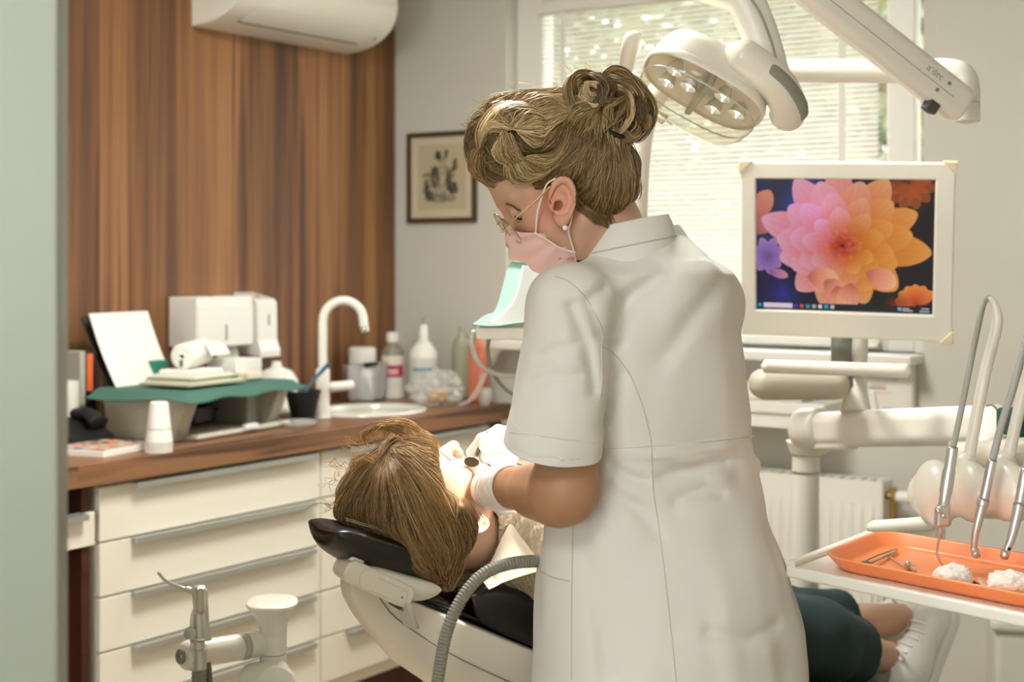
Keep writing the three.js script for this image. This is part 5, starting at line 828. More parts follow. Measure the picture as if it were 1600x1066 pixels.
  const hemN = V(0.16, 0.94, 0.30).normalize(), hemP = V(-0.1435,1.1504,0.205);
  const hem = (x, y, z) => (hemP.x - x) * hemN.x + (hemP.y - y) * hemN.y + (hemP.z - z) * hemN.z;
  const seamY = V(-0.9896,1.1267,0.03).y, bandH = 0.0065;
  const cloth = (x, y, z) => {
    const w = folds(x, y, z) + crease(x, y, z);
    let t = smin(torso(x, y, z), nape(x, y, z), 0.05); t = smin(t, yoke2(x, y, z), 0.05); t = smin(t, sleeveR(x, y, z), 0.035);
    const sl = Math.max(sleeveL(x, y, z), hem(x, y, z)), arm = smin(yoke(x, y, z), sl, 0.03); t = smin(t, arm, 0.022);
    t += w; t -= 0.0016 * (1 - sstep(bandH, bandH + 0.003, Math.abs(y - (seamY + 0.05 * x)))) * (x > V(-0.0804,1.1374,0.1).x ? 1 : 0);
    return t;
  };
  const coat = (x, y, z) => {
    let d = cloth(x, y, z); const inner = sleeveL(x, y, z) + 0.010 + folds(x, y, z) + crease(x, y, z); const below = hem(x, y, z) + 0.05;          // hollow the sleeve near its hem
    if (below > 0) d = smax(d, -Math.max(inner, -below), 0.002);
    return Math.max(d, 0.585 - y);
  };
  // --- continuous body under the clothes
  const armL = blend([capsule(shL, elL, 0.048, 0.0435), capsule(elL, wrL, 0.0435, 0.0315), capsule(V(-0.1355,1.069,0.18), V(-0.1638,1.0606,0.11), 0.044, 0.036)], 0.02), armR = blend([capsule(shR, elR, 0.046, 0.04), capsule(elR, wrR, 0.04, 0.027)], 0.02);
  const legs = [capsule(V(-0.0182,0.8941,0.04), V(-0.0052,0.441,0.06), 0.085, 0.055), capsule(V(0.0988,0.8782,-0.03), V(0.09,0.3977,-0.04), 0.085, 0.055)], hipY = 0.62;
  const skinCol = (x, y, z) => {
    const p = HP(x, y, z), n = fbm(x * 60, y * 60, z * 60, 3) - 0.45, near = Math.hypot(x - C.x, y - C.y, z - C.z) < 0.2; let c = [0.44, 0.235, 0.125];
    if (near) { c = [0.60, 0.36, 0.245]; const ch = Math.exp(-(Math.pow(p[0] - 0.06, 2) + Math.pow(p[1] + 0.035, 2)) / 0.0009); c = [c[0] + 0.05 * ch, c[1] - 0.05 * ch, c[2] - 0.03 * ch]; const er = Math.exp(-Math.pow(Math.hypot(x - earC.x, y - earC.y) / 0.034, 4)); c = [c[0] + 0.06 * er, c[1] - 0.05 * er, c[2] - 0.045 * er]; }
    return c.map((v, i) => v * (1 + 0.16 * n * (i + 1) * 0.5));
  };
  const headAll = (x, y, z) => { let d = smin(head(x, y, z), neckA(x, y, z), 0.03); return smin(d, ear(x, y, z), 0.006); };
  const lower = (x, y, z) => { let d = Math.max(torso(x, y, z) + 0.02, 0.62 - y); d = smin(d, smin(armL(x, y, z), armR(x, y, z), 0.01), 0.02); return smin(d, smin(legs[0](x, y, z), legs[1](x, y, z), 0.01), 0.03); };
  const cut = V(-0.0618,1.4199,0.03).y;
  const gh = nets((x, y, z) => Math.max(headAll(x, y, z), cut - 0.012 - y), V(C.x - 0.16, cut - 0.02, C.z - 0.13), V(C.x + 0.2, C.y + 0.15, C.z + 0.12), 0.0026, skinCol);
  const gb = nets((x, y, z) => Math.max(smin(lower(x, y, z), neckA(x, y, z), 0.03), y - cut), V(-0.30, 0.0, -0.42), V(0.36, cut + 0.01, 0.34), 0.0075, skinCol);
  part('body', mergeGeometries([gh, gb]), skinMat, D);
  // --- coat
  const coatPart0 = part('coat', nets(coat, V(-0.27, 0.57, -0.36), V(0.34, 1.46, 0.34), 0.0052), coatMat, D, 'white short-sleeved coat');
  { // neat hem band at the end of the near sleeve
    const axd = V(-0.1453,1.1367,0.205).sub(shL).normalize(), e1 = V(1, 0, 0).addScaledVector(axd, -axd.x).normalize(), e2 = axd.clone().cross(e1), skin = (x, y, z) => sleeveL(x, y, z) + folds(x, y, z) + crease(x, y, z);
    const ring = (h, off) => [...Array(72)].map((_, i) => { const a = i / 72 * 2 * PI, d = e1.clone().multiplyScalar(Math.cos(a)).addScaledVector(e2, Math.sin(a)); const c = V(-0.1395,1.1944,0.19); let lo = 0.02, hi2 = 0.13; const at = q => { const p = c.clone().addScaledVector(d, q), k = (hem(p.x, p.y, p.z) + h) / axd.dot(hemN); return p.addScaledVector(axd, k); }; for (let n = 0; n < 22; n++) { const m = (lo + hi2) / 2, p = at(m); skin(p.x, p.y, p.z) < 0 ? lo = m : hi2 = m; } return at(lo + off); });
    part('sleeve_hem', loft([ring(0.030, -0.0004), ring(0.028, 0.0006), ring(-0.004, 0.0010), ring(-0.0055, 0.0), ring(-0.004, -0.0020), ring(0.028, -0.0035)]), coatMat, coatPart0);
  }
  const cam = V(-0.2, 1.41, 2.3), onCoat = p => { const d = p.clone().sub(cam).normalize(), q = meet(coat, cam.clone().addScaledVector(d, 1.85), d, 0.9); return q; };
  const coatPart = D.children[D.children.length - 1];
  const seamM = mat('#c8c5b9', 0.9), trace = (pts, r = 0.0011) => { const c = curve(pts), q = []; for (let i = 0; i <= 60; i++) { const p = onCoat(c.getPoint(i / 60)); q.push(p.addScaledVector(V(0.1, 0, 1).normalize(), -r * 0.35)); } return tube(q, r, 120, 6); };
  const seam = (pts, r) => part('seam', trace(pts, r), seamM, coatPart);
  seam([V(-0.0713,1.2858,0.2), V(-0.0521,1.2721,0.2), V(-0.0311,1.2429,0.2), V(-0.0147,1.2027,0.2), V(-0.0055,1.1699,0.2), V(-0.001,1.1407,0.2), V(0.0009,1.0859,0.2), V(0.01,1.022,0.2), V(0.021,0.9307,0.2), V(0.0337,0.8101,0.2), V(0.0392,0.7663,0.2)]);
  seam([V(-0.1397,1.3853,0.2), V(-0.1197,1.378,0.2), V(-0.0977,1.358,0.2), V(-0.0813,1.3306,0.2), V(-0.0703,1.305,0.2), V(-0.0722,1.2822,0.2), V(-0.0713,1.2411,0.2), V(-0.074,1.2137,0.2)]);
  seam([V(-0.1123,1.0384,0.2), V(-0.1142,0.9763,0.2), V(-0.1151,0.9033,0.2), V(-0.1151,0.8101,0.2)]); seam([V(-0.1598,0.9644,0.2), V(-0.1434,0.9562,0.2), V(-0.1187,0.9507,0.2)]);
  seam([V(-0.2027,1.1626,0.2), V(-0.1635,1.158,0.2), V(-0.1178,1.1516,0.2), V(-0.0804,1.147,0.2)], 0.0006); seam([V(-0.0777,1.1388,0.2), V(-0.0174,1.1416,0.2), V(0.0557,1.147,0.2), V(0.1451,1.1571,0.2)], 0.0008);
  // --- collar
  {
    const c0 = V(-0.0257,1.4307,0.035), n = V(-0.20, 0.98, 0).normalize(), e1 = V(0.98, 0.20, 0), e2 = V(0, 0, 1), ring = (h, r1, r2, dx) => [...Array(64)].map((_, i) => { const a = i / 64 * 2 * PI; return c0.clone().addScaledVector(e1, Math.cos(a) * r1 + dx).addScaledVector(e2, Math.sin(a) * r2).addScaledVector(n, h); });
    const prof = [[-0.034, 0.084, 0.084, 0], [0.0, 0.080, 0.0775, 0], [0.018, 0.077, 0.0735, 0.001], [0.034, 0.0735, 0.070, 0.001], [0.0365, 0.0725, 0.069, 0.001], [0.0345, 0.0705, 0.067, 0.001], [0.0, 0.074, 0.071, 0], [-0.034, 0.077, 0.074, 0]];
    part('collar', loft(prof.map(p => ring(...p))), coatMat, coatPart);
    part('seam', tube(curve(ring(0.0, 0.0808, 0.0783, 0), true), 0.0011, 120, 6), seamM, coatPart);
  }
  // --- trousers and shoes
  const trouser = legs.map(l => (x, y, z) => l(x, y, z) - 0.012);
  for (const t of trouser) { const g = nets((x, y, z) => Math.max(t(x, y, z), 0.09 - y, y - 0.70), V(-0.2, 0.08, -0.3), V(0.36, 0.71, 0.3), 0.012); part('trouser_leg', g, coatMat, D); }
  for (const q of [V(-0.0052,0.441,0.06), V(0.09,0.3977,-0.04)]) part('shoe', blend ? nets((x, y, z) => Math.max(blend([ellipsoid(V(q.x - 0.06, 0.045, q.z - 0.05), [0.05, 0.05, 0.125], [V(0.80, 0, -0.6), V(0, 1, 0), V(0.6, 0, 0.80)]), ball(V(q.x + 0.01, 0.05, q.z + 0.01), 0.048)], 0.03)(x, y, z), 0.001 - y), V(q.x - 0.22, -0.005, q.z - 0.22), V(q.x + 0.1, 0.12, q.z + 0.1), 0.007) : null, M.white, D);
  // --- hair: a shaped mass cut back from face, ear and neck, with strands laid over it
  const hairCols = [[0.50, 0.34, 0.14], [0.36, 0.235, 0.09], [0.22, 0.135, 0.05], [0.13, 0.078, 0.03], [0.42, 0.28, 0.11], [0.60, 0.43, 0.19], [0.28, 0.17, 0.065]];
  const px = [ellipsoid(V(-0.156,1.5832,0.05), [0.108, 0.080, 0.088], [V(0.95, -0.31, 0).normalize(), V(0.31, 0.95, 0).normalize(), V(0, 0, 1)]), ellipsoid(V(-0.1002,1.5538,0.05), [0.086, 0.098, 0.088]), ellipsoid(V(-0.2157,1.5675,0.05), [0.044, 0.056, 0.066], [V(0.9, 0.42, 0).normalize(), V(-0.42, 0.9, 0).normalize(), V(0, 0, 1)]), ellipsoid(V(-0.0679,1.5127,0.05), [0.056, 0.052, 0.072]), ellipsoid(V(-0.0973,1.6154,0.05), [0.05, 0.042, 0.07])];
  const mass0 = blend(px, 0.03);
  const keep = polygon2([V(-0.2978,1.544,0.05), V(-0.2421,1.5352,0.05), V(-0.2176,1.5127,0.05), V(-0.1804,1.499,0.05), V(-0.155,1.5127,0.05), V(-0.1452,1.5254,0.05), V(-0.1296,1.5313,0.05), V(-0.1129,1.5284,0.05), V(-0.1032,1.5186,0.05), V(-0.0973,1.4951,0.05), V(-0.0767,1.4736,0.05), V(-0.0484,1.4716,0.05), V(-0.019,1.4951,0.05), V(0.025,1.4932,0.05), V(0.025,1.7671,0.05), V(-0.2978,1.7671,0.05)].map(p => p));
  const waveF = (x, y) => { const a = (x - V(-0.2,1.5959,0.05).x), b = (y - V(-0.2,1.5959,0.05).y); return 0.0075 * Math.sin((Math.hypot(a, b * 1.3)) * 150) * Math.exp(-(a * a + b * b) / 0.006); };
  const mass = (x, y, z) => smax(mass0(x, y, z) + 0.012 * (noise(x * 34, y * 34, z * 30) - 0.5) + waveF(x, y), keep(x, y) * 0.95, 0.012);
  const darkHair = (x, y, z) => { const n = noise(x * 70, y * 70, z * 70); return [0.08 + 0.07 * n, 0.048 + 0.045 * n, 0.018 + 0.02 * n]; };
  const gcap = nets(mass, V(-0.30, 1.40, -0.13), V(0.07, 1.70, 0.19), 0.004, darkHair);
  const P2 = (a) => a;
  const place = (p, h) => { const d = mass(p.x, p.y, p.z); return seat(mass, p, h); };
  const lay = pts => pts.map(p => { const q = V(p.x, p.y, 0.24); const m = meet(mass, q, V(0, 0, -1), 0.34); return m.z > -0.06 ? m : seat(mass, V(p.x, p.y, 0.03), 0); });
  seed(404);
  const G = [];
  const fam = (gs, n, o = {}) => G.push(strands(gs.map(lay), n, { colours: hairCols, place, r: 0.0007, segs: 18, ...o }));
  const light = [[0.80, 0.61, 0.32], [0.90, 0.73, 0.44], [0.62, 0.43, 0.18], [0.34, 0.20, 0.07]], brown = [[0.20, 0.12, 0.045], [0.12, 0.07, 0.026], [0.32, 0.20, 0.08], [0.07, 0.042, 0.016]];
  // crown roll, swept up from the forehead to the bun
  fam([[V(-0.2536,1.5621,0.1), V(-0.2459,1.6013,0.1), V(-0.221,1.6329,0.1), V(-0.179,1.653,0.1), V(-0.133,1.6616,0.1), V(-0.0996,1.6539,0.1)], [V(-0.2478,1.5717,0.1), V(-0.2325,1.6061,0.1), V(-0.2019,1.6271,0.1), V(-0.1637,1.6367,0.1), V(-0.1273,1.6348,0.1), V(-0.1005,1.6367,0.1)], [V(-0.244,1.5793,0.1), V(-0.221,1.608,0.1), V(-0.1952,1.6023,0.1), V(-0.1694,1.5812,0.1), V(-0.1388,1.5927,0.1), V(-0.1139,1.6329,0.1)]], 640, { colours: [...light, ...light, hairCols[2]], r: 0.0008, lift: [0, 0.014] });
  // long S wave falling beside the temple
  fam([[V(-0.2306,1.6023,0.1), V(-0.2096,1.6061,0.1), V(-0.1971,1.5812,0.1), V(-0.1713,1.5602,0.1), V(-0.1369,1.5659,0.1), V(-0.1158,1.6099,0.1)], [V(-0.2363,1.5927,0.1), V(-0.2153,1.6003,0.1), V(-0.2048,1.5717,0.1), V(-0.177,1.5468,0.1), V(-0.135,1.5525,0.1), V(-0.111,1.5965,0.1)], [V(-0.2287,1.6003,0.1), V(-0.2172,1.5889,0.1), V(-0.2115,1.5621,0.1), V(-0.1885,1.5334,0.1), V(-0.1407,1.541,0.1), V(-0.1072,1.585,0.1)]], 460, { colours: [...light, ...hairCols], r: 0.0008, lift: [0.004, 0.017] });
  // darker hair under the wave, temple to bun
  fam([[V(-0.2497,1.5468,0.1), V(-0.2287,1.5583,0.1), V(-0.2,1.5372,0.1), V(-0.1617,1.5277,0.1), V(-0.1273,1.5468,0.1), V(-0.1024,1.585,0.1)], [V(-0.2363,1.5257,0.1), V(-0.2134,1.52,0.1), V(-0.1809,1.5143,0.1), V(-0.1522,1.5219,0.1), V(-0.1216,1.5468,0.1), V(-0.0986,1.5889,0.1)], [V(-0.2134,1.5076,0.1), V(-0.1885,1.499,0.1), V(-0.1598,1.5085,0.1), V(-0.1369,1.5277,0.1), V(-0.1139,1.5535,0.1), V(-0.0948,1.5927,0.1)]], 600, { colours: [...brown, hairCols[1]], lift: [0, 0.006] });
  // front curls over the forehead
  fam([[V(-0.2555,1.5755,0.1), V(-0.2593,1.5563,0.1), V(-0.2526,1.5372,0.1), V(-0.2335,1.5238,0.1), V(-0.2096,1.5143,0.1)], [V(-0.244,1.5812,0.1), V(-0.2421,1.5563,0.1), V(-0.2325,1.5372,0.1), V(-0.2096,1.5219,0.1), V(-0.1847,1.5066,0.1)]], 300, { colours: hairCols, lift: [0, 0.010], wave: 0.004 });
  fam([[V(-0.2287,1.6023,0.1), V(-0.2191,1.5927,0.1), V(-0.2153,1.5697,0.1), V(-0.2115,1.5468,0.1), V(-0.2019,1.5277,0.1)], [V(-0.223,1.6061,0.1), V(-0.2115,1.5908,0.1), V(-0.2077,1.5678,0.1), V(-0.2019,1.5449,0.1), V(-0.1923,1.5257,0.1)]], 70, { colours: light, lift: [0.005, 0.013], r: 0.0009 });
  // side and nape up to the bun
  fam([[V(-0.1445,1.5238,0.1), V(-0.1235,1.5468,0.1), V(-0.1024,1.5717,0.1), V(-0.0871,1.6003,0.1)], [V(-0.111,1.5277,0.1), V(-0.1005,1.5506,0.1), V(-0.0871,1.5774,0.1), V(-0.0776,1.6003,0.1)], [V(-0.0929,1.4894,0.1), V(-0.0833,1.5238,0.1), V(-0.0718,1.564,0.1), V(-0.0661,1.5984,0.1)], [V(-0.0613,1.4741,0.1), V(-0.0546,1.5143,0.1), V(-0.0527,1.5583,0.1), V(-0.0546,1.5946,0.1)], [V(-0.0326,1.4932,0.1), V(-0.0317,1.5257,0.1), V(-0.0374,1.5602,0.1), V(-0.047,1.5927,0.1)], [V(-0.0221,1.5085,0.1), V(-0.0202,1.5372,0.1), V(-0.0259,1.5678,0.1), V(-0.0412,1.5927,0.1)]], 900, { colours: [...brown, hairCols[0], hairCols[1], hairCols[4]], lift: [0, 0.007], wave: 0.003 });
  // fine hair at the nape and round the ear
  fam([[V(-0.0996,1.5104,0.1), V(-0.09,1.4865,0.1), V(-0.068,1.4645,0.1)], [V(-0.0757,1.5009,0.1), V(-0.0642,1.477,0.1), V(-0.045,1.4607,0.1)], [V(-0.0393,1.5104,0.1), V(-0.0355,1.4865,0.1), V(-0.0259,1.4607,0.1)]], 260, { colours: [...brown, hairCols[1]], r: 0.00045, lift: [0, 0.004], segs: 10, trim: 0.6 });
  { const onSkin = (p, h) => seat(headAll, p, 0.0008 + h * 0.6), nl = pts => pts.map(p => seat(headAll, V(p.x, p.y, 0.14), 0.001)); G.push(strands([[V(-0.1043,1.5143,0.1), V(-0.0967,1.4894,0.1), V(-0.0795,1.4607,0.1)], [V(-0.0833,1.4932,0.1), V(-0.0718,1.4674,0.1), V(-0.0565,1.4454,0.1)], [V(-0.0613,1.4817,0.1), V(-0.0508,1.4626,0.1), V(-0.0374,1.4473,0.1)], [V(-0.0374,1.499,0.1), V(-0.0297,1.477,0.1), V(-0.023,1.4607,0.1)]].map(nl), 420, { colours: [...brown, hairCols[1], hairCols[2]], place: onSkin, r: 0.00038, segs: 10, lift: [0, 0.004], trim: 0.9, wave: 0.002 })); }
  // bun
  const bC = V(-0.0678,1.6442,0.065), bunF0 = blend([ellipsoid(bC, [0.056, 0.044, 0.050]), ellipsoid(V(-0.0332,1.6262,0.07), [0.032, 0.042, 0.04]), ellipsoid(V(-0.098,1.65,0.065), [0.026, 0.024, 0.032])], 0.02), bunF = (x, y, z) => bunF0(x, y, z) + 0.012 * (noise(x * 38, y * 38, z * 38 + 5) - 0.5);
  G.push(nets(bunF, bC.clone().addScalar(-0.11), bC.clone().addScalar(0.11), 0.004, darkHair));
  const bunPlace = (p, h) => seat(bunF, p, h);
  const spiral = (c, r0, r1, turns, a0, tz = 0) => [...Array(12)].map((_, i) => { const t = i / 11, a = a0 + t * turns * 2 * PI, q = lerp(r0, r1, t); return c.clone().add(V(Math.cos(a) * q, Math.sin(a) * q, 0.06 + tz * t)); });
  const px1 = V(-0.0087,1.7974,0.1).x - V(-0.0097,1.7974,0.1).x, locks = [spiral(V(-0.0881,1.6568,0.1), 24 * px1, 5 * px1, 1.5, 2.4), spiral(V(-0.0546,1.6539,0.1), 26 * px1, 8 * px1, 1.2, 1.2), spiral(V(-0.047,1.6204,0.1), 24 * px1, 7 * px1, 1.1, -0.6),
    [V(-0.1139,1.6424,0.1), V(-0.1101,1.6673,0.1), V(-0.09,1.6836,0.1), V(-0.0613,1.6883,0.1), V(-0.0374,1.6807,0.1), V(-0.0202,1.6616,0.1), V(-0.0077,1.6415,0.1)], [V(-0.0709,1.6845,0.1), V(-0.0546,1.6635,0.1), V(-0.0603,1.6386,0.1), V(-0.0757,1.6195,0.1)], [V(-0.0489,1.6845,0.1), V(-0.023,1.6635,0.1), V(-0.0125,1.6348,0.1), V(-0.0183,1.6061,0.1), V(-0.0336,1.5927,0.1)], [V(-0.068,1.6788,0.1), V(-0.0412,1.6539,0.1), V(-0.0317,1.6252,0.1), V(-0.0412,1.6003,0.1), V(-0.0565,1.5927,0.1)], [V(-0.1005,1.629,0.1), V(-0.0757,1.6195,0.1), V(-0.0508,1.6061,0.1), V(-0.0317,1.5927,0.1)],
    [V(-0.0737,1.6903,0.1), V(-0.1005,1.6826,0.1), V(-0.1139,1.6616,0.1), V(-0.1101,1.6367,0.1), V(-0.0948,1.6233,0.1)], [V(-0.0565,1.6405,0.1), V(-0.045,1.6157,0.1), V(-0.0508,1.5984,0.1), V(-0.068,1.6023,0.1)], [V(-0.023,1.6539,0.1), V(-0.0317,1.6348,0.1), V(-0.0269,1.6157,0.1), V(-0.0135,1.608,0.1)], [V(-0.1043,1.6539,0.1), V(-0.0986,1.6329,0.1), V(-0.0795,1.6252,0.1), V(-0.0603,1.6329,0.1), V(-0.0508,1.6501,0.1)], [V(-0.0852,1.6826,0.1), V(-0.0613,1.6788,0.1), V(-0.045,1.6635,0.1), V(-0.0393,1.6424,0.1)], [V(-0.0996,1.675,0.1), V(-0.0804,1.6635,0.1), V(-0.0709,1.6443,0.1), V(-0.0804,1.6271,0.1)]];
  locks.forEach((l, k) => { const dz = rr(-0.02, 0.02), a = l.map(p => p.clone().add(V(0, 0, dz))), b = l.map(p => p.clone().add(V(0.009, 0.008, dz))); G.push(strands([a, b], 100, { colours: k % 3 === 1 ? brown : k % 3 ? hairCols : light, place: bunPlace, r: 0.00065, segs: 22, lift: [0.001, 0.012 + 0.006 * (k % 3)], trim: 0.12, wave: 0.001 })); const c2 = l.map(p => p.clone().add(V(rr(-0.006, 0.006), rr(-0.006, 0.006), -0.12))); G.push(strands([c2, c2], 24, { colours: hairCols, place: bunPlace, r: 0.0009, segs: 18, lift: [0.001, 0.010] })); });
  const curls = [[V(-0.0517,1.675,0.1), V(-0.023,1.6673,0.1), V(-0.0077,1.6443,0.1), V(-0.0077,1.6329,0.1), V(-0.0183,1.631,0.1), V(-0.0317,1.6396,0.1)], [V(-0.045,1.6539,0.1), V(-0.0259,1.63,0.1), V(-0.0125,1.6157,0.1), V(-0.0001,1.6176,0.1), V(-0.0001,1.6061,0.1), V(-0.0087,1.5984,0.1)], [V(-0.0422,1.6157,0.1), V(-0.0355,1.5946,0.1), V(-0.024,1.587,0.1), V(-0.0144,1.5946,0.1), V(-0.0173,1.6061,0.1)], [V(-0.0757,1.673,0.1), V(-0.0565,1.6903,0.1), V(-0.0326,1.6845,0.1), V(-0.0183,1.6654,0.1), V(-0.0058,1.6463,0.1), V(-0.0106,1.6367,0.1)], [V(-0.0393,1.6396,0.1), V(-0.0221,1.6233,0.1), V(-0.0183,1.6042,0.1), V(-0.0317,1.5927,0.1)], [V(-0.0326,1.63,0.1), V(-0.0125,1.6233,0.1), V(-0.001,1.6061,0.1), V(-0.0068,1.5946,0.1)], [V(-0.0422,1.6109,0.1), V(-0.0202,1.6137,0.1), V(-0.0049,1.6214,0.1), V(0.0009,1.629,0.1)]];
  for (const c of curls) { const b = c.map(p => p.clone().add(V(0.005, 0.006, 0.008))); G.push(strands([c, b], 50, { colours: hairCols, r: 0.0008, segs: 26, jitter: 0.9, wave: 0.0012 })); }
  G.push(fillHair([[V(-0.2536,1.5621,0.1), V(-0.2459,1.6013,0.1), V(-0.221,1.6329,0.1), V(-0.179,1.653,0.1), V(-0.133,1.6616,0.1), V(-0.0996,1.6539,0.1)], [V(-0.2478,1.5717,0.1), V(-0.2325,1.6061,0.1), V(-0.2019,1.6271,0.1), V(-0.1637,1.6367,0.1), V(-0.1273,1.6348,0.1), V(-0.1005,1.6367,0.1)], [V(-0.244,1.5793,0.1), V(-0.221,1.608,0.1), V(-0.1952,1.6023,0.1), V(-0.1694,1.5812,0.1), V(-0.1388,1.5927,0.1), V(-0.1139,1.6329,0.1)], [V(-0.2306,1.6023,0.1), V(-0.2096,1.6061,0.1), V(-0.1971,1.5812,0.1), V(-0.1713,1.5602,0.1), V(-0.1369,1.5659,0.1), V(-0.1158,1.6099,0.1)], [V(-0.2363,1.5927,0.1), V(-0.2153,1.6003,0.1), V(-0.2048,1.5717,0.1), V(-0.177,1.5468,0.1), V(-0.135,1.5525,0.1), V(-0.111,1.5965,0.1)], [V(-0.2287,1.6003,0.1), V(-0.2172,1.5889,0.1), V(-0.2115,1.5621,0.1), V(-0.1885,1.5334,0.1), V(-0.1407,1.541,0.1), V(-0.1072,1.585,0.1)], [V(-0.2497,1.5468,0.1), V(-0.2287,1.5583,0.1), V(-0.2,1.5372,0.1), V(-0.1617,1.5277,0.1), V(-0.1273,1.5468,0.1), V(-0.1024,1.585,0.1)], [V(-0.2363,1.5257,0.1), V(-0.2134,1.52,0.1), V(-0.1809,1.5143,0.1), V(-0.1522,1.5219,0.1), V(-0.1216,1.5468,0.1), V(-0.0986,1.5889,0.1)], [V(-0.2134,1.5076,0.1), V(-0.1885,1.499,0.1), V(-0.1598,1.5085,0.1), V(-0.1369,1.5277,0.1), V(-0.1139,1.5535,0.1), V(-0.0948,1.5927,0.1)], [V(-0.2555,1.5755,0.1), V(-0.2593,1.5563,0.1), V(-0.2526,1.5372,0.1), V(-0.2335,1.5238,0.1), V(-0.2096,1.5143,0.1)], [V(-0.244,1.5812,0.1), V(-0.2421,1.5563,0.1), V(-0.2325,1.5372,0.1), V(-0.2096,1.5219,0.1), V(-0.1847,1.5066,0.1)], [V(-0.2287,1.6023,0.1), V(-0.2191,1.5927,0.1), V(-0.2153,1.5697,0.1), V(-0.2115,1.5468,0.1), V(-0.2019,1.5277,0.1)], [V(-0.223,1.6061,0.1), V(-0.2115,1.5908,0.1), V(-0.2077,1.5678,0.1), V(-0.2019,1.5449,0.1), V(-0.1923,1.5257,0.1)], [V(-0.1445,1.5238,0.1), V(-0.1235,1.5468,0.1), V(-0.1024,1.5717,0.1), V(-0.0871,1.6003,0.1)], [V(-0.111,1.5277,0.1), V(-0.1005,1.5506,0.1), V(-0.0871,1.5774,0.1), V(-0.0776,1.6003,0.1)], [V(-0.0929,1.4894,0.1), V(-0.0833,1.5238,0.1), V(-0.0718,1.564,0.1), V(-0.0661,1.5984,0.1)], [V(-0.0613,1.4741,0.1), V(-0.0546,1.5143,0.1), V(-0.0527,1.5583,0.1), V(-0.0546,1.5946,0.1)], [V(-0.0326,1.4932,0.1), V(-0.0317,1.5257,0.1), V(-0.0374,1.5602,0.1), V(-0.047,1.5927,0.1)], [V(-0.0221,1.5085,0.1), V(-0.0202,1.5372,0.1), V(-0.0259,1.5678,0.1), V(-0.0412,1.5927,0.1)]].map(g => g), mass, keep, V(-0.28, 1.43, -0.11), V(0.05, 1.68, 0.14), 2300, p => p.y + p.x * 0.3 > V(-0.2,1.6013,0.1).y + V(-0.2,1.6013,0.1).x * 0.3 ? [...light, ...hairCols] : [...brown, ...brown, ...hairCols], { r: 0.0006 }));
  // loose single hairs
  for (let k = 0; k < 60; k++) { const a = rr(0.3, 2.9), c = V(-0.136,1.5777,0.07), e = V(Math.cos(a) * rr(0.115, 0.135), Math.sin(a) * rr(0.085, 0.10), rr(-0.02, 0.05)), st2 = c.clone().add(e); G.push(strands([[st2.clone().addScaledVector(e, -0.12), st2.clone().add(V(rr(-0.02, 0.02), 0.006, 0)), st2.clone().add(V(rr(-0.05, 0.05), rr(-0.01, 0.016), 0))]], 1, { colours: light, r: 0.00035, segs: 14, wave: 0.001 })); }
  for (let k = 0; k < 40; k++) { const a = rr(-1.2, 2.6), e = V(Math.cos(a) * 0.066, Math.sin(a) * 0.054, 0.01), st2 = bC.clone().add(e); G.push(strands([[st2.clone().addScaledVector(e, -0.3), st2.clone().add(V(rr(-0.02, 0.02), rr(0, 0.01), 0)), st2.clone().add(V(rr(-0.03, 0.04), rr(-0.03, 0.02), 0))]], 1, { colours: light, r: 0.00035, segs: 14, wave: 0.0015 })); }
  part('hair', mergeHair([gcap, ...G]), hairMat, D, 'blonde and brown hair pinned up in a loose curly bun');
  part('hairband', tube(curve([V(-0.0857,1.609,0.11), V(-0.0626,1.6005,0.12), V(-0.04,1.5919,0.11), V(-0.0296,1.596,0.06), V(-0.0556,1.6141,0.01), V(-0.0851,1.6194,0.06)], true), 0.0045, 60, 8), M.black, D);
  // --- brow, lashes
  part('eyebrow', tube([V(-0.2182,1.4846,0.1), V(-0.2124,1.4787,0.107), V(-0.2038,1.4757,0.11), V(-0.1971,1.4775,0.112)].map(p => seat(head, p, 0.0005)), q => [0.0038 * (1 - 0.6 * q), 0.0016], 16, 8), mat('#6b4f3a', 0.8), D);
  part('eyelashes', tube([V(-0.2029,1.4664,0.1), V(-0.1981,1.4645,0.102), V(-0.1933,1.4692,0.104)].map(p => seat(head, p, 0.001)), 0.0014, 12, 6), mat('#1c140f', 0.8), D);
  // --- mask
  {
    const mk = phys('#f7cfca', 0.8, { sheen: 0.3, side: THREE.DoubleSide }), inflate = 0.006;
    const mid = [[0.106, -0.020], [0.121, -0.040], [0.120, -0.062], [0.108, -0.086], [0.098, -0.112], [0.078, -0.130], [0.05, -0.136]], sides = [[0.074, -0.046], [0.068, -0.056], [0.062, -0.068], [0.057, -0.08], [0.051, -0.09], [0.044, -0.098], [0.038, -0.104]];
    const cm = curve(mid.map(p => V(p[0], p[1], 0))), cs = curve(sides.map(p => V(p[0], p[1], 0)));
    const g = sheet((a, v) => { const s = a * 2 - 1, k = Math.pow(Math.abs(s), 1.7), p = cm.getPoint(v), q = cs.getPoint(v), F = lerp(p.x, q.x, k), U = lerp(p.y, q.y, k), S = s * (0.063 - 0.01 * v) * (1 - 0.10 * (1 - k)); const pleat = 0.0034 * Math.sin(v * 26) * (1 - 0.4 * k) + 0.002 * Math.sin(v * 11 + a * 9); const P = HW(F + pleat, U, S); return P; }, 34, 44, 0.0012);
    part('face_mask', g, mk, D, 'pink pleated face mask');
    const mp = D.children[D.children.length - 1], edge = (v) => { const q = cs.getPoint(v); return HW(q.x + 0.001, q.y, 0.0645 - 0.01 * v); };
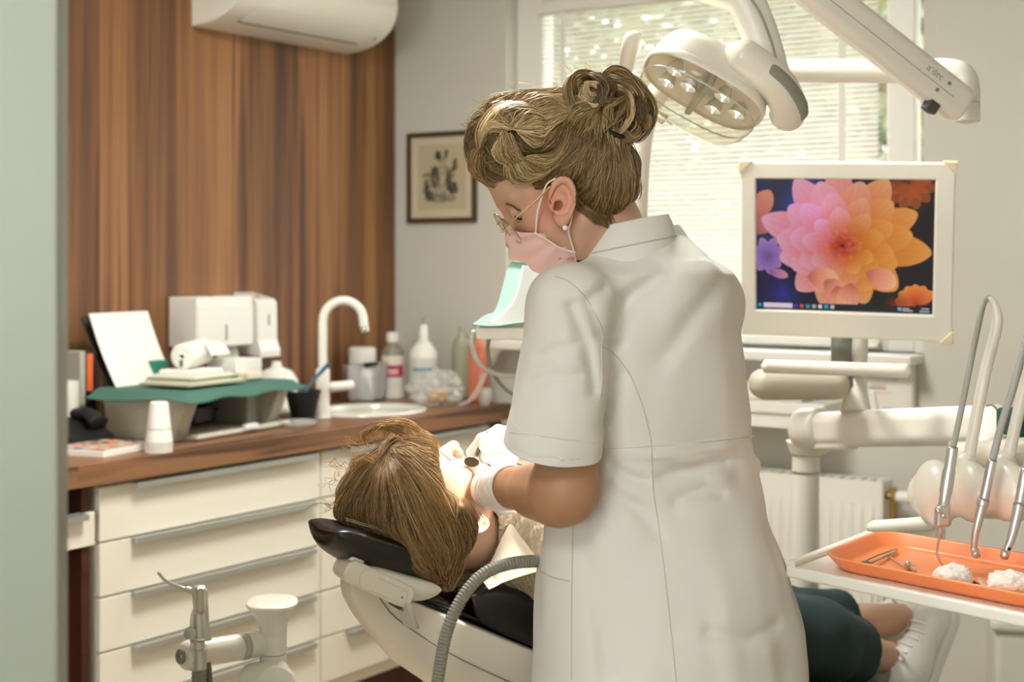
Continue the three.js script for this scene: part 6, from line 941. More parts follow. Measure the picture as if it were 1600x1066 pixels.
    part('ear_loop', tube([edge(0.04), V(-0.1622,1.4808,0.128), V(-0.1538,1.509,0.132), V(-0.1473,1.5221,0.134), V(-0.1361,1.5285,0.137)], 0.0014, 30, 8), M.paper, mp); part('ear_loop', tube([edge(0.96), V(-0.1168,1.4507,0.125), V(-0.1141,1.4629,0.128), V(-0.1114,1.476,0.132)], 0.0014, 20, 8), M.paper, mp);
    part('edge_tape', tube([...Array(9)].map((_, i) => edge(i / 8)), 0.0017, 30, 6), mat('#f8e2de', 0.8), mp);
  }
  // --- glasses
  {
    const gm = mat('#c9a679', 0.2, { metalness: 1 }), nn = V(-0.80, -0.60, 0.0), up = V(-0.60, 0.80, 0).normalize(), out = V(0.18, -0.12, 0.97).normalize();
    const lensC = [V(-0.2019,1.4522,0.095), V(-0.2129,1.4615,0.02)], g0 = new THREE.Group(); g0.name = 'glasses'; D.add(g0);
    for (const c of lensC) { const y2 = out.clone().cross(V(-0.66, 0.75, 0).normalize()), T = basis(V(-0.70, -0.0, 0.0).clone().set(0.55, -0.30, 0.78).normalize(), V(-0.64, 0.77, 0).normalize(), V(-0.6, -0.5, 0.6).normalize(), c); const ex = V(0.28, -0.05, 0.96).normalize(), ey = V(-0.62, 0.78, 0.1).normalize(), ez = ex.clone().cross(ey).normalize(), ey2 = ez.clone().cross(ex); const B = basis(ex, ey2, ez, c); part('rim', new THREE.TorusGeometry(0.0235, 0.0008, 8, 48).applyMatrix4(B), gm, g0); part('lens', new THREE.CylinderGeometry(0.0232, 0.0232, 0.0008, 40).rotateX(PI / 2).applyMatrix4(B), M.clear, g0); }
    part('temple', tube([V(-0.2161,1.4507,0.122), V(-0.2,1.4657,0.128), V(-0.1642,1.4976,0.134), V(-0.1417,1.5182,0.136), V(-0.1245,1.5242,0.13)], 0.0011, 30, 8), gm, g0); part('temple', tube([V(-0.2241,1.4632,-0.01), V(-0.1696,1.5113,-0.03), V(-0.133,1.5288,-0.035)], 0.0011, 20, 8), gm, g0);
    part('bridge', tube([V(-0.2077,1.4632,0.075), V(-0.2117,1.4656,0.058), V(-0.2128,1.468,0.04)], 0.0011, 10, 8), gm, g0); part('hinge', box(-0.003, -0.0025, -0.002, 0.003, 0.0025, 0.002, 0.001).translate(...V(-0.2152,1.4517,0.122).toArray()), gm, g0);
  }
  { const g0 = new THREE.Group(); g0.name = 'earring'; D.add(g0); const gm = mat('#d0a860', 0.2, { metalness: 1 }); part('stud', new THREE.SphereGeometry(0.0022, 12, 8).translate(...V(-0.1209,1.4731,0.134).toArray()), gm, g0); part('hook', tube([V(-0.1209,1.4731,0.135), V(-0.1229,1.4664,0.137), V(-0.1219,1.4598,0.137)], 0.0007, 10, 6), gm, g0); part('pearl', new THREE.SphereGeometry(0.0042, 18, 14).translate(...V(-0.122,1.4561,0.138).toArray()), phys('#f2ede2', 0.2, { clearcoat: 0.8 }), g0); }
  // --- gloved hands
  const chain = (pts, r0, r1) => pts.slice(1).map((p, i) => capsule(pts[i], p, lerp(r0, r1, i / (pts.length - 1)), lerp(r0, r1, (i + 1) / (pts.length - 1))));
  const handR = [[V(-0.2,1.1178,-0.18), V(-0.2235,1.1239,-0.155), V(-0.2508,1.1125,-0.135), V(-0.2687,1.0909,-0.13)], [V(-0.1947,1.0945,-0.16), V(-0.219,1.1089,-0.13), V(-0.2462,1.1034,-0.115)], [V(-0.1978,1.1027,-0.18), V(-0.2264,1.0962,-0.13), V(-0.2421,1.0849,-0.12), V(-0.2328,1.0776,-0.135)], [V(-0.1936,1.0953,-0.17), V(-0.2126,1.0828,-0.12), V(-0.2273,1.0772,-0.115), V(-0.218,1.0723,-0.135)], [V(-0.1871,1.0868,-0.17), V(-0.2021,1.0751,-0.13), V(-0.2137,1.0701,-0.12), V(-0.2064,1.068,-0.135)]];
  const hR = blend([ellipsoid(V(-0.1871,1.1012,-0.175), [0.036, 0.026, 0.022]), capsule(V(-0.1806,1.0947,-0.175), wrR, 0.026, 0.029), ...chain(handR[0], 0.0098, 0.0078), ...chain(handR[1], 0.0115, 0.0095), ...chain(handR[2], 0.0095, 0.0085), ...chain(handR[3], 0.0095, 0.0082), ...chain(handR[4], 0.0085, 0.0075)], 0.006);
  const handL = [[V(-0.2327,1.0616,-0.05), V(-0.2456,1.0616,-0.085), V(-0.2543,1.0625,-0.1), V(-0.262,1.0582,-0.115)], [V(-0.2392,1.0504,-0.07), V(-0.2523,1.0472,-0.105), V(-0.2613,1.0381,-0.13)], [V(-0.2414,1.0385,-0.08), V(-0.2546,1.0309,-0.115), V(-0.2593,1.0215,-0.135)], [V(-0.2372,1.0279,-0.075), V(-0.2481,1.0179,-0.105), V(-0.2506,1.0083,-0.125)], [V(-0.2223,1.0212,-0.035), V(-0.2163,1.0095,-0.05), V(-0.201,1.0049,-0.065)]];
  const hL = blend([ellipsoid(V(-0.2317,1.0432,-0.05), [0.026, 0.033, 0.038], [V(0.75, 0, 0.66), V(0, 1, 0), V(-0.66, 0, 0.75)]), ...chain(handL[0], 0.0098, 0.0078), ...chain(handL[1], 0.0098, 0.008), ...chain(handL[2], 0.0095, 0.008), ...chain(handL[3], 0.009, 0.0075), ...chain(handL[4], 0.0105, 0.0085)], 0.006);
  const gp = (field, cuff, a, b, name) => { const wr = (x, y, z) => { const t = ((x - a.x) * (b.x - a.x) + (y - a.y) * (b.y - a.y) + (z - a.z) * (b.z - a.z)) / a.distanceToSquared(b); return 0.0014 * Math.sin(t * 60 + 5 * noise(x * 50, y * 50, z * 50)) * sstep(1.2, 0.5, t); }; const d = V(b.x - a.x, b.y - a.y, b.z - a.z).normalize(); return (x, y, z) => { const e = (x - a.x) * d.x + (y - a.y) * d.y + (z - a.z) * d.z; const s = Math.max(cuff(x, y, z) + wr(x, y, z), -e); const inn = Math.max(cuff(x, y, z) + 0.0025, e - 0.02); return smax(smin(field(x, y, z), s, 0.01), -inn, 0.001); }; };
  const cuffL = capsule(V(-0.199,1.0584,0.035), V(-0.2348,1.0434,-0.055), 0.0340, 0.031), cuffR = capsule(V(-0.1463,1.091,-0.17), V(-0.1839,1.0969,-0.175), 0.032, 0.029);
  part('glove', nets(gp(hL, cuffL, V(-0.201,1.0577,0.03), V(-0.2348,1.0434,-0.055)), V(-0.30, 1.12 - 0.12, -0.19), V(-0.16, 1.13, 0.08), 0.0022), gloveMat, D, 'left glove at the reclined woman\'s chin');
  for (const [c, b, r] of [[V(-0.199,1.0584,0.035), V(-0.2348,1.0434,-0.055), 0.0335]]) { const dd = b.clone().sub(c).normalize(), x1 = V(0, 1, 0).addScaledVector(dd, -dd.y).normalize(); part('glove_cuff', new THREE.TorusGeometry(r, 0.0022, 10, 44).applyMatrix4(basis(x1, dd.clone().cross(x1), dd, V(-0.201,1.0577,0.03))), gloveMat, D, 'rolled cuff of the left glove'); }
  part('glove', nets(gp(hR, cuffR, V(-0.1517,1.091,-0.17), V(-0.1839,1.0969,-0.175)), V(-0.31, 1.03, -0.25), V(-0.13, 1.16, -0.05), 0.0022), gloveMat, D, 'right glove holding the mirror');
}
{ // mirror in her right hand
  const t = thing('mouth_mirror', 'dark-handled mouth mirror held at the reclined woman\'s lips', 'mirror', V(-1.4158,1.0719,-1.9762));
  wpart('handle', tube([V(-1.3979,1.1225,-2.0003), V(-1.398,1.1053,-1.9821), V(-1.4041,1.0863,-1.978)], q => 0.0042 - 0.0015 * q, 24, 14), mat('#454b45', 0.45), t);
  wpart('mirror_disc', (() => { const c = V(-1.3966,1.0792,-1.9529), g = new THREE.TorusGeometry(0.0135, 0.0014, 10, 36).scale(1, 0.62, 1); return g.rotateZ(-0.15).rotateY(R(34)).translate(c.x, c.y, c.z); })(), M.chrome, t);
  wpart('mirror_glass', (() => { const c = V(-1.3971,1.0791,-1.9537); return new THREE.CylinderGeometry(0.013, 0.013, 0.001, 32).rotateX(PI / 2).scale(1, 0.62, 1).rotateZ(-0.15).rotateY(R(34)).translate(c.x, c.y, c.z); })(), mat('#b59a86', 0.05, { metalness: 1 }), t);
  wpart('neck', tube([V(-1.4041,1.0863,-1.978), V(-1.3928,1.0778,-1.9675), V(-1.3917,1.0727,-1.9586)], 0.0015, 12, 8), M.chrome, t);
}
// ---------- the reclined woman ----------
const PB = { pos: V(-0.559 * 2.45 - 0.829 * 0.05, 0, -0.829 * 2.45 + 0.559 * 0.05), turn: R(34) };
{
  const D = thing('person', 'reclined woman with short blonde hair, beige sweater and white sneakers, lying in the dental chair', 'person', PB.pos, PB.turn);
  const C = V(-0.0888,1.001,0.05), k = V(-0.6, 0.25, 0.76).normalize(), n = V(0.155, 0.967, -0.196).normalize(), r = n.clone().cross(k).normalize(), hd = headField({ jawDrop: 0.008 });
  const HP = (x, y, z) => { const a = x - C.x, b = y - C.y, c = z - C.z; return [a * n.x + b * n.y + c * n.z, a * k.x + b * k.y + c * k.z, a * r.x + b * r.y + c * r.z]; };
  const HW = (F, U, S) => C.clone().addScaledVector(n, F).addScaledVector(k, U).addScaledVector(r, S);
  const head0 = (x, y, z) => { const p = HP(x, y, z); return hd(p[0], p[1], p[2]); };
  const earC = HW(-0.004, -0.028, 0.073), ear = earField(earC, n.clone().multiplyScalar(0.98).addScaledVector(r, 0.2).normalize(), k.clone(), r.clone(), 0.98), earL = earField(HW(-0.004, -0.028, -0.073), n.clone(), k.clone(), r.clone().negate(), 0.98);
  const mouth = capsule(HW(0.093, -0.076, -0.010), HW(0.093, -0.076, 0.010), 0.005, 0.005);
  const base = HW(-0.035, -0.185, 0), neck = capsule(HW(-0.025, -0.06, 0), base, 0.053, 0.058), shR = HW(-0.075, -0.23, 0.145), shL = HW(-0.075, -0.23, -0.145);
  const hip = V(0.36, 0.70, -0.41), kneeR = V(0.69, 0.605, -0.655), kneeL = V(0.63, 0.615, -0.74), ankR = V(0.9119,0.497,-0.91), ankL = V(0.9582,0.5606,-1.02);
  const headAll = (x, y, z) => { let d = smin(head0(x, y, z), neck(x, y, z), 0.03); d = smax(d, -mouth(x, y, z), 0.004); d = smin(d, ear(x, y, z), 0.005); return smin(d, earL(x, y, z), 0.005); };
  const chest = HW(-0.055, -0.36, 0), belly = hip.clone().lerp(chest, 0.35), elR = shR.clone().add(V(0.22, -0.12, -0.14)), elL = shL.clone().add(V(0.13, -0.10, -0.20)), haR = belly.clone().add(V(0.03, 0.14, -0.02)), haL = belly.clone().add(V(-0.02, 0.14, -0.06));
  const torsoF = blend([capsule(base, chest, 0.085, 0.115), capsule(chest, belly, 0.118, 0.11), capsule(belly, hip, 0.11, 0.125), capsule(base, shR, 0.06, 0.058), capsule(base, shL, 0.06, 0.058)], 0.06);
  const arms = blend([capsule(shR, elR, 0.05, 0.042), capsule(elR, haR, 0.04, 0.028), capsule(shL, elL, 0.05, 0.042), capsule(elL, haL, 0.04, 0.028), capsule(haR, haR.clone().add(V(-0.06, 0.0, -0.03)), 0.03, 0.022), capsule(haL, haL.clone().add(V(0.06, 0.0, 0.03)), 0.03, 0.022)], 0.02);
  const shinR = capsule(kneeR, ankR, 0.055, 0.036), shinL = capsule(kneeL, ankL, 0.055, 0.036);
  // feet: heel and toe
  const heelR = V(0.9416,0.4211,-0.89), toeR = V(1.0229,0.6017,-0.93), heelL = V(0.9843,0.5046,-1.05), toeL = V(1.032,0.6604,-1.09);
  const legs = blend([capsule(hip, kneeR, 0.085, 0.06), capsule(hip, kneeL, 0.085, 0.06), shinR, shinL, capsule(ankR, heelR, 0.034, 0.028), capsule(heelR, toeR, 0.028, 0.024), capsule(ankL, heelL, 0.034, 0.028), capsule(heelL, toeL, 0.028, 0.024)], 0.02);
  const skinCol = (x, y, z) => {
    const p = HP(x, y, z), q = fbm(x * 60, y * 60, z * 60, 3) - 0.45; let c = [0.60, 0.36, 0.235]; if (Math.hypot(...p) < 0.2) { c = [0.66, 0.42, 0.30]; const lip = Math.exp(-(Math.pow((p[1] + 0.074) / 0.013, 2) + Math.pow(p[2] / 0.024, 2)) * 1.2) * sstep(0.07, 0.09, p[0]); c = [c[0] - 0.10 * lip, c[1] - 0.19 * lip, c[2] - 0.11 * lip]; const ch = Math.exp(-(Math.pow(p[0] - 0.06, 2) + Math.pow(p[1] + 0.035, 2)) / 0.0009); c[1] -= 0.04 * ch; c[2] -= 0.03 * ch; }
    return c.map((v, i) => v * (1 + 0.12 * q * (i + 1) * 0.5));
  };
  const cutU = -0.14, side = (x, y, z) => HP(x, y, z)[1] - cutU;   // above the cut the head grid, below it the body grid
  const gh = nets((x, y, z) => Math.max(headAll(x, y, z), -side(x, y, z) - 0.010), C.clone().add(V(-0.17, -0.18, -0.21)), C.clone().add(V(0.20, 0.17, 0.16)), 0.0028, skinCol);
  const gb = nets((x, y, z) => Math.max(smin(smin(torsoF(x, y, z) + 0.016, arms(x, y, z), 0.02), smin(legs(x, y, z), neck(x, y, z), 0.02), 0.03), side(x, y, z)), V(-0.30, 0.28, -1.24), V(1.12, 1.05, 0.16), 0.009, skinCol);
  part('body', mergeGeometries([gh, gb]), skinMat, D);
  // sweater with its knit
  const kx = V(0.653, 0, 0.757), ky = V(0.652, -0.51, -0.563);
  const sleeves = blend([capsule(shR, elR, 0.063, 0.056), capsule(elR, haR.clone().lerp(elR, 0.15), 0.054, 0.042), capsule(shL, elL, 0.063, 0.056), capsule(elL, haL.clone().lerp(elL, 0.15), 0.054, 0.042)], 0.02);
  const knit = (x, y, z) => { const a = x * kx.x + z * kx.z + y * 0.35, b = x * ky.x + y * ky.y + z * ky.z, p = 2 * PI / 0.0085; return 0.0016 * Math.cos(a * p) * (0.6 + 0.6 * Math.cos(b * p * 1.5 + Math.cos(a * p) * 1.3)); };
  const sw = (x, y, z) => { const d = smin(smin(torsoF(x, y, z), sleeves(x, y, z), 0.03), 1e3, 0.01) + 0.006 * (noise(x * 14, y * 14, z * 14) - 0.5); return Math.max(d - knit(x, y, z), -(neck(x, y, z) - 0.008), (x - 0.42) * 0.7 + (0.55 - y) * 0.1); };
  const swCol = (x, y, z) => { const q = noise(x * 260, y * 260, z * 260), w = knit(x, y, z) / 0.0016; const c = 0.38 + 0.10 * q + 0.05 * w; return [c * 1.02, c * 0.86, c * 0.60]; };
  part('sweater', nets(sw, V(-0.20, 0.58, -0.62), V(0.48, 1.02, 0.12), 0.0038, swCol), mat('#ffffff', 0.95, { vertexColors: true }), D, 'beige knitted sweater');
  // trousers
  const hemR = kneeR.clone().lerp(ankR, 0.46), hemL = kneeL.clone().lerp(ankL, 0.47), dR = ankR.clone().sub(kneeR).normalize(), dL = ankL.clone().sub(kneeL).normalize();
  const leg = (a, b, c, h, d) => { const f1 = capsule(a, b, 0.11, 0.082), f2 = capsule(b, h.clone().addScaledVector(d, 0.06), 0.082, 0.074); return (x, y, z) => { const w = 0.010 * (noise(x * 16, y * 16, z * 16) - 0.5), s = smin(f1(x, y, z), f2(x, y, z), 0.03) + w, e = (x - h.x) * d.x + (y - h.y) * d.y + (z - h.z) * d.z; let q = Math.max(s, e); return smax(q, -Math.max(f2(x, y, z) + 0.012 + w, -e - 0.08), 0.003); }; };
  const tr = (x, y, z) => { const pel = ellipsoid(hip, [0.15, 0.12, 0.15]); return smin(smin(leg1(x, y, z), leg2(x, y, z), 0.02), pel(x, y, z), 0.04); }; const leg1 = leg(hip, kneeR, ankR, hemR, dR), leg2 = leg(hip, kneeL, ankL, hemL, dL);
  part('trousers', nets(tr, V(0.18, 0.38, -1.08), V(0.98, 0.92, -0.24), 0.006), mat('#1c3436', 0.85), D, 'dark green cropped trousers');
  // socks and sneakers
  const shoe = (ank, heel, toe, lat, name, knee) => {
    const t = toe.clone().sub(heel).normalize(), s = lat.clone().cross(t).normalize(), L = heel.distanceTo(toe);        // s: from ankle towards the sole
    if (s.dot(heel.clone().sub(ank)) < 0) s.negate(); const l = t.clone().cross(s).normalize();
    const at = (a, b, c) => heel.clone().addScaledVector(t, a).addScaledVector(s, b).addScaledVector(l, c);
    const up0 = blend([capsule(at(0.0, -0.016, 0), at(0.06, -0.012, 0), 0.041, 0.042), capsule(at(0.06, -0.010, 0), at(L - 0.03, 0.0, 0), 0.042, 0.036), ball(at(L - 0.015, 0.002, 0), 0.038), capsule(at(0.01, -0.03, 0), at(0.015, -0.075, 0), 0.042, 0.040), capsule(at(0.05, -0.035, 0), at(0.09, -0.02, 0), 0.034, 0.03)], 0.03);
    const P = (x, y, z) => { const d = V(x - heel.x, y - heel.y, z - heel.z); return [d.dot(t), d.dot(s), d.dot(l)]; };
    const upper = (x, y, z) => { const p = P(x, y, z); return smax(smax(up0(x, y, z), p[1] - 0.024, 0.006), -(Math.hypot(p[0] - 0.01, p[2]) - 0.034 + (p[1] + 0.055 > 0 ? 1 : 0)), 0.003); };
    const lo = heel.clone().min(toe).addScalar(-0.12), hi = heel.clone().max(toe).addScalar(0.12);
    const u = part('sneaker', nets((x, y, z) => { const p = P(x, y, z); return Math.max(upper(x, y, z), -0.085 - p[1]); }, lo, hi, 0.0036), phys('#e4e3dc', 0.45, { clearcoat: 0.2 }), D, name);
    const out = z => 0.040 + 0.004 * Math.sin(clamp((z + 0.04) / (L + 0.06), 0, 1) * PI) - 0.006 * Math.exp(-Math.pow((z - 0.09) / 0.04, 2));
    const sole = (x, y, z) => { const p = P(x, y, z), a = clamp(p[0], 0.0, L - 0.012); const d2 = Math.hypot(p[0] - a, p[2]) - out(p[0]); return smax(d2, Math.abs(p[1] - 0.032) - 0.012, 0.006); };
    part('sole', nets(sole, lo, hi, 0.004), mat('#dcdcd6', 0.55), u);
    for (let i = 0; i < 5; i++) { const a = 0.085 + i * 0.019, top = c => { const q = at(a, -0.10, c); return meet(up0, q, s, 0.2).addScaledVector(s, -0.002); }; part('lace', tube([top(-0.026), top(-0.012), top(0), top(0.012), top(0.026)].map(p => p.addScaledVector(s, 0.0022)), [0.0050, 0.0026], 14, 8), M.paper, u); }
    for (const sg of [-1, 1]) { const b = meet(up0, at(0.085, -0.12, 0), s, 0.2).addScaledVector(s, -0.004); part('lace', tube(curve([b, b.clone().addScaledVector(l, sg * 0.026).addScaledVector(s, -0.012), b.clone().addScaledVector(l, sg * 0.040).addScaledVector(t, -0.018), b.clone().addScaledVector(l, sg * 0.018).addScaledVector(t, -0.018), b]), 0.0036, 30, 8), M.paper, u); }
    part('sock', tube([ank.clone().lerp(knee, 0.055), ank.clone().lerp(at(0.012, -0.05, 0), 0.3), ank.clone().lerp(at(0.012, -0.05, 0), 0.6), at(0.012, -0.04, 0)], q => 0.0405 + 0.0015 * Math.sin(q * 22), 20, 20), mat('#d9d9d0', 0.95), D);
  };
  shoe(ankR, heelR, toeR, V(0.35, 0.0, 0.93), 'near white sneaker with its sole turned to the right', kneeR); shoe(ankL, heelL, toeL, V(0.35, 0.0, 0.93), 'far white sneaker crossed behind the near one', kneeL);
  // hair
  const cols = [[0.52, 0.34, 0.15], [0.36, 0.215, 0.08], [0.18, 0.10, 0.036], [0.66, 0.48, 0.25], [0.28, 0.16, 0.058], [0.42, 0.25, 0.09]], gold = [[0.74, 0.51, 0.23], [0.60, 0.35, 0.12], [0.42, 0.22, 0.065]], dark = [[0.12, 0.066, 0.024], [0.20, 0.11, 0.038], [0.08, 0.045, 0.018]];
  const mass0 = blend([ellipsoid(V(-0.1197,1.0323,0.07), [0.108, 0.086, 0.11], [V(0.83, 0.55, 0).normalize(), V(-0.55, 0.83, 0).normalize(), V(0, 0, 1)]), ellipsoid(V(-0.0988,0.9657,0.09), [0.070, 0.070, 0.09]), ellipsoid(V(-0.0312,1.0029,0.115), [0.032, 0.046, 0.030]), ellipsoid(V(-0.1655,1.0201,0.09), [0.058, 0.05, 0.085]), capsule(V(-0.0721,0.9573,0.11), V(-0.0557,0.9021,0.09), 0.04, 0.02), ellipsoid(HW(0.03, 0.045, 0.02), [0.075, 0.06, 0.07])], 0.035);
  const keep = polygon2([V(-0.1183,1.1689,0.09), V(-0.0957,1.1442,0.09), V(-0.0793,1.1176,0.09), V(-0.0731,1.0786,0.09), V(-0.0608,1.0437,0.09), V(-0.0198,1.0232,0.09), V(-0.0023,1.0047,0.09), V(-0.0034,0.9842,0.09), V(-0.0136,0.9534,0.09), V(-0.028,0.9123,0.09), V(-0.0465,0.8775,0.09), V(-0.069,0.8836,0.09), V(-0.0895,0.9103,0.09), V(-0.1162,0.9411,0.09), V(-0.1429,0.9678,0.09), V(-0.1809,0.9862,0.09), V(-0.2373,0.9965,0.09), V(-0.2783,1.015,0.09), V(-0.2783,1.2099,0.09)]);
  const mass = (x, y, z) => smax(mass0(x, y, z) + 0.007 * (noise(x * 34, y * 34, z * 34) - 0.5), keep(x, y) * 0.95, 0.012), place = (p, h) => seat(mass, p, h);
  const hc = (x, y, z) => { const q = noise(x * 70, y * 70, z * 70); return [0.15 + 0.10 * q, 0.082 + 0.055 * q, 0.028 + 0.02 * q]; };
  const G = [nets(mass, C.clone().add(V(-0.20, -0.19, -0.16)), C.clone().add(V(0.14, 0.16, 0.22)), 0.0042, hc)];
  const lay = pts => pts.map(p => { const m = meet(mass, V(p.x, p.y, 0.36), V(0, 0, -1), 0.42); return m.z > -0.05 ? m : seat(mass, V(p.x, p.y, 0.08), 0); });
  seed(909); const fam = (gs, m, o = {}) => G.push(strands(gs.map(lay), m, { colours: cols, place, r: 0.0005, segs: 16, lift: [0.0005, 0.009], wave: 0.0025, ...o }));
  const flowGuides = [];
  fam([[V(-0.152,1.103,0.15), V(-0.184,1.073,0.15), V(-0.205,1.039,0.15), V(-0.214,1.013,0.15)], [V(-0.15,1.102,0.15), V(-0.168,1.05,0.15), V(-0.178,1.01,0.15), V(-0.17,0.989,0.15)], [V(-0.147,1.101,0.15), V(-0.144,1.045,0.15), V(-0.138,0.995,0.15), V(-0.122,0.967,0.15)]], 800, { colours: [...cols, ...dark] });
  fam([[V(-0.147,1.101,0.15), V(-0.135,1.043,0.15), V(-0.118,0.983,0.15), V(-0.082,0.925,0.15)], [V(-0.144,1.103,0.15), V(-0.112,1.04,0.15), V(-0.088,0.975,0.15), V(-0.058,0.907,0.15)], [V(-0.14,1.107,0.15), V(-0.096,1.053,0.15), V(-0.066,0.985,0.15), V(-0.042,0.903,0.15)]], 1000, { colours: [...cols, ...dark, ...gold] });
  fam([[V(-0.14,1.107,0.15), V(-0.094,1.059,0.15), V(-0.064,1.003,0.15), V(-0.038,0.935,0.15)], [V(-0.136,1.111,0.15), V(-0.086,1.077,0.15), V(-0.054,1.029,0.15), V(-0.028,0.979,0.15)], [V(-0.132,1.117,0.15), V(-0.088,1.103,0.15), V(-0.062,1.071,0.15), V(-0.048,1.027,0.15)], [V(-0.126,1.125,0.15), V(-0.098,1.125,0.15), V(-0.07,1.11,0.15), V(-0.06,1.077,0.15)], [V(-0.128,1.133,0.15), V(-0.104,1.139,0.15), V(-0.082,1.133,0.15), V(-0.066,1.117,0.15)]], 1000, { colours: [...gold, ...cols] });
  fam([[V(-0.11,1.131,0.15), V(-0.134,1.137,0.15), V(-0.152,1.123,0.15), V(-0.158,1.099,0.15)], [V(-0.09,1.135,0.15), V(-0.125,1.131,0.15), V(-0.145,1.113,0.15), V(-0.15,1.089,0.15)]], 120, { colours: cols, lift: [0.002, 0.012], wave: 0.004 });
  const loop = (pts, m) => { const b = pts.map(p => p.clone().add(V(0.004, 0.006, 0.01))); G.push(strands([pts, b], m, { colours: gold, r: 0.0007, segs: 24, jitter: 1.4, wave: 0.003 })); };
  loop([V(-0.11,1.125,0.15), V(-0.138,1.139,0.15), V(-0.165,1.144,0.15), V(-0.184,1.133,0.15), V(-0.184,1.119,0.15), V(-0.17,1.112,0.15)], 26); loop([V(-0.1,1.129,0.15), V(-0.128,1.147,0.15), V(-0.156,1.149,0.15), V(-0.172,1.137,0.15), V(-0.166,1.121,0.15)], 20); loop([V(-0.082,1.125,0.15), V(-0.11,1.147,0.15), V(-0.138,1.151,0.15), V(-0.15,1.135,0.15), V(-0.146,1.119,0.15)], 22); loop([V(-0.16,1.095,0.15), V(-0.185,1.1,0.15), V(-0.202,1.087,0.15), V(-0.206,1.067,0.15)], 16);
  for (let i = 0; i < 46; i++) { const a = rr(1.5, 3.6), c = V(-0.1265,1.0355,0.09), e = V(Math.cos(a) * rr(0.10, 0.118), Math.sin(a) * rr(0.09, 0.105), rr(0.0, 0.06)), s = c.clone().add(e); G.push(strands([[s.clone().addScaledVector(e, -0.15), s.clone().add(V(rr(-0.02, 0.02), rr(-0.01, 0.015), 0)), s.clone().add(V(rr(-0.035, 0.02), rr(-0.03, 0.02), 0))]], 1, { colours: gold, r: 0.0005, segs: 12, wave: 0.005 })); }
  G.push(fillHair([[V(-0.152,1.103,0.15), V(-0.184,1.073,0.15), V(-0.205,1.039,0.15), V(-0.214,1.013,0.15)], [V(-0.15,1.102,0.15), V(-0.168,1.05,0.15), V(-0.178,1.01,0.15), V(-0.17,0.989,0.15)], [V(-0.147,1.101,0.15), V(-0.144,1.045,0.15), V(-0.138,0.995,0.15), V(-0.122,0.967,0.15)], [V(-0.147,1.101,0.15), V(-0.135,1.043,0.15), V(-0.118,0.983,0.15), V(-0.082,0.925,0.15)], [V(-0.144,1.103,0.15), V(-0.112,1.04,0.15), V(-0.088,0.975,0.15), V(-0.058,0.907,0.15)], [V(-0.14,1.107,0.15), V(-0.096,1.053,0.15), V(-0.066,0.985,0.15), V(-0.042,0.903,0.15)], [V(-0.14,1.107,0.15), V(-0.094,1.059,0.15), V(-0.064,1.003,0.15), V(-0.038,0.935,0.15)], [V(-0.136,1.111,0.15), V(-0.086,1.077,0.15), V(-0.054,1.029,0.15), V(-0.028,0.979,0.15)], [V(-0.132,1.117,0.15), V(-0.088,1.103,0.15), V(-0.062,1.071,0.15), V(-0.048,1.027,0.15)], [V(-0.126,1.125,0.15), V(-0.098,1.125,0.15), V(-0.07,1.11,0.15), V(-0.06,1.077,0.15)], [V(-0.128,1.133,0.15), V(-0.104,1.139,0.15), V(-0.082,1.133,0.15), V(-0.066,1.117,0.15)]], mass, keep, C.clone().add(V(-0.17, -0.14, -0.12)), C.clone().add(V(0.10, 0.13, 0.18)), 2600, [...cols, ...gold, ...dark], { r: 0.00048 }));
  part('hair', mergeHair(G), hairMat, D, 'straight golden brown hair falling over the headrest');
  part('earring', new THREE.SphereGeometry(0.0042, 16, 12).translate(...HW(-0.004, -0.060, 0.080).toArray()), mat('#d2a54e', 0.2, { metalness: 1 }), D);
  part('eyebrow', tube([0, 0.5, 1].map(q => seat(head0, HW(0.09 - 0.012 * q, 0.019 + 0.004 * Math.sin(q * 3), lerp(0.014, 0.046, q)), 0.0006)), q => [0.0034 * (1 - 0.6 * q), 0.0012], 16, 8), mat('#8a6844', 0.8), D);
  part('eyelashes', tube([0, 0.5, 1].map(q => seat(head0, HW(0.093, -0.011 + 0.003 * Math.abs(q - 0.5), lerp(0.02, 0.042, q)), 0.0006)), 0.0009, 14, 6), mat('#3a2a1c', 0.8), D);
}
{ // paper bib on her chest
  const A = [V(-1.3836,0.8872,-1.9617), V(-1.3794,0.9186,-1.9886), V(-1.3727,0.969,-2.0294), V(-1.3592,0.9252,-2.0987), V(-1.3288,0.8854,-2.1675)], B = [V(-1.3503,0.8805,-1.9359), V(-1.339,0.8876,-1.9556), V(-1.3206,0.8957,-1.9801), V(-1.3096,0.8965,-2.0357), V(-1.2825,0.8592,-2.1022)], ca = curve(A, false, 0.2), cb = curve(B, false, 0.2);
  single('paper_bib', 'creamy paper bib standing folded on the reclined woman\'s chest', 'bib', sheet((u, v) => { const p = ca.getPoint(u).lerp(cb.getPoint(u), v); p.y += 0.006 * Math.sin(v * 3) * (u > 0.2 ? 1 : 0); return p; }, 24, 10, 0.0012), phys('#efe7d2', 0.9, { transmission: 0.25, thickness: 0 }));
}
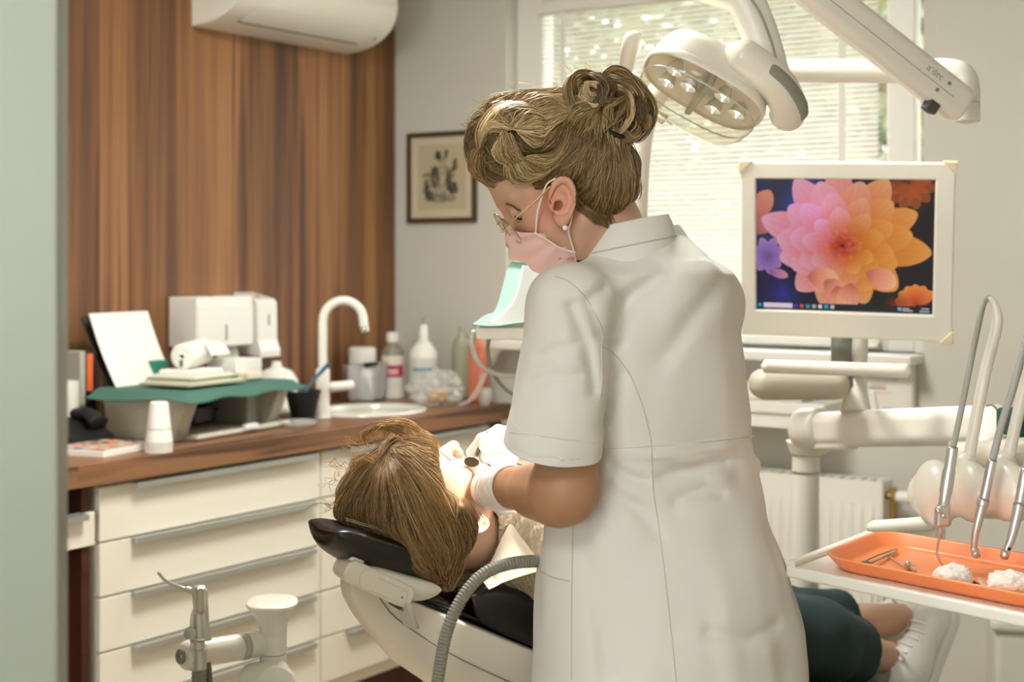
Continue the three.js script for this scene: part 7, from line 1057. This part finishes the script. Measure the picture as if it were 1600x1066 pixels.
// ---------- the dental chair ----------
{
  const D = thing('dental_chair', 'cream dental chair with black headrest and upholstery under the reclined woman', 'dental chair', PB.pos, PB.turn);
  const leather = phys('#0c0d0d', 0.32, { clearcoat: 0.25, clearcoatRoughness: 0.3 });
  // headrest
  const e = V(0.82, -0.335, -0.46).normalize(), l = V(0.489, 0, 0.872).normalize(), nn = l.clone().cross(e).normalize(); if (nn.y < 0) nn.negate();
  const right = V(-0.1245,0.9541,0.195), T0 = (a, b, c) => right.clone().addScaledVector(e, a).addScaledVector(l, c).addScaledVector(nn, b);
  const pad = (a0, a1, c0, c1, h0, h1, rad, curveUp, m, name, lab, parent = D) => {
    const rings = [], N = 22, q = 3.2; for (let i = 0; i <= N; i++) { const s = (1 - Math.cos(PI * i / N)) / 2, a = lerp(a0, a1, s), k2 = Math.pow(clamp(1 - Math.pow(Math.abs(2 * s - 1), 4), 0.0008, 1), 0.5); rings.push([...Array(44)].map((_, j) => { const w = j / 44 * 2 * PI, cx = Math.cos(w), sy = Math.sin(w), X = Math.sign(cx) * Math.pow(Math.abs(cx), 2 / q), Y = Math.sign(sy) * Math.pow(Math.abs(sy), 2 / 2.4), hh = (h1 - h0) / 2 * k2, cc = (c1 - c0) / 2 * (1 - rad * (1 - k2)); return T0(a, (h0 + h1) / 2 + Y * hh + curveUp * Math.pow(X, 2) - curveUp * 0.5 + curveUp * 0.35 * Math.pow(2 * s - 1, 2), (c0 + c1) / 2 + X * cc); })); }
    return part(name, loft(rings, true, [true, true]), m, parent, lab);
  };
  const hr = pad(-0.105, 0.105, -0.145, 0.0, -0.030, 0.026, 0.25, 0.012, leather, 'headrest_cushion', 'black leather headrest cushion');
  pad(-0.040, 0.100, -0.14, -0.006, -0.062, -0.020, 0.2, 0.010, M.shell, 'headrest_shell', 'white shell under the headrest');
  for (const off of [0, 0.006]) for (let i = 0; i < 26; i++) { const s = lerp(-0.095, 0.03, i / 26), y = 0.026 + 0.004 - off * 0.4; part('stitch', tube([T0(s, y - 0.0035 + 0.006, -0.022 + off), T0(s + 0.0035, y - 0.0035 + 0.006, -0.022 + off)], 0.0006, 2, 5), mat('#a5a598', 0.8), hr); }
  // adjusting bracket on the near side
  const br = V(-0.1535,0.913,0.2), bt = (a, b, c) => br.clone().addScaledVector(e, a).addScaledVector(nn, b).addScaledVector(l, c), be = V(0.80, -0.47, -0.37).normalize(), bz = V(0.42, 0, 0.91).addScaledVector(be, -V(0.42, 0, 0.91).dot(be)).normalize(), M3 = basis(be, bz.clone().cross(be), bz, br);
  const bk = part('adjuster_body', new THREE.ExtrudeGeometry(roundRect(0.122, 0.036, 0.014), { depth: 0.05, bevelEnabled: true, bevelThickness: 0.005, bevelSize: 0.005, bevelOffset: -0.005, bevelSegments: 4, curveSegments: 12 }).translate(0, 0, -0.05).applyMatrix4(M3), M.shell, D);
  part('adjuster_lever', new THREE.ExtrudeGeometry(roundRect(0.062, 0.022, 0.009), { depth: 0.007, bevelEnabled: true, bevelThickness: 0.003, bevelSize: 0.003, bevelOffset: -0.003, bevelSegments: 3 }).translate(0.018, -0.002, 0).applyMatrix4(M3), M.shell, bk);
  part('adjuster_knob', new THREE.CylinderGeometry(0.015, 0.016, 0.012, 28).rotateX(PI / 2).translate(-0.022, 0.0, 0.003).applyMatrix4(M3), M.shell, bk);
  for (const [x, y] of [[0.040, -0.003], [0.050, -0.020]]) part('screw', new THREE.CylinderGeometry(0.0022, 0.0022, 0.004, 12).rotateX(PI / 2).translate(x, y, x > 0.05 ? 0.001 : 0.008).applyMatrix4(M3), M.grey, bk);
  part('hinge_block', box(-0.058, 0.010, -0.035, -0.034, 0.034, -0.004, 0.006).applyMatrix4(M3), M.shell, bk);
  part('mount_slot', box(0.040, -0.022, -0.03, 0.056, -0.016, 0.0025, 0.002).applyMatrix4(M3), M.darkGrey, bk);
  part('mount_plate', (() => { const g = box(-0.012, -0.026, -0.006, 0.012, 0.02, 0.006, 0.003); const a = V(-0.1138,0.8662,0.18); return g.applyMatrix4(basis(V(0.9, -0.2, 0.3).normalize(), V(-0.36, 0.93, 0).normalize(), V(0.9, -0.2, 0.3).normalize().cross(V(-0.36, 0.93, 0).normalize()).normalize(), a)); })(), M.steel, D);
  // backrest
  const eb = V(0.76, -0.42, -0.427).normalize(), lb = V(0.489, 0, 0.872).normalize(), nb = lb.clone().cross(eb).normalize(), ed = V(-0.104,0.8599,0.12), at = (a, b, c) => ed.clone().addScaledVector(eb, a).addScaledVector(nb, b).addScaledVector(lb, c);
  const shellRings = [], N = 34, tab = (t, s) => { let i = 0; while (i < t.length - 2 && t[i + 1][0] < s) i++; return lerp(t[i][1], t[i + 1][1], clamp((s - t[i][0]) / (t[i + 1][0] - t[i][0]), 0, 1)); };
  const wid = s => tab([[-0.115, 0.05], [-0.06, 0.11], [0, 0.15], [0.1, 0.24], [0.2, 0.30], [0.35, 0.37], [0.62, 0.38]], s), thk = s => tab([[-0.115, 0.012], [-0.10, 0.028], [-0.026, 0.062], [0.085, 0.10], [0.25, 0.13], [0.62, 0.14]], s);
  for (let i = 0; i <= N; i++) { const s = lerp(-0.115, 0.62, Math.pow(i / N, 1.3)), hw = wid(s) / 2, th = thk(s); shellRings.push([...Array(48)].map((_, j) => { const w = j / 48 * 2 * PI, c = Math.cos(w), d = Math.sin(w), X = Math.sign(c) * Math.pow(Math.abs(c), 2 / 5), Y = Math.sign(d) * Math.pow(Math.abs(d), 2 / 4); return at(s, Y > 0 ? Y * 0.008 : Y * th, -hw + X * hw * (Y < 0 ? 1 - 0.05 * Math.abs(Y) : 1)); })); }
  const bs = part('backrest_shell', loft(shellRings, true, [true, true]), M.shell, D, 'cream moulded backrest shell');
  for (const c of [0.002]) part('shell_seam', tube([at(-0.07, -0.004, 0.0005), at(-0.02, -0.028, 0.0008), at(0.10, -0.048, 0.0008), at(0.25, -0.056, 0.0008), at(0.45, -0.060, 0.0008)], 0.0011, 30, 6), M.grey, bs);
  const upho = (a0, a1, c0, c1, h, nm) => { const rings = []; for (let i = 0; i <= 20; i++) { const s = i / 20, k2 = Math.sqrt(clamp(1 - Math.pow(Math.abs(2 * s - 1), 6), 0.002, 1)); rings.push([...Array(36)].map((_, j) => { const w = j / 36 * 2 * PI, c = Math.cos(w), d = Math.sin(w); return at(lerp(a0, a1, s), 0.010 + h / 2 + Math.sign(d) * Math.pow(Math.abs(d), 0.8) * h / 2 * k2, (c0 + c1) / 2 + Math.sign(c) * Math.pow(Math.abs(c), 0.65) * (c1 - c0) / 2 * lerp(0.9, 1, k2)); })); } return part(nm, loft(rings, true, [true, true]), leather, D); };
  upho(-0.02, 0.07, -0.13, -0.006, 0.02, 'back_cushion'); upho(0.06, 0.62, -0.24, -0.02, 0.016, 'back_cushion'); upho(0.095, 0.52, -0.062, -0.003, 0.078, 'side_bolster'); upho(0.20, 0.50, -0.36, -0.29, 0.062, 'side_bolster');
  // seat, leg rest, base
  const slab = (p, q, hw, th, m, nm) => { const d = q.clone().sub(p), L = d.length(); d.normalize(); const up = lb.clone().cross(d).normalize(); if (up.y < 0) up.negate(); const g = new RoundedBoxGeometry(L, th, hw * 2, 4, Math.min(0.045, th / 2.1)); return part(nm, g.applyMatrix4(basis(d, up, d.clone().cross(up), p.clone().lerp(q, 0.5).addScaledVector(up, -th / 2))), m, D); };
  slab(V(0.30, 0.565, -0.37), V(0.72, 0.505, -0.74), 0.22, 0.07, leather, 'seat_cushion'); slab(V(0.30, 0.49, -0.37), V(0.72, 0.435, -0.74), 0.225, 0.09, M.shell, 'seat_shell');
  slab(V(0.70, 0.50, -0.73), V(0.93, 0.42, -0.94), 0.20, 0.06, leather, 'leg_cushion'); slab(V(0.70, 0.44, -0.73), V(0.92, 0.36, -0.93), 0.205, 0.06, M.shell, 'leg_shell');
  part('base', merge(box(-0.20, 0.0, -0.30, 0.26, 0.10, 0.30, 0.04), box(-0.10, 0.10, -0.14, 0.14, 0.40, 0.14, 0.05)).applyMatrix4(basis(V(0.757, 0, -0.653), V(0, 1, 0), V(0.653, 0, 0.757), V(0.5, 0, -0.55))), M.shell, D);
}
// ---------- suction hose, assistant's holder in the foreground ----------
{
  const pts = [V(-1.3044,0.6164,-1.7256), V(-1.3021,0.7385,-1.7272), V(-1.2966,0.8043,-1.7309), V(-1.2865,0.8653,-1.7377), V(-1.2745,0.91,-1.7579), V(-1.2568,0.9408,-1.7819), V(-1.2365,0.9539,-1.8076), V(-1.2199,0.9555,-1.8429), V(-1.2122,0.9474,-1.8843), V(-1.2051,0.9187,-1.9132), V(-1.2051,0.8598,-1.9373)];
  const c = curve(pts), t = thing('suction_hose', 'grey ribbed suction hose arching in front of the dental chair', 'hose', V(-1.2966,0.7667,-1.7309));
  wpart('hose', tube(c, q => 0.0092 + 0.0006 * Math.cos(q * 2 * PI * 112), 700, 16), mat('#8d8c7f', 0.55), t);
}
{
  const t = thing('assistant_holder', 'white jointed holder arm with a flared cap post in the left foreground', 'holder', V(-1.354,0.4816,-1.4388).setY(0));
  const b = V(-1.3533,0.736,-1.4393);
  const cap = V(-1.3526,0.9378,-1.4398), px = 0.000848;
  wpart('post', tube([V(b.x, 0.02, b.z), V(-1.3526,0.9183,-1.4398)], 0.0178, 6, 28), M.enamel, t);
  const tilt = V(0.05, 1, 0.10).normalize();
  const egg = (r1, r2, h, q = 2.5) => [...Array(56)].map((_, i) => { const w = i / 56 * 2 * PI, c = Math.cos(w), s = Math.sin(w), X = Math.sign(c) * Math.pow(Math.abs(c), 2 / q) * r1, Z = Math.sign(s) * Math.pow(Math.abs(s), 2 / q) * r2; return V(-1.3526,0.914,-1.4398).add(V(0.829 * X + 0.559 * Z, 0, -0.559 * X + 0.829 * Z)).addScaledVector(tilt, h - 0.10 * Z); });
  wpart('flared_cap', loft([egg(0.0178, 0.0178, 0.0, 2), egg(0.0185, 0.0185, 0.012, 2), egg(0.022, 0.021, 0.022, 2.2), egg(0.029, 0.026, 0.034, 2.4), egg(0.0335, 0.030, 0.0395), egg(0.034, 0.0305, 0.042), egg(0.032, 0.0285, 0.0445), egg(0.02, 0.018, 0.045), egg(0.004, 0.004, 0.045)], true, [false, true]), M.enamel, t);
  for (const y of [V(-1.3526,0.9183,-1.4398), V(-1.3526,0.8886,-1.4398)]) wpart('joint_ring', tube([y, y.clone().add(V(0, -0.0013, 0))], 0.0181, 2, 28), mat('#b5b3a6', 0.5), t);
  wpart('base_drum', tube([V(-1.3728,0.8469,-1.402), V(-1.3145,0.8515,-1.4293)], capR(0.033, 0.16), 20, 28), M.enamel, t);
  wpart('base_disc', new THREE.CylinderGeometry(0.026, 0.026, 0.012, 32).rotateX(PI / 2).applyMatrix4(basis(V(0.829, 0, -0.559), V(0, 1, 0), V(0.559, 0, 0.829), V(-1.3041,0.8633,-1.3941))), M.enamel, t);
  const a0 = V(-1.3645,0.9005,-1.4317), a1 = V(-1.386,0.9078,-1.3087);
  wpart('arm', tube([a0, a1], q => q > 0.93 ? lerp(0.0188, 0.012, Math.pow((q - 0.93) / 0.07, 2)) : q > 0.84 ? 0.0192 : q > 0.815 ? 0.0172 : 0.0172, 60, 28), M.enamel, t);
  wpart('arm_band', tube([a0.clone().lerp(a1, 0.22), a0.clone().lerp(a1, 0.31)], 0.01735, 3, 28), mat('#c2beae', 0.7), t, 'worn grey tape band');
  const d = a1.clone().sub(a0).normalize(); wpart('end_bolt', along(lathe([[0.004, 0.0], [0.0095, 0.0], [0.0095, 0.003], [0.006, 0.0035], [0.0035, 0.001], [0.0035, -0.002], [0, -0.002]], 28), a1.clone().addScaledVector(d, 0.0005), a1.clone().addScaledVector(d, 0.02)), M.grey, t);
  wpart('holder_ring', tube([V(-1.3686,0.8916,-1.3204), V(-1.3686,0.9191,-1.3204)], q => 0.0098 + 0.001 * Math.abs(2 * q - 1), 8, 24), M.steel, t);
  wpart('base_plate', lathe([[0, 0.03], [0.13, 0.03], [0.18, 0.012], [0.18, 0], [0, 0]], 32).translate(b.x, 0, b.z), M.enamel, t);
}
{
  const t = thing('air_water_syringe', 'steel syringe with long angled nozzle in the foreground holder at lower left', 'syringe', V(-1.3679,0.8884,-1.3209));
  const lathed = (pr, a, b) => along(lathe(pr, 28), a, b);
  wpart('nozzle', tube([V(-1.3957,1.0188,-1.278), V(-1.391,1.0116,-1.2812), V(-1.3872,1.0056,-1.2861), V(-1.3798,0.9986,-1.2984), V(-1.3681,0.9911,-1.3123)], q => q > 0.78 ? 0.0042 - 0.0006 * Math.abs(q - 0.9) * 10 : 0.0021, 40, 12), M.steel, t);
  wpart('head', lathed([[0, 0], [0.0072, 0.0], [0.0078, 0.01], [0.0082, 0.022], [0.0088, 0.03], [0.0086, 0.034], [0, 0.0345]], V(-1.3636,0.964,-1.3178), V(-1.3635,0.9951,-1.3155)), M.steel, t);
  for (const [x, y] of [[309, 921], [316, 921]]) wpart('button', new THREE.SphereGeometry(0.0038, 14, 10).scale(1, 0.6, 1).translate(...(x === 309 ? V(-1.359,0.9959,-1.31) : V(-1.3537,0.9959,-1.3136)).toArray()), M.chrome, t);
  wpart('sleeve', lathed([[0, 0], [0.0098, 0], [0.0102, 0.01], [0.0098, 0.024], [0.0086, 0.034], [0.0062, 0.040], [0, 0.041]], V(-1.3656,0.9285,-1.3164), V(-1.3656,0.9664,-1.3164)), M.steel, t);
  wpart('body', lathed([[0, 0], [0.0088, 0], [0.0094, 0.003], [0.0088, 0.012], [0.0092, 0.016], [0, 0.017]], V(-1.3671,0.9167,-1.3178), V(-1.3671,0.9296,-1.3178)), M.steel, t);
  wpart('thumb_disc', along(lathe([[0, 0], [0.0072, 0], [0.0076, 0.001], [0.0076, 0.005], [0.0066, 0.006], [0, 0.006]], 24), V(-1.361,0.9425,-1.299), V(-1.3268,0.9547,-1.2642)), M.alu, t);
  wpart('wire_loop', tube([V(-1.3592,0.9388,-1.3026), V(-1.3594,0.9351,-1.305), V(-1.3554,0.9335,-1.3076), V(-1.3523,0.9327,-1.3134), V(-1.3619,0.9296,-1.3249)], 0.0011, 20, 8), M.chrome, t);
  wpart('side_tube', tube([V(-1.3684,0.9909,-1.3302), V(-1.3678,0.9674,-1.3306), V(-1.3686,0.9466,-1.3325), V(-1.368,0.9257,-1.3353)], q => lerp(0.0042, 0.0058, q), 20, 12), M.steel, t);
  wpart('hose', tube([V(-1.3679,0.8965,-1.3209), V(-1.3679,0.8641,-1.3209), V(-1.3673,0.7833,-1.3213)], q => 0.0092 + 0.0005 * Math.cos(q * 140), 140, 16), mat('#8a897c', 0.55), t);
  wpart('hose', tube([V(-1.3702,0.8972,-1.3375), V(-1.3682,0.8711,-1.3388), V(-1.3711,0.7765,-1.3428)], 0.0042, 12, 12), mat('#6f6f64', 0.55), t);
}
// ---------- assistant's tray on the far side of the chair ----------
{
  const t = thing('side_tray', 'white tray under a pale green cloth behind the woman in the coat', 'tray', V(-1.6479,0.0473,-2.6881).setY(0));
  const T = new THREE.Matrix4().makeRotationY(R(34)).setPosition(V(-1.7217,1.2593,-2.6383));
  wpart('tray', box(-0.122, -0.012, -0.12, 0.16, 0.012, 0.12, 0.008).applyMatrix4(T), M.white, t);
  wpart('tray_lip', box(-0.122, -0.014, 0.118, 0.16, 0.011, 0.128, 0.003).applyMatrix4(T), M.white, t);
  const f = V(-1.6479,0.0473,-2.6881); wpart('post', tube([V(f.x, 0.02, f.z), V(f.x, V(-2.6698,1.2525,-1.9988).y, f.z)], 0.022, 4, 20), M.enamel, t); wpart('base_plate', lathe([[0, 0.03], [0.12, 0.03], [0.16, 0.012], [0.16, 0], [0, 0]], 28).translate(f.x, 0, f.z), M.enamel, t);
  const g = sheet((u, v) => { const top = Math.pow(v, 1.3), x = lerp(-0.13, lerp(0.16, 0.16, v), u) + (1 - u) * 0.055 * v + 0.028 * (1 - u) * sstep(0, 0.3, v), y = 0.0145 + 0.112 * sstep(0.22, 1, v) + 0.02 * sstep(0, 0.22, v) - 0.003 * Math.sin(u * 12) * (1 - v), z = lerp(0.135, -0.05, Math.min(1, v * 1.25)) + 0.006 * Math.sin(u * 9 + v * 5); return V(x, y, z); }, 30, 24, 0.003);
  single('green_drape', 'pale green cloth draped over the white tray behind the woman in the coat', 'cloth', g.applyMatrix4(T), mat('#7c9a89', 0.9));
  const w = sheet((u, v) => { const a = v; return V(lerp(-0.035, 0.10, u) - 0.05 * Math.pow(1 - a, 4) * (1 - u) - 0.012 + 0.02 * a, 0.022 + 0.115 * a, 0.150 - 0.02 * Math.sin(a * 1.4) - 0.02 * (1 - Math.pow(2 * u - 1, 2))); }, 20, 20, 0.006);
  single('white_holder', 'curved white plastic holder standing on the pale green cloth', 'holder', w.applyMatrix4(T), phys('#ffffff', 0.6, { transmission: 0.45, thickness: 0 }));
  single('pale_cable', 'pale grey cable looping below the left end of the white tray', 'cable', tube([V(-1.7762,1.2623,-2.493), V(-1.7795,1.2304,-2.4907), V(-1.7685,1.1931,-2.4982), V(-1.7444,1.1711,-2.5265), V(-1.7157,1.1649,-2.5579), V(-1.6772,1.1563,-2.6321)], 0.0052, 50, 10), mat('#b9b9b0', 0.5));
  single('dark_cable', 'dark grey cable looping down behind the white tray', 'cable', tube([V(-1.7829,1.2513,-2.5608), V(-1.7874,1.2201,-2.5578), V(-1.7807,1.1794,-2.5623), V(-1.7649,1.1455,-2.5729), V(-1.7379,1.1211,-2.5911), V(-1.688,1.1028,-2.649)], 0.0042, 50, 10), mat('#85867c', 0.5));
}
renderer.render(scene, camera);
